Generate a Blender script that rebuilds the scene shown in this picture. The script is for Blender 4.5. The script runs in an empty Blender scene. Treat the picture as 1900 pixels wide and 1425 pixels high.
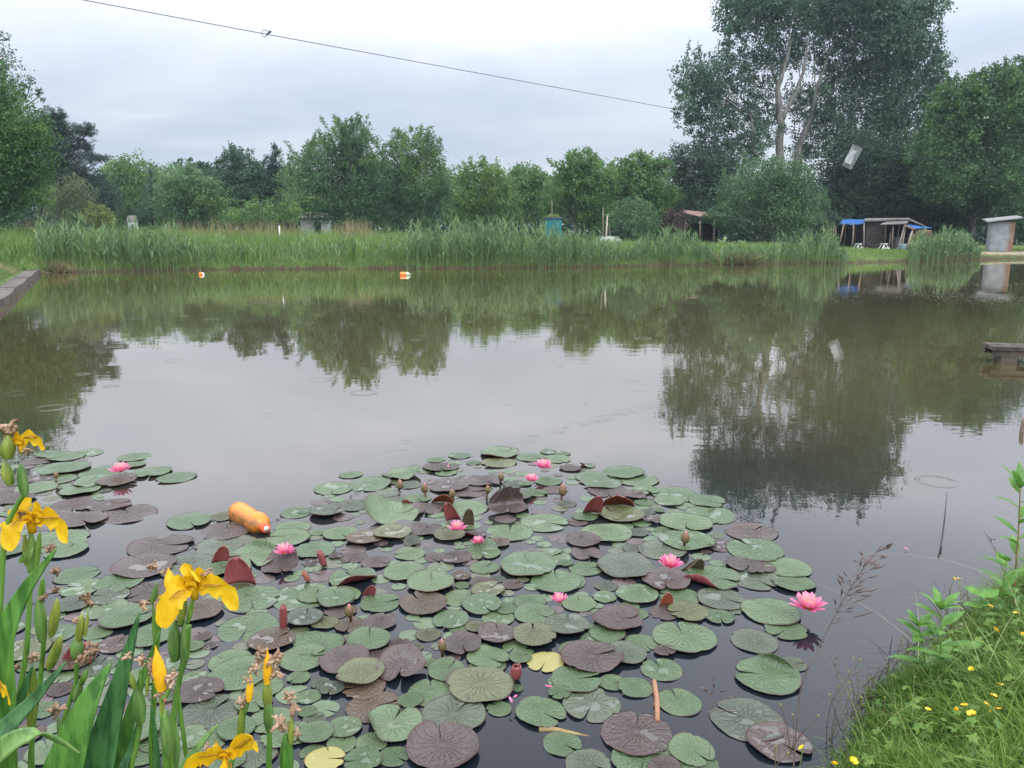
import bpy, bmesh, math, random
import numpy as np
from mathutils import Vector, Matrix, Euler

rng = np.random.default_rng(7)
random.seed(7)
R = math.radians
scene = bpy.context.scene
COL = scene.collection

# ---------------------------------------------------------------- camera, world, sun, exposure
CAM_H, CAM_PITCH, FPX = 1.5, R(11.0), 1427.0
cam_d = bpy.data.cameras.new('camera'); cam_d.sensor_width = 36.0; cam_d.lens = 36.0 * FPX / 1900.0
cam_d.clip_start = 0.02; cam_d.clip_end = 3000.0
cam = bpy.data.objects.new('camera', cam_d); COL.objects.link(cam)
cam.location = (0, 0, CAM_H); cam.rotation_euler = (R(90) - CAM_PITCH, 0, 0)
scene.camera = cam

SUN_EL, SUN_AZ = R(58), R(150)
world = bpy.data.worlds.new('World'); scene.world = world; world.use_nodes = True
wt = world.node_tree; wt.nodes.clear()
def wn(t, **k):
    n = wt.nodes.new(t)
    for a, v in k.items(): setattr(n, a, v)
    return n
w_out = wn('ShaderNodeOutputWorld'); w_bg = wn('ShaderNodeBackground')
w_sky = wn('ShaderNodeTexSky', sky_type='NISHITA', sun_disc=False, sun_elevation=SUN_EL, sun_rotation=SUN_AZ)
w_bg.inputs['Strength'].default_value = 0.10
w_tc = wn('ShaderNodeTexCoord'); w_sep = wn('ShaderNodeSeparateXYZ')
wt.links.new(w_tc.outputs['Generated'], w_sep.inputs[0])
def wmath(op, a, b=None, clamp=False):
    n = wn('ShaderNodeMath', operation=op, use_clamp=clamp)
    for i, v in enumerate((a, b)):
        if v is None: continue
        if isinstance(v, (int, float)): n.inputs[i].default_value = v
        else: wt.links.new(v, n.inputs[i])
    return n.outputs[0]
zc = wmath('MAXIMUM', w_sep.outputs['Z'], 0.0)
zd = wmath('ADD', zc, 0.16)
w_cmb = wn('ShaderNodeCombineXYZ')
wt.links.new(wmath('DIVIDE', w_sep.outputs['X'], zd), w_cmb.inputs[0])
wt.links.new(wmath('DIVIDE', w_sep.outputs['Y'], zd), w_cmb.inputs[1])
w_cmb.inputs[2].default_value = 3.3
w_map = wn('ShaderNodeMapping'); w_map.inputs['Scale'].default_value = (0.6, 0.7, 1.0)
wt.links.new(w_cmb.outputs[0], w_map.inputs[0])
w_noi = wn('ShaderNodeTexNoise'); w_noi.inputs['Scale'].default_value = 1.0; w_noi.inputs['Detail'].default_value = 5.0
w_noi.inputs['Roughness'].default_value = 0.5
w_noi.inputs['Distortion'].default_value = 0.4
wt.links.new(w_map.outputs[0], w_noi.inputs['Vector'])
w_rmp = wn('ShaderNodeValToRGB')
cr = w_rmp.color_ramp
cr.elements[0].position = 0.36; cr.elements[0].color = (5.4, 6.0, 7.15, 1)
cr.elements[1].position = 0.64; cr.elements[1].color = (8.3, 8.6, 9.3, 1)
wt.links.new(w_noi.outputs['Fac'], w_rmp.inputs[0])
# an overcast sky is brighter towards the zenith
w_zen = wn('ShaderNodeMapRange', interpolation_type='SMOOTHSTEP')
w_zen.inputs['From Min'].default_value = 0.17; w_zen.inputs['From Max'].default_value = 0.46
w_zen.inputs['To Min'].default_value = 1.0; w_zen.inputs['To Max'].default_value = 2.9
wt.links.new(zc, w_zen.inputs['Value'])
w_hor = wn('ShaderNodeMapRange', interpolation_type='SMOOTHSTEP')   # greyer towards the horizon
w_hor.inputs['From Min'].default_value = 0.0; w_hor.inputs['From Max'].default_value = 0.24
w_hor.inputs['To Min'].default_value = 0.78; w_hor.inputs['To Max'].default_value = 1.06
wt.links.new(zc, w_hor.inputs['Value'])
w_mul = wn('ShaderNodeVectorMath', operation='SCALE')
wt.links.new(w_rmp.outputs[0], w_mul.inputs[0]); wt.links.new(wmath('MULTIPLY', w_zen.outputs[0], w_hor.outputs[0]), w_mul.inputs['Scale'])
w_mix = wn('ShaderNodeMix', data_type='RGBA'); w_mix.inputs['Factor'].default_value = 0.9
wt.links.new(w_sky.outputs[0], w_mix.inputs['A']); wt.links.new(w_mul.outputs[0], w_mix.inputs['B'])
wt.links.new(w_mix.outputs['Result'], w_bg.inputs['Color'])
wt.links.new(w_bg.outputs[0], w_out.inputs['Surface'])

sun_d = bpy.data.lights.new('sun', 'SUN'); sun_d.energy = 1.4; sun_d.angle = R(28); sun_d.color = (1.0, 0.96, 0.9)
sun = bpy.data.objects.new('sun', sun_d); COL.objects.link(sun)
# the sun lies at azimuth SUN_AZ (clockwise from +Y), elevation SUN_EL
sdir = Vector((math.sin(SUN_AZ) * math.cos(SUN_EL), math.cos(SUN_AZ) * math.cos(SUN_EL), math.sin(SUN_EL)))
sun.rotation_euler = (-sdir).to_track_quat('-Z', 'Y').to_euler()
sun.location = (0, -20, 40)

scene.view_settings.view_transform = 'Standard'; scene.view_settings.look = 'None'
scene.view_settings.exposure = 0.27; scene.view_settings.gamma = 1.0
scene.cycles.use_denoising = True
scene.cycles.max_bounces = 6; scene.cycles.diffuse_bounces = 3; scene.cycles.glossy_bounces = 3
scene.cycles.transmission_bounces = 4; scene.cycles.transparent_max_bounces = 6
scene.cycles.caustics_reflective = False; scene.cycles.caustics_refractive = False

# ---------------------------------------------------------------- survey helpers: photo pixel -> place on the ground
CP, SP = math.cos(CAM_PITCH), math.sin(CAM_PITCH)
def ray(px, py):
    x = (px - 950.0) / FPX; y = -(py - 712.5) / FPX
    return np.array([x, CP + y * SP, -SP + y * CP])
def at(px, py, z=0.0):
    d = ray(px, py); t = (z - CAM_H) / d[2]
    return np.array([0, 0, CAM_H]) + d * t
def atY(px, py, Y):
    d = ray(px, py)
    return np.array([0, 0, CAM_H]) + d * (Y / d[1])
def mpp(px, py, Y):
    return Y / ray(px, py)[1] / FPX

# ---------------------------------------------------------------- object helpers
def tag(o, label=None, cat=None, group=None, kind=None):
    if label: o['label'] = label
    if cat: o['category'] = cat
    if group: o['group'] = group
    if kind: o['kind'] = kind
    return o
def empty(name, loc, rz=0.0, label=None, cat=None, group=None):
    o = bpy.data.objects.new(name, None); COL.objects.link(o)
    o.location = loc; o.rotation_euler = (0, 0, rz); o.empty_display_size = 0.1
    return tag(o, label, cat, group)
def link(name, me, parent=None):
    o = bpy.data.objects.new(name, me); COL.objects.link(o)
    if parent is not None: o.parent = parent
    return o
def copy_tree(o, parent=None):
    c = o.copy(); COL.objects.link(c)
    c.parent = parent
    for ch in list(o.children): copy_tree(ch, c)
    return c

class MB:
    """collects shapes, then links them as ONE mesh object"""
    def __init__(s): s.v = []; s.f = []; s.m = []
    def add(s, v, f, m=0):
        k = len(s.v); s.v += [tuple(map(float, p)) for p in v]
        s.f += [tuple(i + k for i in q) for q in f]; s.m += [m] * len(f)
    def box(s, c, size, rot=None, m=0):
        x, y, z = size[0] / 2, size[1] / 2, size[2] / 2
        pts = [Vector((a, b, d)) for a in (-x, x) for b in (-y, y) for d in (-z, z)]
        if rot is not None:
            M = rot if isinstance(rot, Matrix) else Euler(rot).to_matrix(); pts = [M @ p for p in pts]
        pts = [(p.x + c[0], p.y + c[1], p.z + c[2]) for p in pts]
        s.add(pts, [(0, 1, 3, 2), (4, 6, 7, 5), (0, 4, 5, 1), (2, 3, 7, 6), (0, 2, 6, 4), (1, 5, 7, 3)], m)
    def bar(s, a, b, w, h=None, m=0):
        a, b = Vector(a), Vector(b); d = b - a; h = h or w
        q = d.to_track_quat('X', 'Z').to_matrix()
        s.box((a + b) / 2, (d.length, w, h), q, m)
    def tube(s, pts, radii, n=8, m=0, cap=True):
        pts = [Vector(p) for p in pts]
        if isinstance(radii, (int, float)): radii = [radii] * len(pts)
        V = []; up = Vector((0.13, 0.21, 1)).normalized()
        for i, p in enumerate(pts):
            t = (pts[min(i + 1, len(pts) - 1)] - pts[max(i - 1, 0)]).normalized()
            a = t.cross(up)
            if a.length < 1e-3: a = t.cross(Vector((1, 0, 0)))
            a.normalize(); b = t.cross(a)
            for k in range(n):
                an = 2 * math.pi * k / n
                V.append(p + (a * math.cos(an) + b * math.sin(an)) * radii[i])
        Fc = []
        for i in range(len(pts) - 1):
            for k in range(n):
                Fc.append((i * n + k, i * n + (k + 1) % n, (i + 1) * n + (k + 1) % n, (i + 1) * n + k))
        if cap:
            Fc.append(tuple(range(n - 1, -1, -1))); Fc.append(tuple((len(pts) - 1) * n + k for k in range(n)))
        s.add(V, Fc, m)
    def lathe(s, prof, M=None, n=20, m=0):
        """prof: (r, z) pairs about local Z"""
        V = []; M = M or Matrix.Identity(4)
        for r, z in prof:
            for k in range(n):
                a = 2 * math.pi * k / n; V.append(M @ Vector((r * math.cos(a), r * math.sin(a), z)))
        Fc = []
        for i in range(len(prof) - 1):
            for k in range(n):
                Fc.append((i * n + k, i * n + (k + 1) % n, (i + 1) * n + (k + 1) % n, (i + 1) * n + k))
        Fc.append(tuple(range(n - 1, -1, -1))); Fc.append(tuple((len(prof) - 1) * n + k for k in range(n)))
        s.add(V, Fc, m)
    def ribbon(s, path, widths, side, cup=0.0, n=5, m=0):
        """a leaf or petal: a sheet along path, half-widths, across 'side', cupped along its normal"""
        path = [Vector(p) for p in path]; side0 = Vector(side).normalized(); V = []
        for i, p in enumerate(path):
            t = (path[min(i + 1, len(path) - 1)] - path[max(i - 1, 0)]).normalized()
            sd = (side0 - t * side0.dot(t)).normalized(); nm = sd.cross(t)
            w = widths[i]
            for k in range(n):
                u = -1 + 2 * k / (n - 1)
                V.append(p + sd * (w * u) + nm * (cup * w * u * u))
        Fc = []
        for i in range(len(path) - 1):
            for k in range(n - 1):
                a = i * n + k; Fc.append((a, a + 1, a + n + 1, a + n))
        s.add(V, Fc, m)
    def mesh(s, name, mats, smooth=True):
        me = bpy.data.meshes.new(name); me.from_pydata(s.v, [], s.f)
        for mt in (mats if isinstance(mats, (list, tuple)) else [mats]): me.materials.append(mt)
        me.polygons.foreach_set('material_index', s.m)
        if smooth: me.polygons.foreach_set('use_smooth', [True] * len(s.f))
        me.update(); return me
    def build(s, name, mats, parent=None, smooth=True):
        return link(name, s.mesh(name, mats, smooth), parent)

def np_mesh(name, V, F, mats, tone=None, smooth=False, midx=None):
    """many faces at once; F is (n,k); tone: one value per face, read by the shader as the leaf's own shade of colour"""
    me = bpy.data.meshes.new(name); n, k = F.shape
    me.vertices.add(len(V)); me.vertices.foreach_set('co', np.ascontiguousarray(V, dtype=np.float32).ravel())
    me.loops.add(n * k); me.loops.foreach_set('vertex_index', np.ascontiguousarray(F, dtype=np.int32).ravel())
    me.polygons.add(n); me.polygons.foreach_set('loop_start', np.arange(0, n * k, k, dtype=np.int32))
    me.polygons.foreach_set('loop_total', np.full(n, k, dtype=np.int32))
    for mt in (mats if isinstance(mats, (list, tuple)) else [mats]): me.materials.append(mt)
    if smooth: me.polygons.foreach_set('use_smooth', np.ones(n, dtype=bool))
    if midx is not None: me.polygons.foreach_set('material_index', np.asarray(midx, dtype=np.int32))
    if tone is not None:
        a = me.attributes.new('tone', 'FLOAT', 'FACE'); a.data.foreach_set('value', np.ascontiguousarray(tone, dtype=np.float32))
    me.update(); me.validate(); return me

# ---------------------------------------------------------------- materials
class NT:
    def __init__(s, name):
        s.mat = bpy.data.materials.new(name); s.mat.use_nodes = True; s.t = s.mat.node_tree; s.t.nodes.clear()
        s.out = s.n('ShaderNodeOutputMaterial')
    def n(s, t, **k):
        nd = s.t.nodes.new(t)
        for a, v in k.items(): setattr(nd, a, v)
        return nd
    def l(s, a, b): s.t.links.new(a, b)
    def put(s, sock, v):
        if isinstance(v, bpy.types.NodeSocket): s.l(v, sock)
        elif isinstance(v, (tuple, list)) and len(v) == 3 and sock.type == 'RGBA': sock.default_value = (*v, 1)
        else: sock.default_value = v
    def math(s, op, a, b=None, clamp=False):
        nd = s.n('ShaderNodeMath', operation=op, use_clamp=clamp); s.put(nd.inputs[0], a)
        if b is not None: s.put(nd.inputs[1], b)
        return nd.outputs[0]
    def mix(s, f, a, b, blend='MIX'):
        nd = s.n('ShaderNodeMix', data_type='RGBA', blend_type=blend)
        s.put(nd.inputs['Factor'], f); s.put(nd.inputs['A'], a); s.put(nd.inputs['B'], b); return nd.outputs['Result']
    def noise(s, scale, detail=4.0, rough=0.55, vec=None, w=None, dist=0.0):
        nd = s.n('ShaderNodeTexNoise', noise_dimensions='4D' if w is not None else '3D')
        nd.inputs['Scale'].default_value = scale; nd.inputs['Detail'].default_value = detail; nd.inputs['Roughness'].default_value = rough
        nd.inputs['Distortion'].default_value = dist
        if vec is not None: s.l(vec, nd.inputs['Vector'])
        if w is not None: s.put(nd.inputs['W'], w)
        return nd.outputs['Fac']
    def ramp(s, f, lo, hi, a=0.0, b=1.0, smooth=True):
        nd = s.n('ShaderNodeMapRange', interpolation_type='SMOOTHSTEP' if smooth else 'LINEAR'); s.put(nd.inputs['Value'], f)
        for k, v in zip(('From Min', 'From Max', 'To Min', 'To Max'), (lo, hi, a, b)): s.put(nd.inputs[k], v)
        return nd.outputs[0]
    def obj(s): return s.n('ShaderNodeTexCoord').outputs['Object']
    def pos(s): return s.n('ShaderNodeNewGeometry').outputs['Position']
    def rnd(s): return s.n('ShaderNodeObjectInfo').outputs['Random']
    def bump(s, h, strength=0.3, dist=0.01):
        nd = s.n('ShaderNodeBump'); nd.inputs['Strength'].default_value = strength; nd.inputs['Distance'].default_value = dist
        s.l(h, nd.inputs['Height']); return nd.outputs[0]
    def bsdf(s, col, rough=0.6, spec=0.4, normal=None, metallic=0.0):
        b = s.n('ShaderNodeBsdfPrincipled'); s.put(b.inputs['Base Color'], col); s.put(b.inputs['Roughness'], rough)
        s.put(b.inputs['Specular IOR Level'], spec); s.put(b.inputs['Metallic'], metallic)
        if normal is not None: s.l(normal, b.inputs['Normal'])
        return b
    def done(s, sh):
        s.l(sh if isinstance(sh, bpy.types.NodeSocket) else sh.outputs[0], s.out.inputs['Surface']); return s.mat

def plain(name, c1, c2, scale=6.0, rough=0.7, spec=0.3, bump=0.2, bdist=0.01, metallic=0.0, stretch=None):
    t = NT(name); v = t.obj()
    if stretch:
        mp = t.n('ShaderNodeMapping'); mp.inputs['Scale'].default_value = stretch; t.l(v, mp.inputs[0]); v = mp.outputs[0]
    f = t.noise(scale, 6, 0.6, v); g = t.noise(scale * 7, 3, 0.6, v)
    col = t.mix(t.ramp(f, 0.3, 0.7), c1, c2)
    return t.done(t.bsdf(col, rough, spec, t.bump(g, bump, bdist), metallic))

def leaf_mat(name, dark, light, warm=None, trans=0.3, rough=0.5, spec=0.3, patch=0.0, patch_col=(0.2, 0.16, 0.06)):
    t = NT(name)
    a = t.n('ShaderNodeAttribute', attribute_name='tone').outputs['Fac']
    col = t.mix(a, dark, light)
    if warm: col = t.mix(t.ramp(t.noise(0.35, 2, 0.5, t.pos()), 0.45, 0.7, 0, 0.7), col, warm)
    if patch > 0: col = t.mix(t.ramp(t.noise(0.25, 3, 0.6, t.pos()), 0.5, 0.65, 0, patch), col, patch_col)
    b = t.bsdf(col, rough, spec)
    tr = t.n('ShaderNodeBsdfTranslucent'); t.put(tr.inputs['Color'], t.mix(0.35, col, (0.25, 0.4, 0.05), 'MULTIPLY') if False else col)
    mx = t.n('ShaderNodeMixShader'); mx.inputs[0].default_value = trans
    t.l(b.outputs[0], mx.inputs[1]); t.l(tr.outputs[0], mx.inputs[2])
    return t.done(mx)

def bark_mat(name, c1, c2): return plain(name, c1, c2, 5.0, 0.85, 0.2, 0.6, 0.03, stretch=(1, 1, 0.3))
# ---------------------------------------------------------------- the setting: ground, water
SHORE_FAR = [(-18.6, 30.6), (-15.0, 33.0), (-11.07, 33.95), (-5.5, 34.6), (-1.22, 35.04), (5.0, 36.8), (9.4, 38.8), (14.0, 40.4), (18.8, 41.9), (25.8, 46.1), (32.3, 49.2), (38.0, 51.0)]
SHORE = SHORE_FAR + [(26.0, 30.0), (9.6, 9.0), (4.2, 4.7), (2.75, 3.42), (2.05, 3.0), (1.6, 2.62), (1.22, 2.3), (0.98, 2.0), (0.78, 1.72), (0.5, 1.5), (0.1, 1.3), (-0.8, 1.25), (-1.7, 1.5), (-2.9, 2.5)]
SH = np.array(SHORE)
def shore_dist(x, y):
    """signed distance to the water's edge, positive on land"""
    x = np.asarray(x, float); y = np.asarray(y, float)
    d = np.full(x.shape, 1e9); inside = np.zeros(x.shape, bool)
    for i in range(len(SH)):
        ax, ay = SH[i]; bx, by = SH[(i + 1) % len(SH)]
        ex, ey = bx - ax, by - ay; L = ex * ex + ey * ey
        t = np.clip(((x - ax) * ex + (y - ay) * ey) / L, 0, 1)
        d = np.minimum(d, np.hypot(x - ax - t * ex, y - ay - t * ey))
        c = ((ay > y) != (by > y)); 
        with np.errstate(divide='ignore', invalid='ignore'):
            xi = ax + (y - ay) * ex / (ey if ey else 1e-9)
        inside ^= c & (x < xi)
    return np.where(inside, -d, d)
def wob(x, y): return 0.5 * np.sin(x * 0.71 + 1.3) * np.sin(y * 0.53) + 0.3 * np.sin(x * 1.9 + y * 1.1) + 0.2 * np.sin(x * 3.7 - y * 2.9)
def ground_z(x, y):
    x = np.asarray(x, float); y = np.asarray(y, float)
    d = shore_dist(x, y)
    top = np.interp(x, [-40, -8, 4, 16, 22, 27, 34], [1.0, 0.95, 0.75, 0.62, 0.5, 0.36, 0.3])
    near = np.clip((12 - y) / 8, 0, 1)
    top = top * (1 - near) + 0.2 * near
    leftb = np.clip((-(x + 3) - 0.55 * (y - 3)) / 1.0 + 0.0, 0, 1)
    top = np.where((y < 30.5) & (x < -2.5 - 0.55 * (y - 2)), 0.22 + 0.45 * np.clip(d / 3.5, 0, 1), top)
    slope = np.where(near > 0.5, 0.55, 0.42)
    z = np.where(d > 0, top * (1 - np.exp(-np.maximum(d, 0) * slope / np.maximum(top, .05) * 1.6)), np.maximum(d * 0.7, -0.9))
    z = z + np.where(d > 0.3, 0.05 * wob(x, y) * np.clip(d, 0, 1), 0)
    far = np.clip((np.hypot(x, y) - 150) / 400, 0, 1)
    return z + 0.0 * far
gx = np.unique(np.concatenate([np.linspace(-900, -60, 22), np.linspace(-60, 60, 170), np.linspace(-5, 5, 90), np.linspace(60, 900, 22)]))
gy = np.unique(np.concatenate([np.linspace(-300, -6, 14), np.linspace(-6, 8, 80), np.linspace(8, 75, 130), np.linspace(75, 1400, 26)]))
X, Y = np.meshgrid(gx, gy); Z = ground_z(X.ravel(), Y.ravel())
V = np.column_stack([X.ravel(), Y.ravel(), Z]); nx = len(gx); ny = len(gy)
I = (np.arange(ny - 1)[:, None] * nx + np.arange(nx - 1)[None, :]).ravel()
Fq = np.column_stack([I, I + 1, I + nx + 1, I + nx])
t = NT('soil_and_turf'); p = t.pos(); sx = t.n('ShaderNodeSeparateXYZ'); t.l(p, sx.inputs[0])
turf = t.mix(t.ramp(t.noise(0.8, 5, 0.6, p), 0.3, 0.7), (0.05, 0.085, 0.02), (0.11, 0.16, 0.04))
soil = t.mix(t.noise(6, 5, 0.6, p), (0.035, 0.024, 0.014), (0.10, 0.07, 0.045))
mf = t.math('ADD', sx.outputs['Z'], t.ramp(t.noise(1.2, 4, 0.6, p), 0.2, 0.8, -0.12, 0.12))
gcol = t.mix(t.ramp(mf, 0.03, 0.2), soil, turf)
gm = t.done(t.bsdf(gcol, 0.95, 0.15, t.bump(t.noise(9, 5, 0.7, p), 0.7, 0.06)))
ground = link('ground', np_mesh('ground', V, Fq, gm, smooth=True)); tag(ground, kind='structure')

# water: murky olive pond, faint wavelets, a few rings from raindrops
t = NT('pond_water'); p = t.pos()
mp = t.n('ShaderNodeMapping'); mp.inputs['Scale'].default_value = (1.0, 1.0, 0.0); t.l(p, mp.inputs[0]); pv = mp.outputs[0]
body = t.mix(t.ramp(t.noise(0.09, 3, 0.5, pv), 0.35, 0.65), (0.072, 0.063, 0.024), (0.086, 0.075, 0.030))
sp = t.n('ShaderNodeSeparateXYZ'); t.l(p, sp.inputs[0])
clear = t.ramp(t.math('ADD', sp.outputs['Y'], t.ramp(t.noise(0.5, 3, 0.5, pv), 0, 1, -1.2, 1.2)), 2.6, 9.0)
body = t.mix(clear, (0.008, 0.012, 0.016), body)  # clear near water, its colour also darkened to imitate vignetting and tone mapping
h1 = t.noise(1.6, 3, 0.55, pv, dist=0.3)
ms = t.n('ShaderNodeMapping'); ms.inputs['Scale'].default_value = (2.2, 5.5, 0.0); t.l(p, ms.inputs[0])
h2 = t.noise(1.0, 3, 0.6, ms.outputs[0])
h2 = t.math('MULTIPLY', h2, t.ramp(t.noise(0.16, 2, 0.5, pv), 0.42, 0.62, 0.15, 1.0))
vo = t.n('ShaderNodeTexVoronoi', voronoi_dimensions='2D', feature='F1'); vo.inputs['Scale'].default_value = 1.5; vo.inputs['Randomness'].default_value = 1.0
t.l(pv, vo.inputs['Vector'])
vs = t.n('ShaderNodeSeparateColor'); t.l(vo.outputs['Color'], vs.inputs[0])
dd = vo.outputs['Distance']
rad = t.ramp(vs.outputs[1], 0, 1, 0.03, 0.2, smooth=False)
off = t.math('SUBTRACT', dd, rad)
env = t.math('EXPONENT', t.math('MULTIPLY', t.math('MULTIPLY', off, off), -1400.0))
ring = t.math('MULTIPLY', t.math('SINE', t.math('MULTIPLY', off, 190.0)), env)
ring = t.math('MULTIPLY', ring, t.math('GREATER_THAN', vs.outputs[0], 0.80))
b1 = t.n('ShaderNodeBump'); b1.inputs['Strength'].default_value = 1.0; b1.inputs['Distance'].default_value = 0.0014; t.l(h1, b1.inputs['Height'])
b2 = t.n('ShaderNodeBump'); b2.inputs['Strength'].default_value = 1.0; b2.inputs['Distance'].default_value = 0.0011; t.l(h2, b2.inputs['Height']); t.l(b1.outputs[0], b2.inputs['Normal'])
b3 = t.n('ShaderNodeBump'); b3.inputs['Strength'].default_value = 1.0; b3.inputs['Distance'].default_value = 0.00028; t.l(ring, b3.inputs['Height']); t.l(b2.outputs[0], b3.inputs['Normal'])
# reflectance rises steeply towards grazing view, set above real water to brighten it
lw = t.n('ShaderNodeLayerWeight'); lw.inputs['Blend'].default_value = 0.5; t.l(b3.outputs[0], lw.inputs['Normal'])
fc = t.n('ShaderNodeFloatCurve'); cv = fc.mapping.curves[0]
for a_, b_ in ((0.40, .035), (.476, .058), (.53, .075), (.62, .115), (.70, .25), (.784, .50), (.88, .70)): cv.points.new(a_, b_)
cv.points[0].location = (0, .02); cv.points[-1].location = (1, 1); fc.mapping.update()
t.l(lw.outputs['Facing'], fc.inputs['Value'])
wd_ = t.bsdf(body, 0.9, 0.0); gl = t.n('ShaderNodeBsdfGlossy'); gl.inputs['Roughness'].default_value = 0.012; gl.inputs['Color'].default_value = (1.0, 0.965, 0.94, 1); t.l(b3.outputs[0], gl.inputs['Normal'])
mxw = t.n('ShaderNodeMixShader'); t.l(fc.outputs[0], mxw.inputs[0]); t.l(wd_.outputs[0], mxw.inputs[1]); t.l(gl.outputs[0], mxw.inputs[2])
water_mat = t.done(mxw)
# the sheet is cut to the pond and a little under its banks
m = MB(); c = SH.mean(0)
ring_o = []
for i in range(len(SH)):
    a = SH[i - 1]; b = SH[i]; d = SH[(i + 1) % len(SH)]
    n1 = np.array([(b - a)[1], -(b - a)[0]]); n1 = n1 / np.linalg.norm(n1); n2 = np.array([(d - b)[1], -(d - b)[0]]); n2 = n2 / np.linalg.norm(n2)
    nn = (n1 + n2); nn = nn / np.linalg.norm(nn)
    ring_o.append(b - nn * 0.35)
bm = bmesh.new(); vs_ = [bm.verts.new((float(q[0]), float(q[1]), 0.0)) for q in ring_o]; f = bm.faces.new(vs_); f.normal_update()
if f.normal.z < 0: f.normal_flip()
bmesh.ops.triangulate(bm, faces=bm.faces[:])
me = bpy.data.meshes.new('water'); bm.to_mesh(me); bm.free(); me.materials.append(water_mat)
water = link('water', me); tag(water, kind='structure')

# concrete kerb wall along the pond's side
def offset_strip(pts, w):
    P = np.array(pts); out = []
    for i in range(len(P)):
        tdir = P[min(i + 1, len(P) - 1)] - P[max(i - 1, 0)]; tdir = tdir / np.linalg.norm(tdir)
        out.append(P[i] + np.array([-tdir[1], tdir[0]]) * w)
    return np.array(out)
concrete = plain('weathered_concrete', (0.06, 0.052, 0.042), (0.15, 0.13, 0.11), 2.5, 0.9, 0.2, 0.5, 0.02)
w_in = np.array([(-2.95, 2.6)] + [(-10.23 + 0.549 * (15.37 - y), y) for y in np.linspace(4, 30.4, 40)])
w_in[1:, 0] += 0.02 * np.sin(np.linspace(0, 40, 40))
w_o = offset_strip(w_in, 0.42)
mk = MB(); n = len(w_in)
for i in range(n - 1):
    a, b, c2, d2 = w_in[i], w_in[i + 1], w_o[i + 1], w_o[i]
    g = 0.008; ab = (b - a) / np.linalg.norm(b - a) * g
    a, d2 = a + ab, d2 + ab; h = 0.185 + 0.01 * math.sin(i * 7.1); zb = -0.45
    mk.add([(*a, zb), (*b, zb), (*c2, zb), (*d2, zb), (*a, h), (*b, h), (*c2, h), (*d2, h)],
           [(0, 1, 5, 4), (1, 2, 6, 5), (2, 3, 7, 6), (3, 0, 4, 7), (4, 5, 6, 7)])
kerb = mk.build('kerb_wall', concrete, smooth=False)
tag(kerb, 'long low weathered concrete kerb wall holding the grassy bank above the water', 'wall')

# pale sandy path along the far corner
sand = plain('pale_sand', (0.22, 0.18, 0.12), (0.36, 0.31, 0.23), 3.0, 0.95, 0.1, 0.5, 0.02)
mp_ = MB(); pp = [(25.0, 47.2), (29.0, 49.0), (33.0, 50.6), (38.0, 52.4), (46.0, 55.0)]
for i in range(len(pp) - 1):
    k = 6
    for j in range(k):
        a = np.array(pp[i]) + (np.array(pp[i + 1]) - np.array(pp[i])) * j / k; b = np.array(pp[i]) + (np.array(pp[i + 1]) - np.array(pp[i])) * (j + 1) / k
        q = []
        for (r, s_) in ((a, 0), (b, 0), (b, 1), (a, 1)):
            w = s_ * 1.5 - 0.55; q.append((r[0] - 0.38 * w, r[1] + 0.9 * w))
        zt = [max(float(ground_z(r[0], r[1])), 0.0) + 0.1 for r in q]; zt = [max(z_, .16) for z_ in zt]
        mp_.add([(q[e][0], q[e][1], zt[e]) for e in range(4)] + [(q[e][0], q[e][1], -0.3) for e in range(4)], [(0, 1, 2, 3), (4, 5, 1, 0), (7, 6, 5, 4), (3, 2, 6, 7)])
path = mp_.build('path', sand); tag(path, kind='structure')
# ---------------------------------------------------------------- trees
def unit(n):
    v = rng.normal(size=(n, 3)); return v / np.linalg.norm(v, axis=1)[:, None]
def leaf_quads(C, L, W, up=0.35, nrm=None):
    """rhombic leaves at C: length L, width W, loosely facing up"""
    n = len(C); d = unit(n); d[:, 2] -= 0.25; d /= np.linalg.norm(d, axis=1)[:, None]
    a = unit(n); a[:, 2] += up * 2.2; s = np.cross(d, a); s /= (np.linalg.norm(s, axis=1)[:, None] + 1e-9)
    L = L * rng.uniform(0.65, 1.25, n)[:, None]; W = W * rng.uniform(0.7, 1.2, n)[:, None]
    V = np.empty((n, 4, 3)); V[:, 0] = C; V[:, 1] = C + d * L * 0.45 + s * W * 0.5; V[:, 2] = C + d * L; V[:, 3] = C + d * L * 0.45 - s * W * 0.5
    return V.reshape(-1, 3), np.arange(n * 4).reshape(n, 4)
def crown_points(lobes, dens, spread=0.2, clump=14, shell=0.72):
    """lobes: (cx,cy,cz,rx,rz); leaves gathered in twig clumps spread through each lobe, most near its surface"""
    P, T = [], []
    for (cx, cy, cz, rx, rz) in lobes:
        n = int(dens * math.pi * rx * rz); k = max(5, n // clump)
        u = unit(k); rr = np.where(rng.random(k) < shell, rng.uniform(0.72, 1.06, k), rng.uniform(0.2, 0.8, k))
        rr *= 1 + 0.13 * np.sin(u[:, 0] * 5 + cx) * np.sin(u[:, 2] * 6 + cz) + 0.24 * (rng.random(k) < 0.16)
        cc = np.array([cx, cy, cz]) + u * rr[:, None] * np.array([rx, rx, rz])
        lt = rng.normal(0, 0.12); ct = rng.normal(0.45 + lt, 0.27, k)
        idx = rng.integers(0, k, n)
        P.append(cc[idx] + rng.normal(size=(n, 3)) * spread * (rx * rz) ** .5 * np.array([1, 1, 0.75]))
        T.append(np.clip(ct[idx] + rng.normal(0, 0.14, n), 0, 1))
    return np.concatenate(P), np.concatenate(T)
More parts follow.
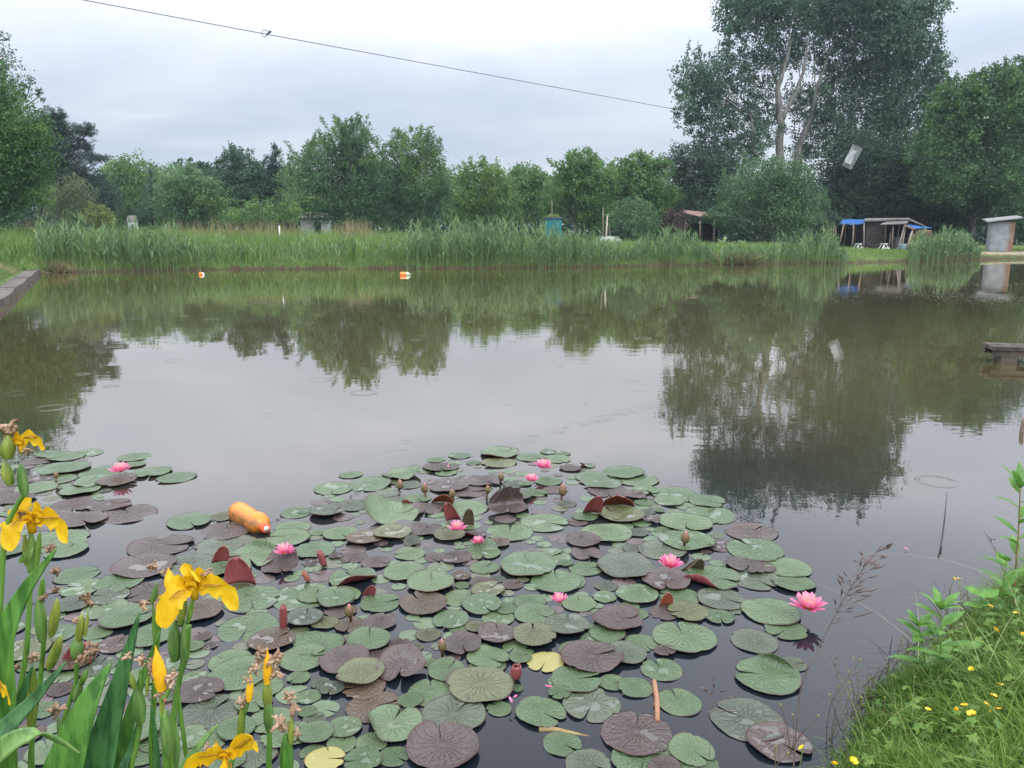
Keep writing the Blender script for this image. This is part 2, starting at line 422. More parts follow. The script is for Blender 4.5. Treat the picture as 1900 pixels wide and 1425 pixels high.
def limb(m, a, b, r0, r1, bend=0.12, n=6, seg=6):
    a = np.array(a, float); b = np.array(b, float); L = np.linalg.norm(b - a)
    o = unit(1)[0] * L * bend; o[2] = abs(o[2]) * 0.3
    pts = []; rad = []
    for i in range(seg + 1):
        s = i / seg; w = math.sin(math.pi * s)
        pts.append(a + (b - a) * s + o * w + rng.normal(size=3) * L * 0.012); rad.append(r0 + (r1 - r0) * s)
    m.tube(pts, rad, n=n); return pts
def tree(name, label, cat, D, px_lobes, mats, leaf=(0.26, 0.16), dens=120, group=None, depth=0.35, flat=1.0, trunk_px=None, trunk_r=0.16,
         spread=0.16, up=0.35, double=1, base_z=None, shell=0.72, clump=14, limbs=True, trunks=None, sprigs=0):
    leaf = (leaf[0] * .84, leaf[1] * .84); dens *= 1.35; clump = int(clump * 1.3)
    xs = [p[0] for p in px_lobes]; pxc = trunk_px if trunk_px is not None else 0.5 * (min(xs) + max(xs))
    b = atY(pxc, 430, D); bz = float(ground_z(b[0], D)) if base_z is None else base_z
    base = np.array([b[0], D, bz]); s = mpp(pxc, 330, D); Wd = (max(xs) - min(xs)) * s
    lobes = []
    for i, q in enumerate(px_lobes):
        for j in range(double):
            dy = rng.uniform(-1, 1) * depth * (Wd + q[2] * s) * 0.7
            pt = atY(q[0], q[1], D + dy); k = mpp(q[0], q[1], D + dy)
            rx = q[2] * k * 1.07; rz = 1.07 * (q[3] if len(q) > 3 else q[2] * flat) * k
            if j: pt = pt + rng.normal(size=3) * rx * 0.25
            lobes.append((pt[0], pt[1], max(pt[2], bz + rz * 0.55), rx, rz))
    root = empty(name, base, 0, label, cat, group)
    top = max(lobes, key=lambda q: q[2]); tm = MB()
    if trunks is None:
        zt = base[2] + (top[2] - base[2]) * 0.82
        tp = limb(tm, base - [0, 0, 0.3], (base[0] * 0.5 + top[0] * 0.5, base[1] * 0.5 + top[1] * 0.5, zt), trunk_r, trunk_r * 0.25, 0.05, 8, 8)
        for q in lobes:
            f = np.clip((q[2] - base[2]) / max(zt - base[2], .1) - 0.25, 0.12, 0.85) * 8
            i0 = min(int(f), 7); p0 = np.array(tp[i0]) * (1 - f + i0) + np.array(tp[i0 + 1]) * (f - i0)
            limb(tm, p0, (q[0], q[1], q[2] + q[4] * 0.3), trunk_r * 0.38 * (1 - i0 / 12), 0.02, 0.12, 5, 5)
    else:
        for ti, (pts, rads, dd) in enumerate(trunks):
            P = [atY(x, y, D + dd + dz) for (x, y, dz) in pts]
            if ti == 0: P[0][2] = min(P[0][2], bz)
            Q = []; RR = []
            for i in range(len(P) - 1):
                for k in range(4):
                    Q.append(P[i] + (P[i + 1] - P[i]) * k / 4 + rng.normal(size=3) * rads[i] * 0.18); RR.append(rads[i] + (rads[i + 1] - rads[i]) * k / 4)
            Q.append(P[-1]); RR.append(rads[-1]); tm.tube(Q, RR, 8)
        ends = [atY(p[0][-1][0], p[0][-1][1], D + p[2]) for p in trunks]
        for q in lobes:
            e = min(ends, key=lambda e_: np.linalg.norm(e_ - np.array(q[:3]))); e2 = e + (np.array([base[0], D, bz]) - e) * 0.25
            limb(tm, e2 if q[2] < e[2] else e, (q[0], q[1], q[2]), trunk_r * 0.13, 0.02, 0.1, 5, 5)
    tm.v = [(v[0] - base[0], v[1] - base[1], v[2] - base[2]) for v in tm.v]
    tm.build('trunk', mats[1], root)
    P, T = crown_points(lobes, dens, spread, clump, shell)
    if sprigs:  # upright shoots that break the crown's outline
        for q in lobes:
            for _ in range(sprigs):
                a = np.array([q[0], q[1], q[2]]) + np.array([*rng.normal(0, .5, 2) * q[3], q[4] * 0.75]); Ls = rng.uniform(0.3, 0.9) * q[4]
                n = int(dens * 0.1 * Ls * 4) + 6; s_ = rng.random(n); dv = np.array([*rng.normal(0, 0.3, 2), 1.0])
                P = np.concatenate([P, a + s_[:, None] * dv * Ls + rng.normal(size=(n, 3)) * 0.07]); T = np.concatenate([T, np.clip(rng.normal(0.5, .2, n), 0, 1)])
    keep = P[:, 2] > bz + 0.02; P = P[keep] - base; T = T[keep]
    V, Fq_ = leaf_quads(P, leaf[0], leaf[1], up)
    link('crown', np_mesh('crown', V, Fq_, mats[0], T), root)
    return root

bark_grey = bark_mat('grey_bark', (0.10, 0.095, 0.08), (0.24, 0.23, 0.20))
bark_pale = bark_mat('pale_poplar_bark', (0.10, 0.10, 0.088), (0.25, 0.245, 0.215))
bark_dark = bark_mat('dark_bark', (0.03, 0.026, 0.022), (0.08, 0.07, 0.06))
LM = dict(
    poplar=leaf_mat('poplar_leaves', (0.040, 0.082, 0.055), (0.125, 0.215, 0.125), trans=0.35, rough=0.42),
    deep=leaf_mat('dark_green_tree_leaves', (0.022, 0.049, 0.030), (0.068, 0.115, 0.061), trans=0.30),  # dark green foliage tone
    maple=leaf_mat('maple_leaves', (0.041, 0.088, 0.035), (0.115, 0.216, 0.068), trans=0.40),
    broad=leaf_mat('broadleaf_leaves', (0.038, 0.095, 0.027), (0.108, 0.230, 0.057), trans=0.40),
    pine=leaf_mat('pine_needles', (0.019, 0.041, 0.035), (0.061, 0.101, 0.074), trans=0.25),
    willow=leaf_mat('willow_leaves', (0.057, 0.124, 0.061), (0.155, 0.270, 0.115), trans=0.40, warm=(0.176, 0.257, 0.081)),
    fresh=leaf_mat('fresh_green_leaves', (0.074, 0.155, 0.047), (0.203, 0.338, 0.101), trans=0.45, warm=(0.230, 0.311, 0.081)),
    walnut=leaf_mat('walnut_leaves', (0.068, 0.142, 0.046), (0.176, 0.304, 0.095), trans=0.45),
    plum=leaf_mat('plum_leaves', (0.038, 0.084, 0.057), (0.108, 0.182, 0.101), trans=0.35),
    olive=leaf_mat('olive_grey_leaves', (0.074, 0.101, 0.047), (0.189, 0.230, 0.115), trans=0.35),
    yellowish=leaf_mat('yellow_green_leaves', (0.121, 0.162, 0.041), (0.297, 0.351, 0.108), trans=0.45),
    shrub=leaf_mat('shrub_leaves', (0.054, 0.115, 0.054), (0.155, 0.257, 0.115), trans=0.40),
    copper=leaf_mat('copper_leaves', (0.047, 0.030, 0.030), (0.121, 0.074, 0.068), trans=0.30),
)
TG = 'trees and bushes beyond the pond'
def TR(name, label, D, lobes, mat, bark=None, cat='tree', **k):
    return tree(name, label, cat, D, lobes, (LM[mat], bark or bark_grey), group=TG if cat == 'tree' else 'bushes on the far bank', **k)

TR('broadleaf_tree', 'tall dark green tree cut by the frame beside the kerb-side grass slope', 37,
   [(-10, 215, 60), (35, 222, 38), (25, 285, 62), (58, 300, 36), (5, 340, 55), (48, 255, 34), (45, 352, 26), (-60, 250, 90), (-70, 160, 70), (-60, 345, 70)], 'broad', leaf=(0.16, 0.10), dens=240, double=2, trunk_px=-40, trunk_r=.3, depth=.25, sprigs=1)
TR('broadleaf_tree', 'thin-leaved treetop rising over the tall dark tree beside the pine', 41,
   [(5, 180, 22), (35, 172, 16), (58, 160, 11), (75, 180, 9), (5, 105, 10), (4, 70, 8), (10, 132, 7), (-30, 130, 50)], 'plum', bark_dark, leaf=(0.16, 0.10), dens=150, trunk_px=-30, trunk_r=.2, sprigs=3)
TR('pine_tree', 'blue-black pine with flat layered branches reaching over its paler neighbours', 60,
   [(92, 225, 22, 17), (112, 218, 9, 12), (84, 250, 30, 18), (112, 246, 18, 11), (152, 240, 20, 9), (166, 246, 9, 8), (142, 264, 26, 8), (100, 276, 30, 13), (160, 272, 14, 5), (150, 291, 40, 6), (190, 293, 9, 3), (118, 306, 30, 12), (96, 318, 30, 20), (150, 322, 36, 12), (128, 345, 45, 17), (168, 350, 34, 18), (140, 372, 50, 22), (182, 378, 24, 18)],
   'pine', bark_dark, leaf=(0.30, 0.05), dens=330, depth=.12, double=3, trunk_px=123, trunk_r=.22, spread=.16, sprigs=1, clump=24)
TR('shrub', 'rounded grey-olive shrub growing in front of the dark pine', 46,
   [(132, 350, 24), (152, 362, 22), (112, 365, 22), (135, 385, 30), (160, 388, 18), (100, 395, 20)], 'olive', cat='shrub', leaf=(0.15, 0.06), dens=210, double=2, trunk_r=.08)
TR('shrub', 'small bright green shrub under the tall dark tree at the slope edge', 41,
   [(78, 358, 14), (92, 366, 10), (66, 366, 12), (80, 376, 14)], 'fresh', cat='shrub', leaf=(0.14, 0.09), dens=220, double=2, trunk_r=.05)
TR('shrub', 'low yellow-green bush just above the reeds in front of the pine', 41,
   [(178, 392, 13), (195, 398, 13), (160, 398, 12), (208, 406, 8), (185, 410, 20)], 'yellowish', cat='shrub', leaf=(0.13, 0.08), dens=220, double=2, trunk_r=.05)
TR('broadleaf_tree', 'mid green round tree standing next to the pine tip', 70,
   [(212, 325, 24), (240, 320, 25), (268, 328, 24), (228, 355, 36), (265, 360, 36), (295, 350, 22), (215, 390, 30), (260, 395, 34), (295, 385, 26)], 'walnut', leaf=(0.26, 0.18), dens=110, double=2, trunk_r=.18)
TR('spruce_tree', 'slim pointed spruce between the round green tree and the pale one', 64,
   [(281, 320, 4, 10), (281, 333, 9, 9), (281, 345, 14, 8), (281, 358, 19, 9), (281, 374, 24, 11), (281, 392, 28, 14)], 'plum', bark_dark, leaf=(0.24, 0.06), dens=230, double=2, depth=.1, trunk_r=.12, spread=.16)
TR('broadleaf_tree', 'pale green bushy tree standing in front of the spiky dark plum', 58,
   [(325, 335, 26), (355, 328, 24), (345, 362, 34), (315, 372, 28), (375, 350, 28), (385, 380, 34), (340, 395, 34), (395, 365, 24), (412, 395, 28)], 'willow', leaf=(0.22, 0.14), dens=130, double=2, trunk_r=.15)
TR('plum_tree', 'dark tree with spiky upright shoots like antlers against the sky', 61,
   [(438, 300, 17), (425, 318, 18), (455, 312, 20), (470, 330, 18), (408, 312, 8), (388, 318, 8), (372, 308, 4), (440, 340, 30), (462, 360, 28), (425, 365, 28)], 'plum', bark_dark, leaf=(0.22, 0.12), dens=140, double=2, sprigs=5, trunk_r=.14)
TR('spruce_tree', 'dark narrow conifer between the spiky plum and the big willow', 63,
   [(511, 285, 6, 10), (508, 302, 13, 12), (504, 320, 20, 13), (508, 340, 25, 14), (500, 360, 28, 16), (510, 382, 30, 20), (485, 335, 14, 14)], 'pine', bark_dark, leaf=(0.28, 0.07), dens=240, double=2, depth=.15, sprigs=2, trunk_r=.15, spread=.17)
TR('willow_tree', 'largest many-lobed willow standing in the middle of the far tree line', 56,
   [(548, 322, 24), (576, 292, 20), (602, 275, 20), (585, 320, 34), (560, 355, 36), (628, 300, 32), (645, 262, 26), (637, 240, 14), (662, 262, 25), (685, 285, 25), (655, 310, 40), (690, 325, 36), (620, 350, 42), (665, 365, 42), (585, 378, 34), (640, 392, 34), (690, 390, 30)], 'willow', leaf=(0.20, 0.11), dens=180, double=2, trunk_r=.2, sprigs=3, trunk_px=665)
TR('willow_tree', 'second willow with two pale tops beside the largest one', 57,
   [(742, 268, 17), (725, 285, 14), (782, 262, 20), (797, 275, 20), (760, 300, 28), (800, 310, 26), (735, 325, 30), (780, 342, 34), (815, 335, 20), (745, 365, 34), (795, 375, 34), (825, 360, 16), (720, 395, 30), (765, 398, 26)], 'willow', leaf=(0.20, 0.11), dens=180, double=2, trunk_r=.18, sprigs=3, trunk_px=775)
TR('shrub', 'low leafy bush under the largest willow just above the grass', 50,
   [(480, 392, 22), (455, 398, 20), (510, 395, 22), (435, 402, 16), (540, 396, 18)], 'fresh', cat='shrub', leaf=(0.16, 0.1), dens=190, double=2, trunk_r=.06)
TR('broadleaf_tree', 'pale yellow-green tree just beyond the second willow', 66,
   [(868, 328, 20), (892, 322, 20), (916, 328, 20), (878, 352, 32), (920, 355, 30), (855, 375, 24), (895, 388, 34), (940, 385, 28), (865, 402, 28)], 'fresh', leaf=(0.24, 0.16), dens=130, double=2, trunk_r=.15, sprigs=1)
TR('broadleaf_tree', 'small domed green tree between two pale yellow-green ones', 72,
   [(968, 325, 17), (990, 325, 17), (950, 340, 18), (1006, 342, 16), (978, 352, 30), (995, 378, 30), (960, 385, 26)], 'walnut', leaf=(0.26, 0.18), dens=120, double=2, trunk_r=.15)
TR('broadleaf_tree', 'feathery walnut tree rising behind the teal water barrel', 60,
   [(1058, 305, 17), (1082, 302, 19), (1104, 308, 17), (1045, 325, 18), (1075, 330, 28), (1108, 332, 26), (1125, 345, 18), (1040, 355, 22), (1085, 362, 34), (1055, 385, 28), (1105, 390, 30), (1025, 382, 18)], 'walnut', leaf=(0.24, 0.16), dens=140, double=2, trunk_r=.16, sprigs=1, trunk_px=1070)
TR('broadleaf_tree', 'rich green walnut tree standing next to the weeping birch', 63,
   [(1158, 310, 16), (1182, 302, 18), (1208, 300, 18), (1228, 308, 16), (1170, 330, 26), (1210, 332, 28), (1148, 345, 20), (1190, 360, 34), (1230, 360, 26), (1155, 375, 24), (1205, 390, 28)], 'walnut', leaf=(0.26, 0.18), dens=130, double=2, trunk_r=.16)
TR('shrub', 'round mid green bush between the barrel and the red tin roof', 51,
   [(1165, 395, 18), (1190, 388, 20), (1210, 396, 16), (1150, 408, 18), (1185, 414, 24), (1215, 415, 16)], 'shrub', cat='shrub', leaf=(0.16, 0.10), dens=200, double=2, trunk_r=.06)
TR('shrub', 'bronze-leaved bush at the end of the red tin roof', 51,
   [(1240, 398, 13), (1258, 400, 14), (1230, 412, 14), (1255, 416, 18)], 'copper', cat='shrub', leaf=(0.15, 0.09), dens=200, double=2, trunk_r=.05)
TR('birch_tree', 'weeping birch with hanging foliage at the foot of the tallest poplars', 66,
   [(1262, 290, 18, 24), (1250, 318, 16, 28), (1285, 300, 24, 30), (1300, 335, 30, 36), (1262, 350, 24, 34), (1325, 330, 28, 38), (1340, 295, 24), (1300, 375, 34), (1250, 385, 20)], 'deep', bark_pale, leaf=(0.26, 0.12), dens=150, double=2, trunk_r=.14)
TR('poplar_tree', 'tallest poplar with a pale forked trunk showing through its crown', 76,
   [(1368, 12, 42), (1350, 60, 26), (1405, 50, 44), (1420, 5, 50), (1470, 25, 50), (1440, -14, 58), (1390, -10, 48), (1285, 135, 34), (1272, 160, 24), (1320, 148, 40), (1302, 190, 40), (1288, 228, 26), (1368, 130, 40), (1348, 205, 42), (1400, 180, 36), (1478, 92, 36), (1425, 112, 36), (1485, 190, 30), (1415, 245, 36), (1345, 262, 44), (1310, 275, 30), (1385, 290, 34)], 'poplar', bark_pale, leaf=(0.27, 0.19), dens=70, double=2, spread=.115, clump=20, depth=.28,
   trunk_px=1448, trunk_r=.5, sprigs=1, shell=.6, trunks=[
     ([(1449, 435, 0), (1449, 300, 0), (1447, 215, 0), (1442, 165, 0), (1455, 125, 0), (1478, 40, 0)], [.46, .40, .33, .26, .19, .08], -2),
     ([(1450, 225, 0), (1472, 180, 0), (1492, 130, 0), (1500, 70, 0)], [.24, .18, .13, .06], -2),
     ([(1446, 170, 0), (1425, 110, 0), (1402, 60, 0)], [.13, .10, .05], -1),
     ([(1400, 290, 0), (1398, 250, 0), (1392, 212, 0)], [.2, .18, .12], -2)])
TR('poplar_tree', 'poplar with a slanting pale trunk close behind the tallest one', 78,
   [(1530, 55, 44), (1545, -10, 50), (1575, 95, 40), (1530, 140, 34), (1560, 190, 44), (1515, 228, 40), (1602, 160, 44), (1592, 40, 40), (1500, 275, 36), (1560, 255, 40), (1530, -15, 55), (1600, -15, 48)], 'poplar', bark_pale, leaf=(0.27, 0.19), dens=72, double=2, spread=.115, clump=20, depth=.28, shell=.6,
   trunk_px=1482, trunk_r=.45, sprigs=1, trunks=[
     ([(1472, 435, 0), (1482, 275, 0), (1505, 215, 0), (1515, 165, 0), (1545, 80, 0)], [.40, .34, .26, .18, .06], -1.5),
     ([(1500, 225, 0), (1540, 180, 0), (1575, 120, 0)], [.14, .11, .05], -1),
     ([(1516, 120, 0), (1508, 85, 0), (1520, 40, 0)], [.1, .08, .04], -1)])
TR('poplar_tree', 'outermost dense poplar of the tall group next to the maple', 77,
   [(1625, 15, 44), (1682, 12, 46), (1722, 25, 24), (1662, 75, 48), (1715, 88, 32), (1640, 130, 48), (1702, 145, 42), (1728, 180, 18), (1660, 200, 48), (1622, 240, 40), (1692, 235, 40), (1690, -5, 50), (1740, 110, 12), (1736, 150, 18), (1732, 215, 22), (1735, 250, 26), (1645, -10, 48)], 'poplar', bark_pale, leaf=(0.33, 0.23), dens=62, double=2, spread=.16, depth=.28, trunk_px=1655, trunk_r=.4, sprigs=2)
TR('broadleaf_tree', 'dark green tree under the tall poplars behind the blue tarpaulin roof', 68,
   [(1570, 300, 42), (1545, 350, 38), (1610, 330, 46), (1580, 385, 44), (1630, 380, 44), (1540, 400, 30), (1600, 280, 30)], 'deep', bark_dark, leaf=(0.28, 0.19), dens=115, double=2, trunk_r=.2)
TR('broadleaf_tree', 'dark green tree behind the wooden shed and the maple', 66,
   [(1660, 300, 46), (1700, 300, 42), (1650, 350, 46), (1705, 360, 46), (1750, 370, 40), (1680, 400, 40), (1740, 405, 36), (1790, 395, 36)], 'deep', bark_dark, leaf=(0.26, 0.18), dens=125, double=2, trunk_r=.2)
TR('maple_tree', 'broad maple with layered leaves behind the grey metal cabin', 61,
   [(1752, 212, 24), (1780, 178, 26), (1812, 162, 26), (1846, 152, 26), (1770, 245, 42), (1735, 285, 34), (1825, 215, 44), (1800, 290, 50), (1850, 280, 46), (1760, 330, 46), (1830, 350, 44), (1720, 330, 26), (1738, 238, 26), (1722, 272, 30), (1868, 150, 22), (1878, 195, 34)], 'maple', leaf=(0.28, 0.20), dens=130, double=2, trunk_r=.25, sprigs=1)
TR('broadleaf_tree', 'dark blue-green tree cut by the frame beside the maple', 64,
   [(1888, 130, 18), (1880, 175, 26), (1905, 175, 40), (1890, 235, 40), (1920, 240, 50), (1905, 300, 44)], 'poplar', bark_dark, leaf=(0.26, 0.18), dens=130, double=2, trunk_r=.22, trunk_px=1915)
TR('shrub', 'bright leafy bush overhanging the grey metal cabin', 58,
   [(1900, 325, 34), (1868, 345, 24), (1845, 352, 14), (1885, 372, 30), (1915, 385, 34), (1905, 420, 26)], 'maple', cat='shrub', leaf=(0.22, 0.14), dens=170, double=2, trunk_r=.1, trunk_px=1910)
TR('hazel_bush', 'large rounded green bush in front of the pale poplar trunks', 54,
   [(1358, 362, 28), (1345, 395, 20), (1395, 338, 32), (1425, 318, 22), (1440, 345, 40), (1480, 345, 34), (1430, 385, 48), (1490, 385, 38), (1380, 400, 36), (1515, 395, 18), (1460, 415, 40), (1530, 385, 8), (1336, 405, 18), (1350, 420, 22)], 'shrub', cat='bush', leaf=(0.20, 0.13), dens=170, double=2, trunk_r=.14, sprigs=1)
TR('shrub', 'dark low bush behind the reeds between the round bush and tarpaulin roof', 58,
   [(1540, 410, 18), (1520, 415, 18), (1560, 418, 14)], 'deep', cat='shrub', leaf=(0.2, 0.13), dens=180, double=2, trunk_r=.05)

for (lab, D, lob, mt) in [
    ('hazy far tree filling the gap between the pale bushy tree and round green one', 78, [(300, 338, 24), (318, 352, 24), (285, 360, 24), (308, 380, 26)], 'walnut'),
    ('far dull tree low behind the spiky dark plum tree', 80, [(400, 345, 22), (418, 352, 24), (385, 360, 22), (405, 380, 24)], 'willow'),
    ('far tree filling the dip between the dark narrow conifer and the largest willow', 79, [(532, 325, 18), (522, 345, 22), (540, 358, 24), (528, 382, 24)], 'walnut'),
    ('far tree closing the notch between the second willow and pale yellow-green tree', 82, [(838, 340, 20), (850, 352, 22), (828, 365, 22), (845, 385, 26)], 'willow'),
    ('far pale tree low between the small domed tree and feathery walnut', 80, [(1022, 352, 17), (1034, 362, 18), (1014, 370, 20), (1028, 390, 24), (945, 352, 18), (938, 372, 20)], 'fresh'),
    ('far tree behind the two walnut trees before the weeping birch', 80, [(1132, 325, 20), (1142, 345, 22), (1126, 365, 24), (1140, 388, 24)], 'willow'),
    ('far dark tree between the pine and the round green tree', 74, [(196, 345, 20), (206, 362, 22), (186, 375, 24), (205, 392, 22)], 'plum')]:
    TR('broadleaf_tree', lab, D, lob, mt, leaf=(0.28, 0.19), dens=120, double=2, trunk_r=.14)

# far-off wood that closes the view between the trunks
n = 60000
hx = rng.uniform(-75, 75, n); hy = 92 + rng.uniform(-3, 6, n); hz = 0.6 + rng.random(n) ** 0.8 * (7.0 + 1.4 * np.sin(hx * 0.31) + 0.9 * np.sin(hx * 0.83 + 1))
V, Fq_ = leaf_quads(np.column_stack([hx, hy, hz]), 0.75, 0.5)
hed = link('distant_wood', np_mesh('distant_wood', V, Fq_, LM['plum'], np.clip(rng.normal(.4, .2, n), 0, 1)))
tag(hed, 'far dark green wood seen as one mass between the nearer trees', 'wood', kind='stuff')

# ---------------------------------------------------------------- reeds and bank grass
def blades(P, H, W, lean, droop=0.25, segs=3, az=None):
    """tapering grass blades standing at P; returns vertices, faces, blade number per face"""
    n = len(P); az = rng.uniform(0, 2 * np.pi, n) if az is None else az
    d = np.column_stack([np.cos(az), np.sin(az), np.zeros(n)]); fa = rng.uniform(0, np.pi, n)
    s = np.column_stack([np.cos(fa), np.sin(fa), np.zeros(n)])
    V = np.empty((n, (segs + 1) * 2, 3))
    for i in range(segs + 1):
        u = i / segs; out = lean * H * (u * 0.5 + u * u * 0.5) ; c = P + d * out[:, None]; c[:, 2] += H * u * (1 - droop * u * u * np.minimum(lean, 1.5))
        w = (W * (1 - u * 0.94) * 0.5)[:, None]
        V[:, 2 * i] = c - s * w; V[:, 2 * i + 1] = c + s * w
    base = (np.arange(n) * (segs + 1) * 2)[:, None]
    F = np.concatenate([base + np.array([2 * i, 2 * i + 1, 2 * i + 3, 2 * i + 2]) for i in range(segs)], axis=0)
    return V.reshape(-1, 3), F, np.tile(np.arange(n), segs)
def join(parts):
    Vs, Fs, Ts = [], [], []; k = 0
    for V, F, T in parts: Vs.append(V); Fs.append(F + k); Ts.append(T); k += len(V)
    return np.concatenate(Vs), np.concatenate(Fs), np.concatenate(Ts)

reed_leaf = leaf_mat('reed_leaves', (0.075, 0.135, 0.050), (0.225, 0.34, 0.145), trans=0.3, rough=0.45)
straw = leaf_mat('dry_straw', (0.13, 0.10, 0.05), (0.38, 0.31, 0.17), trans=0.15, rough=0.8)
meadow = leaf_mat('meadow_grass', (0.085, 0.16, 0.032), (0.22, 0.34, 0.085), trans=0.3, warm=(0.17, 0.26, 0.065), patch=0.25, patch_col=(0.23, 0.24, 0.09))
def reed_bed(label, prof, dens, depth=2.0, inset=0.4):
    """prof: (photo x, photo y of the water line, photo y of the reed tops)"""
    xs = [p[0] for p in prof]; parts_g, parts_s = [], []
    a = at(xs[0], prof[0][1])[:2]; b = at(xs[-1], prof[-1][1])[:2]
    n = int(dens * np.linalg.norm(b - a) * depth)
    px = rng.uniform(xs[0], xs[-1], n); yb = np.interp(px, xs, [p[1] for p in prof]); yt = np.interp(px, xs, [p[2] for p in prof]) + 7 * np.sin(px * .11) * np.sin(px * .037 + 1) - 4
    W0 = np.array([at(x, y) for x, y in zip(px, yb)]); back = rng.uniform(-inset, depth - inset, n)
    dirn = W0[:, :2] / np.linalg.norm(W0[:, :2], axis=1)[:, None]; P = W0.copy(); P[:, :2] += dirn * back[:, None]
    P[:, 2] = np.clip(ground_z(P[:, 0], P[:, 1]), -0.05, 0.35)
    ztop = np.array([atY(x, y, w[1])[2] for x, y, w in zip(px, yt, W0)])
    H = np.maximum(ztop - P[:, 2], 0.5) * np.clip(rng.normal(0.84, 0.17, n), 0.35, 1.18)
    lean = np.abs(rng.normal(0, 0.11, n)); az = np.where(rng.random(n) < .5, rng.normal(0.2, .7, n), rng.uniform(0, 2 * np.pi, n))
    V, F, I = blades(P, H, np.full(n, 0.022), lean, 0.1, 3, az); tn = rng.normal(0.42, 0.27, n)
    parts_g.append((V, F, np.clip(tn[I], 0, 1)))
    for k in range(6):   # leaves leave the culm one above the other and arch outwards
        u = 0.25 + 0.72 * (k + rng.random(n)) / 7
        Q = P + np.column_stack([np.cos(az), np.sin(az), np.zeros(n)]) * (lean * H * u * u)[:, None]; Q[:, 2] = P[:, 2] + H * u
        L = rng.uniform(0.34, 0.75, n) * np.clip(H / 2, .5, 1.1) * (1.1 - 0.45 * u)
        V, F, I = blades(Q, L, np.full(n, 0.052), rng.uniform(0.25, 1.15, n), 0.45, 3)
        parts_g.append((V, F, np.clip((tn + rng.normal(0, .12, n))[I], 0, 1)))
    V, F, T = join(parts_g)
    o = link('reed_bed', np_mesh('reed_bed', V, F, reed_leaf, T)); tag(o, label, 'reeds', kind='stuff', group='reed beds along the far shore')
    m_ = int(n * 0.32); j = rng.integers(0, n, m_); Ps = P[j] + rng.normal(size=(m_, 3)) * [0.2, 0.2, 0]; Ps[:, 2] = np.maximum(Ps[:, 2] - .05, -0.1)
    Hs = rng.uniform(0.2, 0.6, m_)
    return (Ps, Hs)
ST = []
ST.append(reed_bed('tall blue-green reeds growing at the end of the kerb wall', [(70, 506, 398), (130, 505, 400), (200, 504, 405), (260, 503, 415), (330, 502, 420), (375, 501, 430)], 26, 2.2))
ST.append(reed_bed('thin scattered reeds along the grassy stretch of the far shore', [(375, 501, 440), (430, 500, 440), (500, 500, 452), (560, 500, 440), (640, 499, 440), (700, 499, 440), (760, 499, 425)], 13, 2.0))
ST.append(reed_bed('broad dense reed bed in front of the teal barrel', [(755, 499, 415), (800, 498, 408), (860, 498, 408), (930, 498, 407), (990, 498, 410), (1040, 497, 420), (1090, 496, 436), (1150, 495, 446)], 30, 2.4))
ST.append(reed_bed('rounded reed clump before the bronze bush and red roof', [(1150, 495, 470), (1180, 494, 448), (1225, 493, 425), (1270, 493, 424), (1300, 492, 440), (1325, 492, 462)], 26, 2.2))
ST.append(reed_bed('low reeds below the large rounded bush', [(1335, 492, 462), (1380, 491, 452), (1420, 491, 456), (1460, 490, 438), (1500, 490, 426), (1535, 489, 424), (1558, 489, 450), (1575, 489, 470)], 24, 2.0))
ST.append(reed_bed('reed clump standing between the wood stack and the metal cabin', [(1685, 486, 450), (1705, 485, 432), (1740, 484, 424), (1770, 483, 430), (1800, 482, 446), (1818, 482, 462)], 30, 2.4))
Ps = np.concatenate([q[0] for q in ST]); Hs = np.concatenate([q[1] for q in ST])
# last year's broken stalks lie thick at the water's edge in places
hp = np.array([at(rng.normal(1365, 26), 491) for _ in range(420)]); hp[:, 1] += rng.uniform(-0.3, 0.9, 420); hp[:, 2] = rng.uniform(0, .3, 420)
hp2 = np.array([at(rng.normal(100, 18), 506) for _ in range(260)]); hp2[:, 1] += rng.uniform(-0.2, 0.4, 260); hp2[:, 2] = rng.uniform(0, .15, 260)
V1 = blades(Ps, Hs, np.full(len(Ps), 0.025), np.abs(rng.normal(0, .35, len(Ps))), .2, 2)
V2 = blades(hp, rng.uniform(.3, .9, 420), np.full(420, .035), rng.uniform(.6, 3, 420), .3, 2)
V3 = blades(hp2, rng.uniform(.2, .6, 260), np.full(260, .03), rng.uniform(.2, 2, 260), .3, 2)
V, F, T = join([(v, f, np.clip(rng.normal(.45, .22, i.max() + 1), 0, 1)[i]) for v, f, i in (V1, V2, V3)])
tag(link('dead_reed_stalks', np_mesh('dead_reed_stalks', V, F, straw, T)), 'tan broken reed stalks along the waterline under the green reeds', 'dead reeds', kind='stuff')

# meadow grass on the far bank and the slope above the kerb
n = 150000
gx_ = rng.uniform(-30, 42, n); gy_ = rng.uniform(29, 60, n); d = shore_dist(gx_, gy_)
keep = (d > 0.02) & (d < 15) & (np.abs(gx_) < 0.74 * gy_ + 2) & (rng.random(n) < np.clip(1.15 - d / 16, .2, 1)); gx_, gy_, d = gx_[keep], gy_[keep], d[keep]
shed_clear = (gx_ > 22.2) & (gx_ < 31) & (d < 12)
hgt = np.interp(gx_, [-30, -12, 2, 10, 17, 21, 23, 30, 42], [1.0, .95, .7, .5, .45, .3, .22, .22, .25]) * rng.uniform(.5, 1.25, len(gx_)) * np.clip(.35 + d * .35, .35, 1)
P = np.column_stack([gx_, gy_, ground_z(gx_, gy_) - .03])
V, F, I = blades(P, hgt, np.full(len(P), .035) + .02 * rng.random(len(P)), rng.uniform(.05, .8, len(P)), .4, 2)
tn = np.clip(rng.normal(.5, .2, len(P)) + .2 * np.sin(gx_ * .7) * np.sin(gy_ * .9), 0, 1)
tag(link('meadow_grass', np_mesh('meadow_grass', V, F, meadow, tn[I])), 'long green grass covering the far bank behind the reeds', 'grass', kind='stuff')
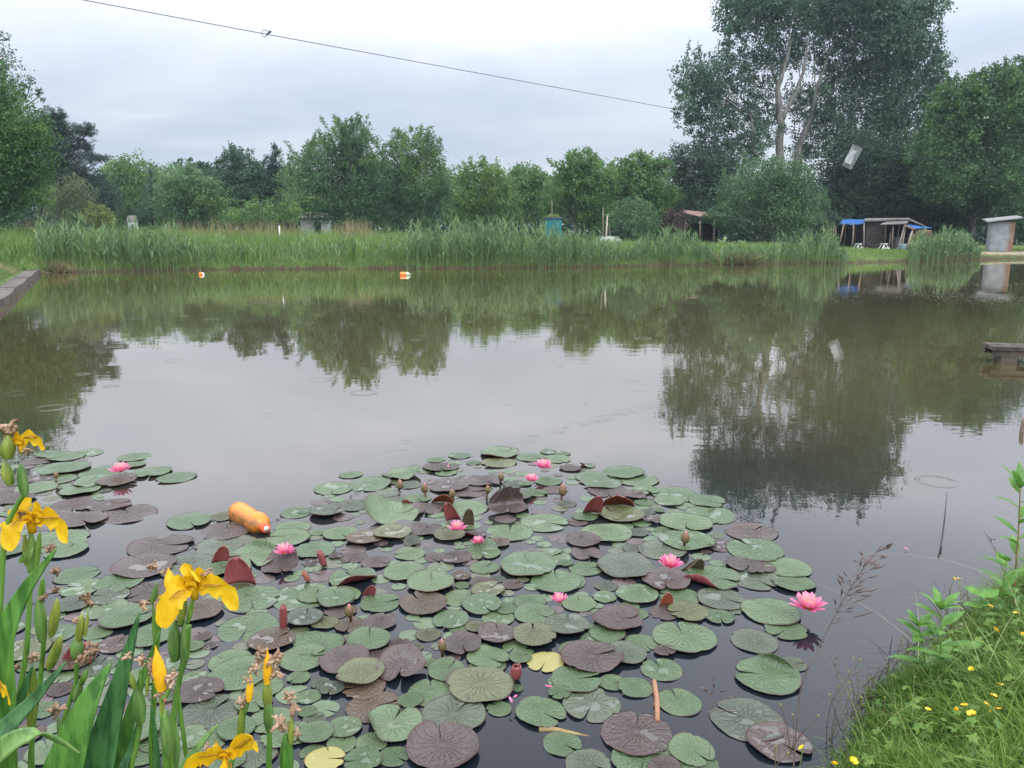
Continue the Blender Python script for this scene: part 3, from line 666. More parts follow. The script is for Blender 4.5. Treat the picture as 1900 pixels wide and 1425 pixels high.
n = 90000
gy_ = 4 + 30 * rng.random(n) ** .8; gx_ = -10.6 + 0.549 * (15.37 - gy_) - .25 - rng.random(n) ** 1.3 * 8
P = np.column_stack([gx_, gy_, ground_z(gx_, gy_) - .03]); dd_ = -(gx_ + 10.85 - 0.549 * (15.37 - gy_))
V, F, I = blades(P, rng.uniform(.12, .4, n) * np.clip(.35 + dd_ * .5, .35, 2.2) * np.clip(gy_ / 22, .6, 1.3), np.full(n, .014) + .016 * rng.random(n), rng.uniform(.1, 1.0, n), .4, 2)
tn = np.clip(rng.normal(.45, .22, n), 0, 1)
slope_m = leaf_mat('slope_grass', (0.075, 0.125, 0.026), (0.20, 0.28, 0.075), trans=0.3, warm=(0.25, 0.24, 0.10), patch=0.6, patch_col=(0.34, 0.27, 0.14))
tag(link('slope_grass', np_mesh('slope_grass', V, F, slope_m, tn[I])), 'rough seeding grass on the slope behind the kerb wall', 'grass', kind='stuff')
# a bright tuft of fresh grass at the water's edge
c0 = at(432, 499); n = 2600
P = np.column_stack([c0[0] + rng.normal(0, .55, n), c0[1] + .1 + np.abs(rng.normal(0, .5, n)), np.full(n, .02)])
V, F, I = blades(P, rng.uniform(.35, .85, n), np.full(n, .025), rng.uniform(.1, .9, n), .4, 3)
fresh_m = leaf_mat('fresh_grass', (0.10, 0.22, 0.025), (0.24, 0.42, 0.06), trans=0.35)
tag(link('sedge_tuft', np_mesh('sedge_tuft', V, F, fresh_m, np.clip(rng.normal(.5, .2, n), 0, 1)[I])), 'bright green sedge tuft at the far waterline beside the bare brown bank', 'sedge')
# dry seed-head grass: pale stems above the green
n = 1500
px = np.concatenate([rng.normal(660, 18, 500), rng.uniform(300, 560, 700), rng.uniform(30, 110, 300)])
P = np.array([atY(x, 430, rng.uniform(39, 43)) for x in px]); P[:, 2] = ground_z(P[:, 0], P[:, 1])
V, F, I = blades(P, rng.uniform(.8, 1.5, n), np.full(n, .035), rng.uniform(.05, .35, n), .2, 3)
tag(link('seeding_grass', np_mesh('seeding_grass', V, F, straw, np.clip(rng.normal(.5, .2, n), 0, 1)[I])), 'dry straw-coloured seeding grass standing above the green bank', 'dry grass', kind='stuff')
# floating scum and duckweed flakes
fl = []
for (x0, y0, sx_, sy_, k) in [(500, 560, 60, 6, 260), (430, 548, 90, 5, 150), (1740, 545, 70, 5, 300), (1830, 555, 60, 5, 260), (1550, 552, 30, 5, 80), (650, 572, 90, 6, 90), (1860, 528, 50, 3, 120), (960, 560, 120, 8, 70)]:
    for _ in range(k):
        p = at(x0 + rng.normal() * sx_, y0 + rng.normal() * sy_, .004); fl.append((p, rng.uniform(.006, .024) * p[1] / 18))
V = np.array([[p + np.array([math.cos(a) * r * 1.2, math.sin(a) * r, 0]) for a in np.linspace(0, 2 * np.pi, 7)[:-1]] for p, r in fl]).reshape(-1, 3)
scum = plain('pale_scum', (0.12, 0.13, 0.07), (0.26, 0.26, 0.18), 20, .6)
tag(link('floating_scum', np_mesh('floating_scum', V, np.arange(len(V)).reshape(-1, 6), scum)), 'pale flakes of weed and scum drifting near the far shore', 'pond scum', kind='stuff')
# ---------------------------------------------------------------- water lilies: the pads
def pad_mat(name, base, vein, dark, rough=0.28, blister=0.5, spots=0.5, edge=(0.10, 0.045, 0.035), pool=0.3):
    """wet floating leaf: radial veins, blistered surface, dark flecks, rain pools"""
    t = NT(name); v = t.obj(); r_ = t.rnd()
    s3 = t.n('ShaderNodeSeparateXYZ'); t.l(v, s3.inputs[0])
    ang = t.math('ARCTAN2', s3.outputs['Y'], s3.outputs['X'])
    cb = t.n('ShaderNodeCombineXYZ'); t.l(s3.outputs['X'], cb.inputs[0]); t.l(s3.outputs['Y'], cb.inputs[1])
    ln = t.n('ShaderNodeVectorMath', operation='LENGTH'); t.l(cb.outputs[0], ln.inputs[0]); rr = ln.outputs['Value']
    w = t.math('MULTIPLY', r_, 37.0)
    wobble = t.math('MULTIPLY', t.noise(3.0, 3, 0.6, v, w), 0.5)
    ph = t.math('MULTIPLY', t.math('ADD', ang, wobble), 9.5)
    vn = t.math('POWER', t.math('ABSOLUTE', t.math('COSINE', ph)), 14.0)
    vn = t.math('MULTIPLY', vn, t.ramp(rr, 0.05, 0.25)); vn = t.math('MULTIPLY', vn, t.ramp(rr, 0.55, 0.98, 1, 0))
    big = t.noise(1.3, 4, 0.6, v, w); mid = t.noise(5.5, 4, 0.65, v, w); fine = t.noise(26, 3, 0.6, v, w)
    c = t.mix(t.ramp(t.math('ADD', t.math('MULTIPLY', big, 0.6), t.math('MULTIPLY', r_, 0.4)), 0.25, 0.75), dark, base)
    c = t.mix(t.math('MULTIPLY', vn, 0.45), c, vein)
    c = t.mix(t.ramp(mid, 0.55, 0.8, 0, 0.35), c, vein)
    c = t.mix(t.ramp(fine, 0.66, 0.75, 0, spots), c, (0.02, 0.018, 0.012))
    c = t.mix(t.ramp(rr, 0.93, 0.975, 0, 0.85), c, tuple(e_ * .4 for e_ in edge))
    hgt = t.math('ADD', t.math('MULTIPLY', mid, 0.9), t.math('MULTIPLY', t.noise(14, 3, 0.6, v, w), 0.45))
    hgt = t.math('SUBTRACT', hgt, t.math('MULTIPLY', vn, 0.35))
    wet = t.ramp(t.math('ADD', t.noise(1.7, 2, 0.5, v, t.math('ADD', w, 5.0)), t.math('MULTIPLY', rr, -0.12)), 0.50, 0.515, 0, 1)
    wet = t.math('MULTIPLY', wet, t.math('LESS_THAN', t.math('FRACT', t.math('MULTIPLY', r_, 7.3)), pool))
    hgt = t.math('ADD', t.math('MULTIPLY', hgt, t.math('SUBTRACT', 1.0, wet)), t.math('MULTIPLY', wet, 0.75))
    bp = t.bump(hgt, blister, 0.012)
    ro = t.math('ADD', rough, t.math('MULTIPLY', wet, -rough + 0.05))
    c = t.mix(t.math('MULTIPLY', wet, 0.25), c, (0.05, 0.055, 0.05))
    b = t.bsdf(c, ro, 0.6, bp)
    return t.done(b)
PM = dict(
    g=pad_mat('green_pad', (0.084, 0.124, 0.052), (0.135, 0.178, 0.09), (0.046, 0.082, 0.030), 0.25, .7),
    d=pad_mat('dull_green_pad', (0.075, 0.095, 0.054), (0.13, 0.145, 0.098), (0.045, 0.058, 0.034), 0.25, .85),
    o=pad_mat('olive_pad', (0.092, 0.105, 0.042), (0.14, 0.15, 0.075), (0.06, 0.06, 0.025), 0.25, .85),
    p=pad_mat('purple_pad', (0.080, 0.054, 0.045), (0.132, 0.098, 0.088), (0.044, 0.028, 0.023), 0.23, .85, edge=(0.13, 0.03, 0.025)),
    b=pad_mat('bronze_pad', (0.088, 0.058, 0.035), (0.14, 0.105, 0.07), (0.05, 0.034, 0.018), 0.23, .85, edge=(0.14, 0.04, 0.025)),
    y=pad_mat('yellowed_pad', (0.34, 0.29, 0.085), (0.42, 0.36, 0.14), (0.22, 0.21, 0.06), 0.32, edge=(0.30, 0.16, 0.05)),
)
def under_mat(name, a, b_):
    t = NT(name); v = t.obj(); s3 = t.n('ShaderNodeSeparateXYZ'); t.l(v, s3.inputs[0])
    ang = t.math('ARCTAN2', s3.outputs['Y'], s3.outputs['X'])
    vn = t.math('POWER', t.math('ABSOLUTE', t.math('COSINE', t.math('MULTIPLY', ang, 9.5))), 10.0)
    c = t.mix(t.ramp(t.noise(4, 3, .6, v), .3, .7), a, b_); c = t.mix(t.math('MULTIPLY', vn, .18), c, (0.34, 0.15, 0.13))
    return t.done(t.bsdf(c, 0.32, 0.4, t.bump(t.noise(9, 3, .6, v), .25, .01)))
under = under_mat('pad_underside', (0.15, 0.028, 0.032), (0.24, 0.065, 0.06))
under_rust = under_mat('pad_underside_rust', (0.19, 0.04, 0.02), (0.27, 0.085, 0.04))
rim_m = plain('pad_rim', (0.035, 0.014, 0.011), (0.08, 0.03, 0.022), 8, .4, .4)

def pad_mesh(name, seed, lift=0.0, wave=0.02, notch=0.10, overlap=0.0, fold=None, cut=None, thick=0.014, side_lift=None):
    """unit lily pad, notch towards +X: top sheet, underside and rim"""
    g = np.random.default_rng(seed); rings = [0.0, 0.14, 0.3, 0.46, 0.6, 0.73, 0.83, 0.9, 0.95, 1.0]; na = 56
    f1, f2, f3 = g.uniform(0, 6.28, 3); top = []
    bites = [(g.uniform(.5, 5.8), g.uniform(.05, .16), g.uniform(.05, .12)) for _ in range(g.integers(0, 4))]   # nibbled and torn places on the rim
    for r in rings:
        for k in range(na + 1):
            u = k / na; gap = notch * (0.25 + 0.75 * r) if r > 0.1 else notch * .25
            a = gap + (2 * math.pi - 2 * gap) * u
            near = min(u, 1 - u); rnd = 1 - 0.16 * max(0, 1 - near / 0.045) ** 2 * (r > .6)
            R_ = r * rnd * (1 + 0.022 * math.sin(2 * a + f1) + 0.014 * math.sin(5 * a + f2) * r + 0.007 * math.sin(17 * a + f3) * (r > .9))
            for ba, bd, bw in bites: R_ *= 1 - bd * math.exp(-((a - ba) / bw) ** 2) * max(0.0, (r - .8) / .2)
            x, y = R_ * math.cos(a), R_ * math.sin(a) * 0.97
            z = wave * (r ** 2) * (math.sin(3 * a + f2) + 0.6 * math.sin(5 * a + f3))
            z += lift * max(0, (r - 0.62) / 0.38) ** 2 * (0.65 + 0.35 * math.sin(2 * a + f1))
            if side_lift: z += side_lift[0] * max(0.0, math.cos(a - side_lift[1])) ** 2 * r ** 1.5
            if overlap: z += overlap * r * max(0, 1 - u / 0.16) ** 1.5
            z += 0.012 * (1 - r)
            p = Vector((x, y, z))
            if fold:
                for (fa, x0, ang, rad) in fold:   # bend everything beyond a crease line upwards
                    dx, dy = math.cos(fa), math.sin(fa); s = p.x * dx + p.y * dy - x0
                    if s > 0:
                        th = min(s / rad, ang); ar = rad * th; rest = s - ar
                        ns = rad * math.sin(th) + rest * math.cos(th); nz = rad * (1 - math.cos(th)) + rest * math.sin(th)
                        p = Vector((p.x + dx * (ns - s), p.y + dy * (ns - s), p.z + nz))
            top.append(p)
    n = na + 1; m = MB(); N = len(top)
    q = []
    for i in range(len(rings) - 1):
        for k in range(na): q.append((i * n + k, (i + 1) * n + k, (i + 1) * n + k + 1, i * n + k + 1))
    # normals to thicken
    nor = [Vector() for _ in top]
    for f in q:
        a, b, c2, d2 = (top[j] for j in f); w = (c2 - a).cross(d2 - b)
        for j in f: nor[j] += w
    for k in range(n): nor[k] = Vector((0, 0, 1))
    bot = [p - (nr.normalized() if nr.length > 1e-9 else Vector((0, 0, 1))) * thick * (1 if i < N - n else 0.6) for i, (p, nr) in enumerate(zip(top, nor))]
    m.add(top, q, 0); m.add(bot, [tuple(reversed(f)) for f in q], 1)
    rim = []
    o = (len(rings) - 1) * n
    for k in range(na): rim.append((o + k, N + o + k, N + o + k + 1, o + k + 1))
    for i in range(len(rings) - 1):
        rim.append((i * n, N + i * n, N + (i + 1) * n, (i + 1) * n)); rim.append(((i + 1) * n + na, N + (i + 1) * n + na, N + i * n + na, i * n + na))
    k0 = len(m.v); m.f += rim; m.m += [2] * len(rim)
    return m.mesh(name, [PM['g'], under, rim_m])
PADS = dict(
    flat=[pad_mesh('lily_pad', 11 + i, lift=l, wave=w, notch=nn * .6, overlap=ov) for i, (l, w, nn, ov) in enumerate(
        [(0.0, .02, .09, 0), (.04, .03, .05, .06), (0.0, .026, .16, 0), (.06, .02, .02, .09), (.02, .035, .12, 0), (.035, .02, .07, .05), (.05, .03, .1, .08), (0, .03, .05, .1), (.03, .025, .13, 0)])],
    rim=[pad_mesh('lily_pad', 31 + i, lift=l, wave=w, notch=nn * .6, overlap=ov, thick=.03) for i, (l, w, nn, ov) in enumerate(
        [(.10, .03, .06, .08), (.13, .04, .12, 0), (.08, .05, .04, .12), (.16, .03, .08, .05)])],
    wavy=[pad_mesh('lily_pad', 51 + i, lift=.05, wave=.075, notch=.06 + .03 * i, overlap=.06) for i in range(3)],
    sidefold=[pad_mesh('lily_pad', 61, wave=.03, notch=.1, fold=[(2.2, .42, 1.2, .25)]), pad_mesh('lily_pad', 62, wave=.03, notch=.08, fold=[(4.3, .5, 1.7, .2)]),
              pad_mesh('lily_pad', 63, lift=.05, wave=.04, notch=.1, fold=[(3.1, .35, .8, .3)])],
    tilt=[pad_mesh('lily_pad', 71, lift=.12, wave=.05, notch=.04, side_lift=(.5, 2.4), thick=.02), pad_mesh('lily_pad', 72, lift=.05, wave=.07, notch=.12, side_lift=(.42, 3.4), thick=.02)],
    half=[pad_mesh('lily_pad', 81, wave=.03, notch=.1, fold=[(2.6, .05, 2.1, .18)]), pad_mesh('lily_pad', 82, wave=.03, notch=.1, fold=[(3.6, -.05, 1.75, .2)])],
)
# surveyed pads: (x, y, width, colour[, form[, notch direction in degrees as seen in the photo]])
ZA = [(225,330,270,'g','flat',-80),(480,305,285,'g'),(345,235,160,'g'),(695,235,270,'g','tilt'),(945,128,130,'g'),(1110,100,150,'g'),(980,180,250,'p'),(1015,218,155,'g'),(1210,150,105,'g'),
 (1395,85,262,'g','rim'),(1390,150,240,'o'),(1620,112,210,'g'),(1740,72,120,'g'),(1850,85,95,'g'),(1800,125,180,'g'),(1040,320,270,'p','rim'),(1180,355,230,'p'),(1290,282,260,'p','wavy'),(1500,300,170,'d'),
 (1525,395,175,'d','rim'),(1650,365,160,'g'),(1790,340,170,'p'),(1870,440,130,'d'),(1740,280,190,'g'),(580,410,280,'d','rim'),(750,305,180,'d'),(820,400,180,'g'),(180,505,235,'d','rim',20),(355,450,230,'d'),
 (635,522,370,'g','tilt'),(870,475,240,'p','wavy'),(1160,470,300,'g'),(25,495,90,'g'),(1710,575,330,'g','flat',-10),(1465,640,320,'g','flat',85),(275,650,240,'g'),(110,640,120,'g'),
 (445,690,250,'b','rim'),(640,655,260,'o','rim'),(875,622,235,'p','wavy',70),(1042,665,220,'o','rim'),(1220,660,150,'p','sidefold'),(1380,720,165,'b','rim'),(780,715,120,'d','tilt'),(100,770,240,'g'),
 (365,815,190,'p'),(80,850,150,'p'),(240,810,100,'p'),(520,855,200,'p'),(760,790,220,'g'),(935,820,140,'p'),(1090,825,200,'p','wavy'),(1280,785,240,'g','sidefold'),(1595,880,390,'g','rim',110),(1740,820,300,'g'),
 (1860,860,110,'g'),(360,965,330,'g','sidefold'),(720,920,290,'g'),(935,930,180,'g'),(910,1010,320,'g','rim',100),(1290,890,205,'g'),(1125,955,130,'b','rim'),(1270,1000,170,'p'),(1380,970,110,'d'),(1485,1010,150,'p'),
 (1130,1015,110,'g'),(1310,1052,235,'o'),(1790,990,350,'g','flat',90),(90,1090,230,'g'),(245,1125,250,'g','rim'),(275,1192,220,'p'),(555,1140,280,'g','flat',10),(860,1150,330,'b','rim',150),(1120,1105,255,'g','flat',-80),
 (1270,1160,270,'g'),(1605,1130,225,'g'),(1440,1180,175,'g'),(1385,1245,230,'g'),(1640,1225,280,'g'),(340,1300,210,'b','wavy'),(545,1285,232,'p','rim',60),(70,1260,165,'d','rim',100),(160,1282,190,'o'),(1050,1260,250,'g'),
 (1110,1315,150,'g'),(1225,1310,150,'y' if False else 'o'),(890,1365,175,'o'),(1380,1372,265,'p','rim',100),(1570,300,100,'g')]
ZC = [(70,190,150,'p','rim'),(190,170,110,'g','sidefold'),(225,250,240,'g'),(285,290,285,'g'),(445,222,285,'g'),(550,272,280,'g'),(330,345,270,'p'),(530,385,150,'p','rim'),(600,342,190,'g'),(800,372,310,'g'),(590,430,140,'g'),
 (765,422,200,'g'),(1030,420,250,'g'),(1055,517,345,'g','flat',200),(880,572,360,'g'),(430,522,325,'o','rim'),(615,495,110,'d'),(645,558,115,'p','rim'),(700,490,70,'g'),(175,532,180,'g'),(120,570,140,'p'),(325,645,350,'g','flat',170),
 (540,645,150,'d'),(165,702,240,'p','rim'),(185,795,215,'p','wavy'),(1345,635,355,'p'),(890,700,375,'g'),(720,625,120,'g'),(510,755,150,'d'),(715,768,325,'d','flat',60),(1125,735,200,'p'),(1370,765,385,'g','flat',130),(1340,875,330,'p'),
 (1370,970,340,'d'),(1640,1000,295,'g','flat',180),(1600,890,320,'g'),(460,885,400,'d','rim',120),(180,895,235,'g'),(40,985,270,'g'),(745,985,335,'p','rim'),(1060,970,400,'g','sidefold'),(320,1020,160,'d'),(540,1078,300,'g'),(310,1097,170,'g'),
 (130,1142,240,'g','flat',90),(840,1092,280,'g','flat',170),(1135,1117,320,'d'),(530,1215,150,'g'),(1480,1200,400,'g'),(1590,1330,280,'g','flat',200),(900,1205,280,'y' if False else 'o'),(1120,1240,205,'g','flat',-90),(740,1205,220,'p')]
ZD = [(300,422,330,'p','rim'),(500,370,180,'p'),(690,290,160,'p'),(812,310,95,'o'),(475,270,300,'g','rim',110),(415,520,330,'o','rim'),(435,595,300,'b'),(1130,302,268,'p','rim',-60),(1640,250,300,'o','rim',100),(1312,387,290,'g'),
 (1310,442,250,'g'),(1540,390,160,'g'),(1718,415,260,'y','flat',-130),(1020,482,260,'g','rim'),(908,425,110,'g'),(1258,592,450,'o','rim',185),(912,632,318,'g','flat',110),(765,690,180,'g'),(1390,745,175,'g'),(1072,792,440,'d'),(508,732,360,'b'),
 (640,862,420,'g','sidefold',60),(128,572,130,'p'),(215,612,170,'d'),(65,660,140,'g'),(20,532,70,'g'),(40,770,130,'g'),(90,822,160,'d'),(100,932,240,'g'),(300,880,240,'g'),(280,992,210,'g','flat',60),(495,990,220,'g'),(80,1060,185,'g'),
 (165,1108,270,'y'),(430,1120,260,'g'),(650,1082,220,'g'),(995,1032,490,'p','rim',120),(1685,772,350,'g','flat',-20),(1520,602,85,'g'),(1820,560,170,'g'),(75,400,230,'g'),(60,262,240,'g')]
ZE = [(180,152,275,'d','rim',80),(495,115,300,'p','rim'),(430,195,220,'g'),(360,245,210,'g'),(610,65,150,'g'),(1165,12,260,'d'),(645,250,205,'g'),(915,215,395,'g'),(1355,240,285,'d','flat',165),(790,308,130,'p'),(330,350,370,'p','rim',10),
 (550,325,252,'d','rim',195),(770,418,255,'g','flat',120),(1435,467,395,'g','sidefold',170),(1600,385,165,'d'),(235,482,310,'g'),(460,502,170,'g'),(605,537,210,'g','flat',190),(332,635,365,'d','flat',-130),(130,572,140,'g'),(880,622,280,'g','flat',110),
 (615,822,440,'p','flat',70),(1310,732,445,'d','flat',160),(1510,882,380,'p'),(147,887,240,'g','flat',-20),(960,937,280,'g','flat',-30),(660,985,400,'g'),(1010,1015,240,'g'),(310,1022,280,'d'),(790,1040,200,'p'),(220,300,190,'g')]
ZB = [(210,140,120,'g'),(270,152,140,'g'),(360,135,115,'g'),(160,165,130,'p'),(262,200,190,'g'),(168,240,110,'p'),(230,245,150,'g'),(150,280,150,'g'),(330,290,150,'g'),(430,290,50,'d'),(60,250,150,'p'),(30,300,130,'p'),(70,325,130,'p'),
 (550,152,125,'g'),(425,215,180,'g'),(550,184,85,'g'),(620,215,155,'g'),(722,236,148,'g','flat',200),(400,252,170,'g'),(480,255,145,'b','rim'),(305,347,180,'p','flat',-40),(450,350,160,'p'),(523,386,215,'p','flat',150),(335,412,190,'p'),
 (225,395,130,'p'),(235,495,230,'g'),(270,535,165,'g'),(70,375,120,'g'),(40,540,110,'g'),(775,417,170,'g','flat',-30),(912,396,105,'y' if False else 'o'),(930,455,190,'p'),(932,520,245,'d'),(658,515,238,'p'),(592,606,235,'p'),(1072,495,40,'p'),(1180,485,175,'g'),
 (1200,440,140,'g'),(1215,380,125,'g'),(1340,385,130,'d'),(1290,535,160,'g'),(1020,570,230,'g','sidefold'),(1150,602,150,'p','tilt'),(770,600,225,'d'),(895,622,130,'g','rim'),(315,635,165,'g','flat',20),(335,690,160,'g'),(490,670,180,'g'),(450,722,150,'d'),
 (622,700,205,'p'),(300,760,140,'d'),(430,775,170,'g'),(1030,735,225,'g'),(520,815,200,'g','rim',10),(400,872,120,'g'),(230,880,150,'g'),(100,945,190,'o'),(30,780,120,'g'),(810,790,190,'b','rim'),(480,920,140,'p'),(620,885,180,'g'),(1020,852,240,'g'),
 (1250,820,145,'d','rim',100),(1238,725,240,'g'),(1390,728,170,'g'),(1115,907,182,'b','rim'),(1308,922,200,'g'),(1248,982,190,'g'),(945,990,170,'g'),(985,1040,250,'g'),(832,890,70,'p'),(860,927,60,'p'),(790,930,90,'g'),
 (800,1060,110,'g'),(818,1120,180,'p','rim'),(862,1200,230,'d'),(1225,1060,92,'g'),(1315,1080,80,'d'),(1265,1135,100,'g'),(500,1220,170,'b','rim'),(560,1270,230,'g','rim'),(660,1310,170,'g'),(770,1310,150,'g'),(880,1300,150,'g'),(970,1270,150,'g'),
 (290,985,200,'b','rim'),(250,1105,105,'p'),(150,1060,110,'g'),(60,1140,150,'o'),(170,1190,130,'g'),(420,1365,130,'d'),(200,1360,170,'g'),(590,1370,150,'g'),(100,1290,150,'b'),(720,1215,130,'g'),(760,1390,170,'g'),(330,1330,150,'g'),(400,1010,150,'d'),
 (680,1010,130,'g'),(1085,1095,150,'g'),(1040,1160,150,'g'),(1110,1230,170,'g'),(1150,1300,160,'g'),(1050,1370,170,'d'),(930,1400,150,'g'),(1210,1290,150,'g'),(690,1120,140,'d'),(600,1050,150,'g'),(20,860,140,'g'),(130,1000,120,'g')]
FORM_PX = []
for z, ox, oy, sc in ((ZA, 560, 820, 1 / 3.8), (ZC, 1040, 820, 1 / 3.8), (ZD, 560, 1120, 1 / 3.8), (ZE, 1000, 1120, 560 / 1900), (ZB, 0, 780, 640 / 1414)):
    for q in z: FORM_PX.append((ox + q[0] * sc, oy + q[1] * sc, q[2] * sc, q[3], q[4] if len(q) > 4 else 'flat', q[5] if len(q) > 5 else None))
# the big tilted leaf, the leaf folded in two
FORM_PX += [(745, 1246, 88, 'p', 'tilt', -90), (942, 944, 76, 'p', 'half', -90)]
pads = []
def try_pad(q, tol):
    x, y, w, c, form, nt = q; g = at(x, y); k = mpp(x, y, g[1]); Rr = w * k / 2 * 1.06
    for o in pads:
        if math.hypot(g[0] - o['p'][0], g[1] - o['p'][1]) < tol * (Rr + o['r']) * .5: return False
    pads.append(dict(p=g, r=Rr, c=c, form=form, nt=nt, px=(x, y))); return True
for q in sorted(FORM_PX, key=lambda q: -q[2]): try_pad(q, 0.33)
def inside(poly, x, y):
    c = False
    for i in range(len(poly)):
        (ax, ay), (bx, by) = poly[i - 1], poly[i]
        if (ay > y) != (by > y) and x < ax + (y - ay) * (bx - ax) / (by - ay): c = not c
    return c
FILL = [[(600, 905), (700, 875), (800, 855), (1000, 845), (1130, 870), (1240, 905), (1330, 950), (1340, 1100), (1100, 1180), (940, 1230), (760, 1240), (560, 1425), (40, 1425), (60, 1330), (90, 1090), (230, 1080), (330, 1075), (430, 1010), (560, 985)],
        [(0, 850), (150, 845), (185, 885), (190, 930), (130, 975), (0, 1010)]]
tries = 0
while len(pads) < 296 and tries < 6000:
    tries += 1; pl = FILL[0] if rng.random() < .85 else FILL[1]
    x = rng.uniform(min(p[0] for p in pl), max(p[0] for p in pl)); y = rng.uniform(min(p[1] for p in pl), max(p[1] for p in pl))
    if not inside(pl, x, y): continue
    w = rng.uniform(0.09, 0.19) / mpp(x, y, at(x, y)[1])
    try_pad((x, y, w, 'gggggdpo'[rng.integers(8)], 'flat', None), 0.85)
order = {'flat': 0, 'wavy': 1, 'sidefold': 2, 'rim': 3, 'tilt': 4, 'half': 5}
pads.sort(key=lambda o: (order[o['form']], -o['p'][1] + rng.normal(0, .5)))
placed = []
for o in pads:
    lay = 0; occ = {q['lay'] for q in placed if math.hypot(q['p'][0] - o['p'][0], q['p'][1] - o['p'][1]) < (q['r'] + o['r']) * .97}
    lay = max(occ) + 1 if occ and o['form'] in ('rim', 'tilt', 'half') and max(occ) < 6 else next(i for i in range(30) if i not in occ)
    o['lay'] = lay; placed.append(o)
    kind = PADS[o['form']]; me = kind[rng.integers(len(kind))]
    ob = link('lily_pad', me); o['ob'] = ob
    ob.location = (o['p'][0], o['p'][1], 0.0032 + lay * 0.0036 + (0.003 if o['form'] != 'flat' else 0))
    rz = rng.uniform(0, 6.28)
    if o['nt'] is not None: rz = math.atan2(math.sin(R(o['nt'])) / 0.45, math.cos(R(o['nt'])))
    tl = 0.010 if lay == 0 else 0.024
    rx, ry = rng.normal(0, tl, 2)
    if o['form'] == 'tilt': rx, ry = 0.10, rng.normal(0, .05)
    ob.rotation_euler = (rx, ry, rz); sc = o['r']; ob.scale = (sc, sc, sc * (1 if o['form'] in ('sidefold', 'half', 'tilt') else rng.uniform(.5, .95)))
    top = ob.material_slots
    top[0].link = 'OBJECT'; top[0].material = PM[o['c']]
    if o['c'] in 'bo' : top[1].link = 'OBJECT'; top[1].material = under_rust
    ob['category'] = 'lily pad'; ob['group'] = 'water lily pads on the pond'

# the smallest pads, too many to count, fill the chinks between the others
VS, FS, MI, TN = [], [], [], []; kk = 0; extra = []
for _ in range(9000):
    pl = FILL[0] if rng.random() < .8 else FILL[1]
    x = rng.uniform(min(q[0] for q in pl), max(q[0] for q in pl)); y = rng.uniform(min(q[1] for q in pl), max(q[1] for q in pl))
    if not inside(pl, x, y): continue
    g = at(x, y); rr = rng.uniform(.022, .062)
    if any(math.hypot(g[0] - o['p'][0], g[1] - o['p'][1]) < o['r'] * .9 + rr * .35 for o in pads) or any(math.hypot(g[0] - e[0], g[1] - e[1]) < (rr + e[2]) * .9 for e in extra): continue
    extra.append((g[0], g[1], rr)); n = 26; nt = rng.uniform(0, 6.28); z = rng.uniform(.0008, .0024)
    c0_ = np.array([g[0] + .1 * rr * math.cos(nt), g[1] + .1 * rr * math.sin(nt), z + .001])
    ring_ = [np.array([g[0], g[1], z]) + rr * (1 + .03 * math.sin(3 * a + nt)) * np.array([math.cos(a + nt), math.sin(a + nt), 0]) for a in np.linspace(.10, 6.18, n)]
    VS += [c0_] + ring_; FS += [(kk, kk + 1 + j, kk + 2 + j) for j in range(n - 1)]; mi = [0, 0, 0, 1, 2][rng.integers(5)]; MI += [mi] * (n - 1); kk += n + 1
    if len(extra) > 230: break
sp_ = np_mesh('small_lily_pads', np.array(VS), np.array(FS), [plain('small_green_pad', (.055, .088, .036), (.09, .125, .06), 14, .3, .5, .5, .006), plain('small_purple_pad', (.05, .032, .028), (.085, .06, .055), 14, .3, .5, .5, .006), plain('small_olive_pad', (.048, .06, .026), (.085, .095, .05), 14, .3, .5, .5, .006)], smooth=True, midx=MI)
tag(link('small_lily_pads', sp_), 'smallest young lily pads filling the chinks between the large ones', 'lily pads', kind='stuff')

# ---------------------------------------------------------------- water lily flowers and buds
def petal_mat(name, base, tip, edge):
    t = NT(name); v = t.obj(); s3 = t.n('ShaderNodeSeparateXYZ'); t.l(v, s3.inputs[0])
    c = t.mix(t.ramp(s3.outputs['Y'], 0.1, 1.0), base, tip)
    c = t.mix(t.ramp(t.math('ABSOLUTE', s3.outputs['X']), 0.05, 0.2, 0, 0.5), c, edge)
    c = t.mix(t.ramp(t.rnd(), 0, 1, 0, .45), c, (0.90, 0.45, 0.60)); b = t.bsdf(c, 0.42, 0.35); tr = t.n('ShaderNodeBsdfTranslucent'); t.l(c, tr.inputs['Color'])
    mx = t.n('ShaderNodeMixShader'); mx.inputs[0].default_value = .25; t.l(b.outputs[0], mx.inputs[1]); t.l(tr.outputs[0], mx.inputs[2]); return t.done(mx)
pet_out = petal_mat('pink_outer_petal', (0.70, 0.055, 0.24), (0.82, 0.20, 0.42), (0.74, 0.05, 0.27))
pet_mid = petal_mat('pink_petal', (0.74, 0.07, 0.25), (0.86, 0.26, 0.46), (0.78, 0.05, 0.28))
pet_in = petal_mat('pale_inner_petal', (0.82, 0.28, 0.20), (0.90, 0.50, 0.45), (0.84, 0.16, 0.32))
stamen_m = plain('yellow_stamens', (0.75, 0.36, 0.03), (0.90, 0.58, 0.08), 30, .5)
def petal_mesh_unit(name, wd, curl, mat):
    """unit petal along +Y, lance-shaped, cupped"""
    m = MB(); n = 9
    path = [(0, i / (n - 1), curl * ((i / (n - 1)) ** 2) + 0.02 * math.sin(i)) for i in range(n)]
    ws = [wd * (0.28 + 0.72 * math.sin(math.pi * min(1, (i / (n - 1)) ** 0.85 * .92 + .04)) ** .8) * (1 if i < n - 1 else 0.12) for i in range(n)]
    ws[-1] = wd * .04
    m.ribbon(path, ws, (1, 0, 0), 0.55, 5); return m.mesh(name, mat)
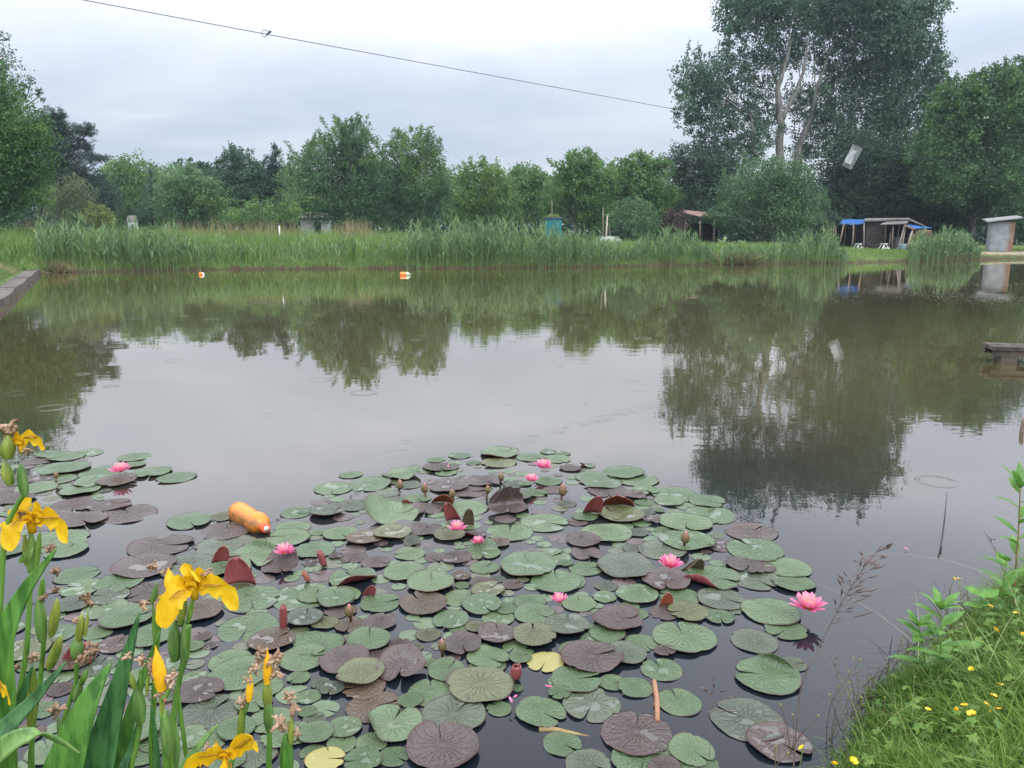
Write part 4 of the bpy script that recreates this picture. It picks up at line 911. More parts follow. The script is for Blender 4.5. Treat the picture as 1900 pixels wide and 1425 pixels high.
PT = [petal_mesh_unit('petal', .165, .10, pet_out), petal_mesh_unit('petal', .175, .16, pet_mid), petal_mesh_unit('petal', .16, .22, pet_in)]
def stamens_mesh():
    m = MB()
    for i in range(34):
        a = i * 2.399; r = .05 + .15 * (i / 34) ** .5; l = .20 + .06 * math.sin(i * 1.7)
        b = Vector((math.cos(a) * r * .7, math.sin(a) * r * .7, 0.03)); e = Vector((math.cos(a) * r * (1.15 - .1 * math.sin(i)), math.sin(a) * r * 1.15, l + .1))
        m.tube([b, (b + e) / 2 + Vector((math.cos(a), math.sin(a), 0)) * .02, e], [.016, .02, .012], 5)
    return m.mesh('stamens', stamen_m)
stam = stamens_mesh()
def lily_flower(px, py, wpx, label, openness=1.0, turn=0.0, z=0.03, tilt=(0, 0)):
    g = at(px, py, z); s = wpx * mpp(px, py, g[1]) / 2 * 1.06
    root = empty('water_lily_flower', g, turn, label, 'water lily', 'pink water lily flowers'); root.rotation_euler = (tilt[0], tilt[1], turn)
    for w, (n, el, L) in enumerate(((9, 15, 1.0), (9, 34, .95), (7, 50, .82), (5, 60, .58))):
        for k in range(n):
            p = link('petal', PT[min(w, 2)], root); a = 2 * math.pi * (k + .5 * (w % 2)) / n + rng.normal(0, .06)
            e = R(el + (1 - openness) * (75 - el) * .6) + rng.normal(0, .07); l = s * L * rng.uniform(.93, 1.05)
            p.rotation_euler = Euler((e, rng.normal(0, .06), a - math.pi / 2), 'XYZ'); p.scale = (l, l, l)
            p.location = (math.cos(a) * s * .06, math.sin(a) * s * .06, s * .03 * w)
    st = link('stamens', stam, root); st.scale = (s * 1.35, s * 1.35, s * 1.3)
    return root
FLW = [
 (224, 876, 40, 'small wide-open pink water lily alone among the far pads beyond the irises', .95, .045),
 (528, 1028, 42, 'pink water lily over a purple pad, the one nearest the orange bottle', .9, .05),
 (1008, 869, 38, 'pink water lily with pale heart farthest out in the main patch', .9, .05),
 (986, 893, 30, 'small pink water lily just in front of the farthest one', .8, .05),
 (848, 984, 38, 'pink water lily with glowing orange heart beside the folded red leaf', .8, .06),
 (887, 1008, 28, 'half-hidden pink water lily behind a raised green leaf', .75, .03),
 (1244, 1052, 48, 'flat-petalled pink water lily in front of the arched dark leaf', .95, .055),
 (1038, 1119, 40, 'cup-shaped deep pink water lily beside the purple pad', .55, .055),
 (1499, 1130, 66, 'largest pink water lily standing by open water beside the long grass stalk', .95, .05)]
for q in FLW: lily_flower(q[0], q[1], q[2], q[3], q[4], rng.uniform(0, 6), q[5])
bud_green = plain('bud_sepal', (0.10, 0.085, 0.03), (0.19, 0.12, 0.06), 12, .45, .4)
bud_pink = plain('bud_pink', (0.62, 0.10, 0.22), (0.80, 0.25, 0.35), 10, .45, .4)
stem_brown = plain('lily_stem', (0.10, 0.05, 0.03), (0.17, 0.09, 0.05), 10, .5, .4)
def lily_bud(px, py, h, label, pink=True):
    hz = 0.055; g = at(px, py, hz); s = h * mpp(px, py, g[1]) / 2
    root = empty('water_lily_bud', (g[0], g[1], 0), rng.uniform(0, 6), label, 'water lily bud', 'water lily buds')
    m = MB(); m.tube([(0.01, 0.0, -.05), (0.006, 0, hz * .5), (0, 0, hz - s * .9)], [.006, .006, .007], 7); m.build('stem', stem_brown, root)
    m = MB(); prof = [(.12, -1), (.42, -.85), (.62, -.45), (.66, -.05), (.55, .4), (.34, .75), (.1, 1.0)]
    m.lathe([(r * s * .88, z * s + hz) for r, z in prof], n=14); m.build('petals', bud_pink, root)
    for k in range(4):
        m = MB(); a = k * math.pi / 2 + .3
        path = [(math.cos(a) * r * s, math.sin(a) * r * s, z * s + hz) for r, z in prof]
        m.ribbon(path, [w * s * (.95 if not pink else .82) for w in (.1, .42, .58, .58, .46, .28, .03)], (-math.sin(a), math.cos(a), 0), -.28, 5); m.build('sepal', bud_green, root)
    return root
for q in [(742, 899, 20, 'brownish lily bud standing farthest from the bottle side edge of the patch'), (788, 905, 20, 'lily bud with a pink streak beside the rust-coloured curled leaf', True), (839, 916, 17, 'dark olive lily bud just behind the rust-coloured curled leaf', False),
          (930, 884, 17, 'dull lily bud standing between purple pads near the two far flowers', False), (905, 908, 16, 'small dark bud beside the large folded purple leaf', False), (1044, 909, 24, 'plump lily bud with red tip in front of the farthest flowers'),
          (1272, 997, 24, 'olive lily bud with one loose pink petal on a green pad', True), (648, 1133, 26, 'pink and green lily bud over a purple pad near the red rolled leaf'), (820, 1197, 24, 'low lily bud beside a purple pad in the middle foreground', True), (104, 881, 12, 'tiny dark bud among the far pads beyond the irises', False)]:
    lily_bud(q[0], q[1], q[2], q[3], q[4] if len(q) > 4 else True)

# young leaves still rolled or folded, showing their red undersides
def rolled_leaf(px, py, h, wd, label, lean=(0.1, 0.0), mat=None, form='tube'):
    g = at(px, py + h * .45, 0.004); k = mpp(px, py, g[1]); L = h * k * 1.05; w = wd * k / 2
    root = None; m = MB(); n = 12
    if form == 'tube':      # a scroll
        V = []; rows = 7; cols = 17
        for i in range(rows):
            u = i / (rows - 1); r0 = w * (.55 + .45 * math.sin(math.pi * (.15 + .7 * u)))
            for j in range(cols):
                a = j / (cols - 1) * 7.6; r = r0 * (.55 + .45 * a / 7.6)
                V.append((math.cos(a) * r + lean[0] * L * u, math.sin(a) * r + lean[1] * L * u, L * u * (1 - .03 * math.cos(a * 2)) ))
        F = [(i * cols + j, i * cols + j + 1, (i + 1) * cols + j + 1, (i + 1) * cols + j) for i in range(rows - 1) for j in range(cols - 1)]
        m.add(V, F)
    else:                    # a leaf half standing like an open shell
        V = []; rows = 8; cols = 13
        for i in range(rows):
            u = i / (rows - 1)
            for j in range(cols):
                s_ = -1 + 2 * j / (cols - 1); ww = w * math.sin(math.pi * (.5 + .5 * u) ** 1.0) if False else w * math.sqrt(max(0.02, 1 - (u * .98) ** 2))
                V.append((s_ * ww + lean[0] * L * u, lean[1] * L * u + .45 * w * (1 - s_ * s_) * (1 - .5 * u), L * u))
        F = [(i * cols + j, i * cols + j + 1, (i + 1) * cols + j + 1, (i + 1) * cols + j) for i in range(rows - 1) for j in range(cols - 1)]
        m.add(V, F)
    o = m.build('curled_lily_leaf', mat or under); o.location = g; o.rotation_euler = (0, 0, rng.normal(0, .25))
    sm = o.modifiers.new('thickness', 'SOLIDIFY'); sm.thickness = .003
    return tag(o, label, 'lily leaf', 'young curled lily leaves')
for q in [(407, 1032, 32, 34, 'small dark red half-standing leaf nearest below the orange bottle', (.3, .1), under, 'shell'), (446, 1066, 46, 56, 'largest dark red folded leaf standing among pads beside the iris flower', (-.2, .3), under, 'shell'),
          (601, 1037, 26, 16, 'little red rolled leaf between the bottle and the orange-hearted flower', (-.3, 0), under), (571, 1070, 16, 12, 'tiny rust-red curled leaf low in the water beside green pads', (-.5, 0), under_rust),
          (525, 1147, 44, 18, 'upright red rolled leaf like a tube between two green pads', (.05, 0), under), (1098, 938, 34, 34, 'crimson folded leaf pressed against the rust-red one', (.3, -.2), under, 'shell'),
          (1148, 930, 24, 60, 'wide rust-red leaf curled over near the far right flowers', (-.2, -.6), under_rust, 'shell'), (842, 951, 34, 26, 'dark red standing folded leaf behind the orange-hearted flower', (-.35, 0), under, 'shell'),
          (868, 962, 30, 22, 'dark narrow leaf standing beside the red folded one', (.1, 0.1), PM['b'], 'shell'), (820, 926, 18, 40, 'rust-brown curled leaf lying behind the big green pad', (.4, -.5), under_rust, 'shell'), (752, 935, 13, 16, 'little red leaf tip behind a wide green pad', (.2, 0), under, 'shell'),
          (683, 1098, 20, 22, 'small red leaf curl just above the bright green notched pad', (.4, 0), under, 'shell'), (955, 1248, 26, 26, 'deep red rolled leaf at the tip of the largest olive pad', (.1, 0), under), (1236, 1114, 24, 24, 'brown-red folded leaf standing in a green pad near the flat-petalled flower', (.15, 0), under_rust, 'shell'),
          (1268, 1050, 22, 12, 'arched dark maroon leaf behind the flat-petalled flower', (1.2, 0), PM['b'], 'shell'), (1293, 1048, 20, 22, 'dark leaf curling up beside the arched maroon one', (.3, 0), PM['b'], 'shell'), (140, 1215, 34, 60, 'dark red leaf half out of the water behind the iris stalks', (.3, .2), under, 'shell')]:
    rolled_leaf(*q)

# ---------------------------------------------------------------- one label for each pad
MARKS = [('the orange bottle', 465, 960), ('the largest pink flower', 1499, 1124), ('the cup-shaped pink flower', 1038, 1116), ('the flat-petalled pink flower', 1244, 1048), ('the orange-hearted pink flower', 847, 980),
         ('the farthest pink flower', 1008, 868), ('the flower nearest the bottle', 528, 1024), ('the lone flower beyond the irises', 224, 872), ('the upright red rolled leaf', 525, 1147), ('the red leaf at the olive pad', 955, 1248),
         ('the floating brown cane', 1216, 1300), ('the bud with a loose petal', 1272, 997), ('the red and rust folded leaves', 1120, 935), ('the pink and green bud', 648, 1133), ('the red leaf beside the iris', 446, 1066)]
MP = [at(x, y) for _, x, y in MARKS]
ORD = ['nearest', 'second', 'third', 'fourth', 'fifth', 'sixth', 'seventh', 'eighth', 'ninth', 'tenth', '11th', '12th', '13th', '14th', '15th', '16th', '17th', '18th', '19th', '20th', '21st', '22nd', '23rd', '24th', '25th', '26th', '27th', '28th', '29th', '30th']
def sector(dx, dy):
    if abs(dx) > abs(dy): return 'right of' if dx > 0 else 'left of'
    return 'behind' if dy > 0 else 'in front of'
ranks = []
for mp_ in MP:
    dct = {}
    for i, o in enumerate(pads):
        dx, dy = o['p'][0] - mp_[0], o['p'][1] - mp_[1]; dct.setdefault(sector(dx, dy), []).append((math.hypot(dx, dy), i))
    rk = {}
    for sname, lst in dct.items():
        for k, (_, i) in enumerate(sorted(lst)): rk[i] = (k, sname)
    ranks.append(rk)
CN = dict(g='green', d='grey-green', o='olive', p='purple-brown', b='bronze', y='yellowed')
FN = dict(flat='flat', rim='raised-rim', wavy='crinkled', sidefold='side-folded', tilt='tilted', half='doubled-up')
for i, o in enumerate(pads):
    j = min(range(len(MP)), key=lambda j_: (ranks[j_][i][0], math.hypot(o['p'][0] - MP[j_][0], o['p'][1] - MP[j_][1])))
    k, sn = ranks[j][i]; dia = o['r'] * 2
    sz = 'large' if dia > .24 else ('small' if dia < .13 else 'medium')
    o['ob']['label'] = '%s %s %s lily pad, %s %s %s' % (sz, CN[o['c']], FN[o['form']], ORD[k] if k < len(ORD) else str(k + 1) + 'th', sn, MARKS[j][0])

# ---------------------------------------------------------------- floats and floating bits
t = NT('orange_plastic'); v = t.obj(); s3 = t.n('ShaderNodeSeparateXYZ'); t.l(v, s3.inputs[0])
gn = t.n('ShaderNodeSeparateXYZ'); t.l(t.n('ShaderNodeNewGeometry').outputs['Normal'], gn.inputs[0]); side_ = t.math('SUBTRACT', t.math('MULTIPLY', gn.outputs['Y'], -.30), t.math('MULTIPLY', gn.outputs['Z'], .38))
alg = t.math('MULTIPLY', t.ramp(t.math('ADD', side_, t.noise(9, 5, .7, v)), .26, .50, 0, .9), t.ramp(t.noise(55, 3, .7, v), .3, .6, .35, 1))
orange = t.done(t.bsdf(t.mix(alg, (0.80, 0.20, 0.008), (0.17, 0.10, 0.035)), .35, .5, t.bump(t.noise(18, 3, .6, v), .15, .004)))
red_cap = plain('red_cap', (0.75, 0.08, 0.03), (0.85, 0.12, 0.04), 10, .4)
white_p = plain('white_plastic', (0.70, 0.70, 0.66), (0.85, 0.85, 0.82), 8, .45)
def bottle():
    a = at(440, 949, .032); b = at(491, 979, .032); d = Vector(b - a); L = d.length
    root = empty('float_bottle', Vector(a), 0, 'orange bottle float stained with mud floating at the edge of the lily pads', 'bottle')
    root.rotation_euler = d.to_track_quat('Z', 'Y').to_euler(); r = .047 * L / .26
    m = MB(); m.lathe([(r * .72, 0), (r * .98, .012), (r * 1.0, .05), (r * .93, L * .22), (r * .97, L * .4), (r * .86, L * .54), (r * .80, L * .58), (r * .98, L * .66), (r * 1.04, L * .76), (r * .88, L * .87), (r * .5, L * .94), (r * .34, L * .965), (r * .34, L)], n=28)
    bo = m.build('body', orange, root)
    m = MB(); m.lathe([(r * .42, L * .965), (r * .43, L * .97), (r * .43, L * 1.05), (r * .40, L * 1.06)], n=20); cp = m.build('cap', red_cap, root)
    m = MB(); m.lathe([(r * .25, L * 1.061), (r * .25, L * 1.066)], n=16); m.build('cap_sticker', white_p, cp)
bottle()
def far_float(px, py, w, label, two):
    g = at(px, py, .02); k = mpp(px, py, g[1]); L = w * k; r = L * .26
    root = empty('float', (g[0] - L / 2, g[1], .03), 0, label, 'float')
    m = MB(); M = Matrix.Rotation(R(90), 4, 'Y')
    m.lathe([(r * .7, 0), (r, L * .06), (r, L * .3), (r * .9, L * .34), (r, L * .38), (r, L * .6)] if two else [(r * .5, 0), (r * 1.3, L * .2), (r * 1.5, L * .45), (r * 1.2, L * .75)], M, 16); m.build('body', orange_clean, root)
    m = MB(); m.lathe([(r, L * .602), (r * .95, L * .75), (r * .55, L * .9), (r * .35, L)] if two else [(r * 1.19, L * .752), (r * .8, L * .9), (r * .4, L)], M, 16); m.build('end_cap', pale_green if two else white_p, root)
orange_clean = plain('bright_orange_plastic', (0.85, 0.20, 0.03), (0.9, 0.26, 0.05), 8, .4)
pale_green = plain('pale_green_plastic', (0.40, 0.48, 0.33), (0.5, 0.55, 0.4), 8, .4)
far_float(752, 510, 19, 'bright orange float with pale green end lying before the far reeds', True)
far_float(374, 509, 10, 'small round orange and white float near the far sedge tuft', False)
cane_m = plain('brown_cane', (0.26, 0.13, 0.07), (0.40, 0.22, 0.13), 12, .6)
m = MB(); a = at(1214, 1264, .004); b = at(1220, 1338, .004); o0 = a.copy()
m.tube([Vector(a - o0), Vector((a + b) / 2 - o0 + [.004, 0, 0]), Vector(b - o0)], [.008, .009, .008], 8)
for s_ in (.3, .62): m.tube([Vector((b - a) * s_), Vector((b - a) * (s_ + .02))], .0105, 8)
o = m.build('floating_cane', cane_m); o.location = o0; tag(o, 'brown reed cane floating upright in view between two green pads', 'cane')
m = MB(); pts = [at(x, y, z) for x, y, z in ((1741, 1033, .004), (1748, 1000, .02), (1753, 960, .10), (1757, 912, .17))]; o0 = pts[0]
pts = [Vector(p - o0) for p in pts]; m.tube(pts, [.0028, .0038, .0034, .001], 6)
o = m.build('floating_stalk', plain('dark_wet_stalk', (.02, .018, .015), (.05, .045, .04), 9, .5)); o.location = o0; tag(o, 'dark thin bent stalk sticking out of open water', 'stalk')
root_m = plain('pale_lily_root', (0.16, 0.11, 0.045), (0.26, 0.19, 0.08), 14, .6)
m = MB(); pts = [at(x, y, .003) for x, y in ((1000, 1352), (1030, 1352), (1060, 1358), (1092, 1364))]; o0 = pts[0]
m.tube([Vector(p - o0) - Vector((0, 0, .006)) for p in pts], [.011, .010, .008, .004], 7); o = m.build('floating_rhizome', root_m); o.location = o0; tag(o, 'pale yellow lily stem at the surface behind the small bluish green pad', 'lily stem')
petal_loose = PT[0]
for (x, y, a, lab) in [(950, 1303, .4, 'loose pink petal floating beside the largest olive pad'), (1024, 1275, 1.5, 'loose pink petal caught in a green pad notch'), (960, 1290, 2.6, 'loose pink petal just above the one by the largest olive pad'), (832, 866, .2, 'loose pink petal on a far purple pad'), (1686, 1020, .9, 'loose pink petal drifting alone on open water')]:
    o = link('fallen_petal', petal_loose); o.location = at(x, y, .034 if x < 1500 else .006); o.scale = (.024,) * 3; o.rotation_euler = (.15, 0, a); tag(o, lab, 'petal', 'fallen pink petals')
# ---------------------------------------------------------------- yellow flag irises on the near bank
def iris_leaf_mat(name, c1, c2):
    t = NT(name); v = t.obj(); mp = t.n('ShaderNodeMapping'); mp.inputs['Scale'].default_value = (90, 90, 4); t.l(v, mp.inputs[0])
    st = t.noise(1.0, 4, .6, mp.outputs[0]); c = t.mix(t.ramp(st, .36, .62), tuple(x_ * .8 for x_ in c1), tuple(x_ * 1.15 for x_ in c2)); c = t.mix(t.ramp(t.noise(9, 3, .6, v), .55, .75, 0, .4), c, (0.24, 0.34, 0.07))
    b = t.bsdf(c, .38, .45, t.bump(st, .8, .003)); tr = t.n('ShaderNodeBsdfTranslucent'); t.l(c, tr.inputs['Color'])
    mx = t.n('ShaderNodeMixShader'); mx.inputs[0].default_value = .3; t.l(b.outputs[0], mx.inputs[1]); t.l(tr.outputs[0], mx.inputs[2]); return t.done(mx)
iris_green = iris_leaf_mat('iris_leaf', (0.060, 0.185, 0.028), (0.105, 0.26, 0.045))
iris_dark = iris_leaf_mat('iris_leaf_dark', (0.035, 0.125, 0.040), (0.065, 0.18, 0.055))
iris_pale = iris_leaf_mat('iris_leaf_pale', (0.14, 0.27, 0.075), (0.20, 0.34, 0.10))
pod_green = iris_leaf_mat('iris_sheath', (0.11, 0.23, 0.055), (0.19, 0.32, 0.09))
pod_yel = iris_leaf_mat('iris_sheath_yellow', (0.20, 0.29, 0.045), (0.31, 0.36, 0.07))
stalk_green = iris_leaf_mat('iris_stalk', (0.11, 0.25, 0.04), (0.17, 0.33, 0.06))
def iris_petal_mat():
    t = NT('iris_yellow'); v = t.obj(); mp = t.n('ShaderNodeMapping'); mp.inputs['Scale'].default_value = (120, 120, 25); t.l(v, mp.inputs[0])
    c = t.mix(t.ramp(t.noise(1, 4, .6, mp.outputs[0]), .3, .75), (0.70, 0.40, 0.006), (0.82, 0.53, 0.02))
    b = t.bsdf(c, .5, .25, t.bump(t.noise(1, 4, .6, mp.outputs[0]), .6, .003)); tr = t.n('ShaderNodeBsdfTranslucent'); t.l(c, tr.inputs['Color'])
    mx = t.n('ShaderNodeMixShader'); mx.inputs[0].default_value = .3; t.l(b.outputs[0], mx.inputs[1]); t.l(tr.outputs[0], mx.inputs[2]); return t.done(mx)
iris_yel = iris_petal_mat()
iris_org = plain('iris_bud_orange', (0.74, 0.36, 0.012), (0.86, 0.48, 0.02), 40, .5, .25)
iris_vein = plain('iris_brown_veins', (0.22, 0.09, 0.01), (0.42, 0.22, 0.02), 60, .6)
wither_m = plain('withered_petals', (0.20, 0.115, 0.07), (0.46, 0.32, 0.215), 55, .85, .15, .6, .004)
IG = 'yellow flag iris plants'
def bez(pts, n=14):
    """smooth curve through the given points, without overshoot where the spacing changes"""
    P = [Vector(p) for p in pts]; N = len(P); T = []
    for i in range(N):
        a, b = P[max(i - 1, 0)], P[min(i + 1, N - 1)]; d = b - a
        l = min((P[i] - a).length if i else 1e9, (b - P[i]).length if i < N - 1 else 1e9)
        T.append(d.normalized() * l if d.length > 1e-9 else Vector((0, 0, 0)))
    out = []
    for i in range(N - 1):
        for k in range(n):
            u = k / n; u2, u3 = u * u, u * u * u
            out.append(P[i] * (2 * u3 - 3 * u2 + 1) + T[i] * (u3 - 2 * u2 + u) + P[i + 1] * (3 * u2 - 2 * u3) + T[i + 1] * (u3 - u2))
    out.append(P[-1]); return out
class Plant:
    def __init__(s, base_px, Y, label, cat='iris'):
        b = atY(base_px[0], base_px[1], Y); s.Y = Y
        s.o = Vector((b[0], Y, float(ground_z(b[0], Y)))); s.root = empty('iris_plant', s.o, 0, label, cat, IG)
    def P(s, x, y, dy=0.0): return Vector(atY(x, y, s.Y + dy)) - s.o
    def k(s, x=200, y=1200, dy=0.0): return mpp(x, y, s.Y + dy)
    def stem(s, pts, wpx, dy=(0, 0), mat=None, name='stem'):
        Q = [s.P(x, y, dy[0] + (dy[1] - dy[0]) * i / max(1, len(pts) - 1)) for i, (x, y) in enumerate(pts)]
        Q.append(Vector((Q[-1].x + rng.normal(0, .02), Q[-1].y + .02, 0.0 if Q[-1].z > 0 else Q[-1].z - .3)))
        c = bez(Q, 8); r = wpx * s.k() / 2 * .72; m = MB(); m.tube(c, [r * (.8 + .3 * i / len(c)) for i in range(len(c))], 10)
        return m.build(name, mat or stalk_green, s.root)
    def sheath(s, a, b, wpx, mat=None, dy=0.0, ridges=3, parent=None, name='sheath'):
        """pod or leaf sheath: spindle from pixel a (bottom) to b (top), softly ridged"""
        A, B = s.P(*a, dy), s.P(*b, dy); d = B - A; L = d.length; q = d.to_track_quat('Z', 'Y').to_matrix().to_4x4(); r = wpx * s.k() / 2 * .78
        m = MB(); V = []; n = 18; rows = 12; tw = rng.uniform(0, 6)
        for i in range(rows + 1):
            u = i / rows; rr = r * (0.42 + .75 * math.sin(math.pi * min(1, (u * .92 + .06))) ** .8 - .30 * u * u) * (1 if i < rows else .35)
            for j in range(n):
                an = 2 * math.pi * j / n; w = 1 + .10 * math.cos(ridges * an + tw + u * 1.5)
                V.append(A + q.to_3x3() @ Vector((math.cos(an) * rr * w, math.sin(an) * rr * w * .72, u * L)))
        F = [(i * n + j, i * n + (j + 1) % n, (i + 1) * n + (j + 1) % n, (i + 1) * n + j) for i in range(rows) for j in range(n)] + [tuple(rows * n + j for j in range(n))]
        m.add(V, F); return m.build(name, mat or pod_green, parent or s.root)
    def flap(s, a, b, wpx, mat=None, dy=-.004):
        """pointed bract wrapped against the stem"""
        A, B = s.P(*a, dy), s.P(*b, dy); m = MB(); n = 9; side = (1, 0.1, 0); w = wpx * s.k() / 2
        m.ribbon([A + (B - A) * (i / (n - 1)) + Vector((0, -.004 * math.sin(math.pi * i / (n - 1)), 0)) for i in range(n)], [w * (.5 + .5 * math.sin(math.pi * (.15 + .75 * i / (n - 1)))) * (1 - (i / (n - 1)) ** 3 * .97) for i in range(n)], side, .35, 5)
        return m.build('bract', mat or pod_green, s.root)
    def leaf(s, pts, wpx, mat=None, dy=(0, 0), name='leaf', tip=True, ridge=.22):
        Q = [s.P(x, y, dy[0] + (dy[1] - dy[0]) * i / (len(pts) - 1)) for i, (x, y) in enumerate(pts)]
        if Q[0].z > 0.05: Q = [Vector((Q[0].x * .9, Q[0].y - .02, 0))] + Q
        c = bez(Q, 10); n = len(c); w = wpx * s.k() / 2 * .9; m = MB()
        ws = [w * (.75 + .25 * min(1, 3 * i / n)) * (min(1, ((n - 1 - i) / (n * .55))) ** .8 if tip else 1) + .0003 for i in range(n)]
        d = (c[-1] - c[0]); side = Vector((d.z, 0.25 * w, -d.x)) if abs(d.z) > .01 else Vector((0, 0, 1))
        m.ribbon(c, ws, side, ridge, 7); o = m.build(name, mat or iris_green, s.root)
        sm = o.modifiers.new('thickness', 'SOLIDIFY'); sm.thickness = .0016
        return o
    def wither(s, x, y, wpx, dy=-.005):
        """shrivelled brown remains of a flower: crumpled, twisted tags"""
        C_ = s.P(x, y, dy); w = wpx * s.k(); m = MB()
        for i in range(9):
            a = unit(1)[0]; b = unit(1)[0]; p = C_ + Vector(a) * w * .12; path = [p]
            for j in range(5):
                b = b * .65 + unit(1)[0] * .6; b = b / np.linalg.norm(b); path.append(path[-1] + Vector(b) * w * .13)
            m.tube(path, [w * .10, w * .13, w * .09, w * .12, w * .08, w * .04], 6)
        for v in range(len(m.v)): m.v[v] = tuple(np.array(m.v[v]) + rng.normal(size=3) * w * .022)
        return m.build('withered_flower', wither_m, s.root)
    def bud(s, a, b, wpx, mat=None, dy=-.006):
        A, B = s.P(*a, dy), s.P(*b, dy); d = B - A; L = d.length; q = d.to_track_quat('Z', 'Y').to_matrix(); r = wpx * s.k() / 2; V = []; n = 14; rows = 10
        for i in range(rows + 1):
            u = i / rows; rr = r * (.35 + .8 * math.sin(math.pi * min(1, u * .8 + .12)) - .45 * u) * (1 - u ** 4 * .9)
            for j in range(n):
                an = 2 * math.pi * j / n; V.append(A + q @ Vector((math.cos(an) * rr, math.sin(an) * rr, u * L)) * 1.0)
        m = MB(); m.add(V, [(i * n + j, i * n + (j + 1) % n, (i + 1) * n + (j + 1) % n, (i + 1) * n + j) for i in range(rows) for j in range(n)])
        return m.build('bud', mat or iris_org, s.root)
    def petal(s, pts, wpx, parent, dys=None, cup=.2, mat=None, tipw=.55, side=None, ruffle=0.2):
        Q = [s.P(x, y, (dys[i] if dys else 0)) for i, (x, y) in enumerate(pts)]; c = bez(Q, 6); n = len(c); w = wpx * s.k() / 2 * .84; m = MB()
        ws = []
        for i in range(n):
            u = i / (n - 1); ws.append(w * (.22 + .78 * math.sin(math.pi * min(1.0, .08 + u * .74)) ** 1.1) * (1 if u < .86 else max(tipw * .2, 1 - ((u - .86) / .14) ** 2 * (1 - tipw * .4))))
        d = c[-1] - c[0]; sd = side or Vector((d.z, 0.0, -d.x))
        if Vector(sd).length < 1e-4: sd = Vector((1, 0, 0))
        ws = [w_ * (1 + .10 * math.sin(i_ * 1.9) + rng.normal(0, .03)) for i_, w_ in enumerate(ws)]; m.ribbon(c, ws, sd, cup, 9)
        for v in range(len(m.v)):
            u = (v // 9) / (n - 1); e = abs((v % 9) - 4) / 4
            m.v[v] = tuple(np.array(m.v[v]) + np.array([0, 1, .4]) * w * ruffle * e * e * math.sin(u * 17 + (v % 9)))
        return m.build('petal', mat or iris_yel, parent)
    def flower(s, x, y, sc=1.0, falls=None, stands=None):
        """falls: outer drooping petals, stands: inner upright ones, both as photo points; the heart holds the style arms"""
        m = MB(); C_ = s.P(x, y, -.002); k = s.k() * sc
        for (dx, dyy, l) in ((-26, -20, .9), (24, -14, .9), (2, -8, .8)):
            a = C_; b = C_ + Vector((dx * k * .8, -10 * k, -dyy * k)); mid = (a + b) / 2 + Vector((0, 0, 10 * k))
            pth = bez([a, mid, b, b + Vector((dx * k * .15, 0, 9 * k))], 5)
            m.ribbon(pth, [11 * k * (.6 + .4 * math.sin(math.pi * i / len(pth))) for i in range(len(pth))], (dyy, 0, dx), -.5, 5)
        m.tube([C_ + Vector((0, 0, -22 * k)), C_, C_ + Vector((0, 0, 6 * k))], [7 * k, 9 * k, 4 * k], 10)
        f = m.build('flower', iris_yel, s.root)
        for (pts, w, dys) in falls:
            p = s.petal(pts, w, f, dys)
            # brown guide veins lie on the fall
            c = bez([s.P(px_, py_, (dys[i] if dys else 0) - .004) for i, (px_, py_) in enumerate(pts)], 6); v = MB(); n = len(c)
            for o_ in (-.22, 0, .22):
                seg = c[int(n * .25):int(n * .62)]; v.tube([q + Vector((o_ * w * s.k() * .6, 0, .1 * o_ * w * s.k())) for q in seg], [.0007] * len(seg), 4)
            v.build('vein_mark', iris_vein, f)
        for (pts, w, dys) in stands: s.petal(pts, w, f, dys, cup=.5, ruffle=.05)
        return f

# main flower
p = Plant((322, 1425), .88, 'iris in full yellow flower with drooping petals, tallest beside the folded red lily leaf')
p.stem([(347, 1160), (340, 1225), (326, 1300), (318, 1425)], 15, (0, 0)); p.stem([(352, 1160), (348, 1215), (330, 1290)], 11, (.004, .01), name='side_stem')
p.sheath((326, 1225), (322, 1152), 34, pod_green, ridges=2); p.sheath((340, 1232), (343, 1150), 22, pod_green); p.sheath((334, 1158), (345, 1108), 22, pod_yel); p.sheath((349, 1155), (360, 1105), 15, stalk_green)
p.flower(360, 1090, 1.0,
         falls=[([(357, 1090), (334, 1098), (316, 1120), (303, 1164)], 50, [0, -.02, -.03, -.035]), ([(364, 1086), (386, 1086), (416, 1092), (442, 1130)], 48, [0, -.012, -.022, -.03]), ([(360, 1085), (352, 1066), (348, 1050)], 40, [0, .02, .03])],
         stands=[([(356, 1082), (350, 1060), (338, 1048)], 26, [0, .004, .008]), ([(362, 1082), (372, 1066), (370, 1052)], 26, [0, -.006, -.008]), ([(358, 1083), (360, 1062), (372, 1080)], 20, [0, -.012, -.02])])
p.bud((318, 1098), (312, 1052), 22, iris_org); p.wither(384, 1062, 22); p.wither(310, 1066, 16)
# stalk just behind with withered tops
p = Plant((300, 1425), .92, 'iris stalk with spent brown flowers and a grey bract close behind the main yellow flower')
p.stem([(292, 1140), (291, 1200), (286, 1290), (283, 1425)], 15); p.sheath((290, 1200), (290, 1080), 24, stalk_green); p.flap((297, 1145), (294, 1088), 14, wither_m); p.bud((284, 1120), (292, 1080), 14, pod_green); p.wither(284, 1050, 22); p.wither(270, 1122, 24); p.wither(304, 1062, 14)
p.sheath((324, 1425), (318, 1322), 34, pod_green, ridges=2)
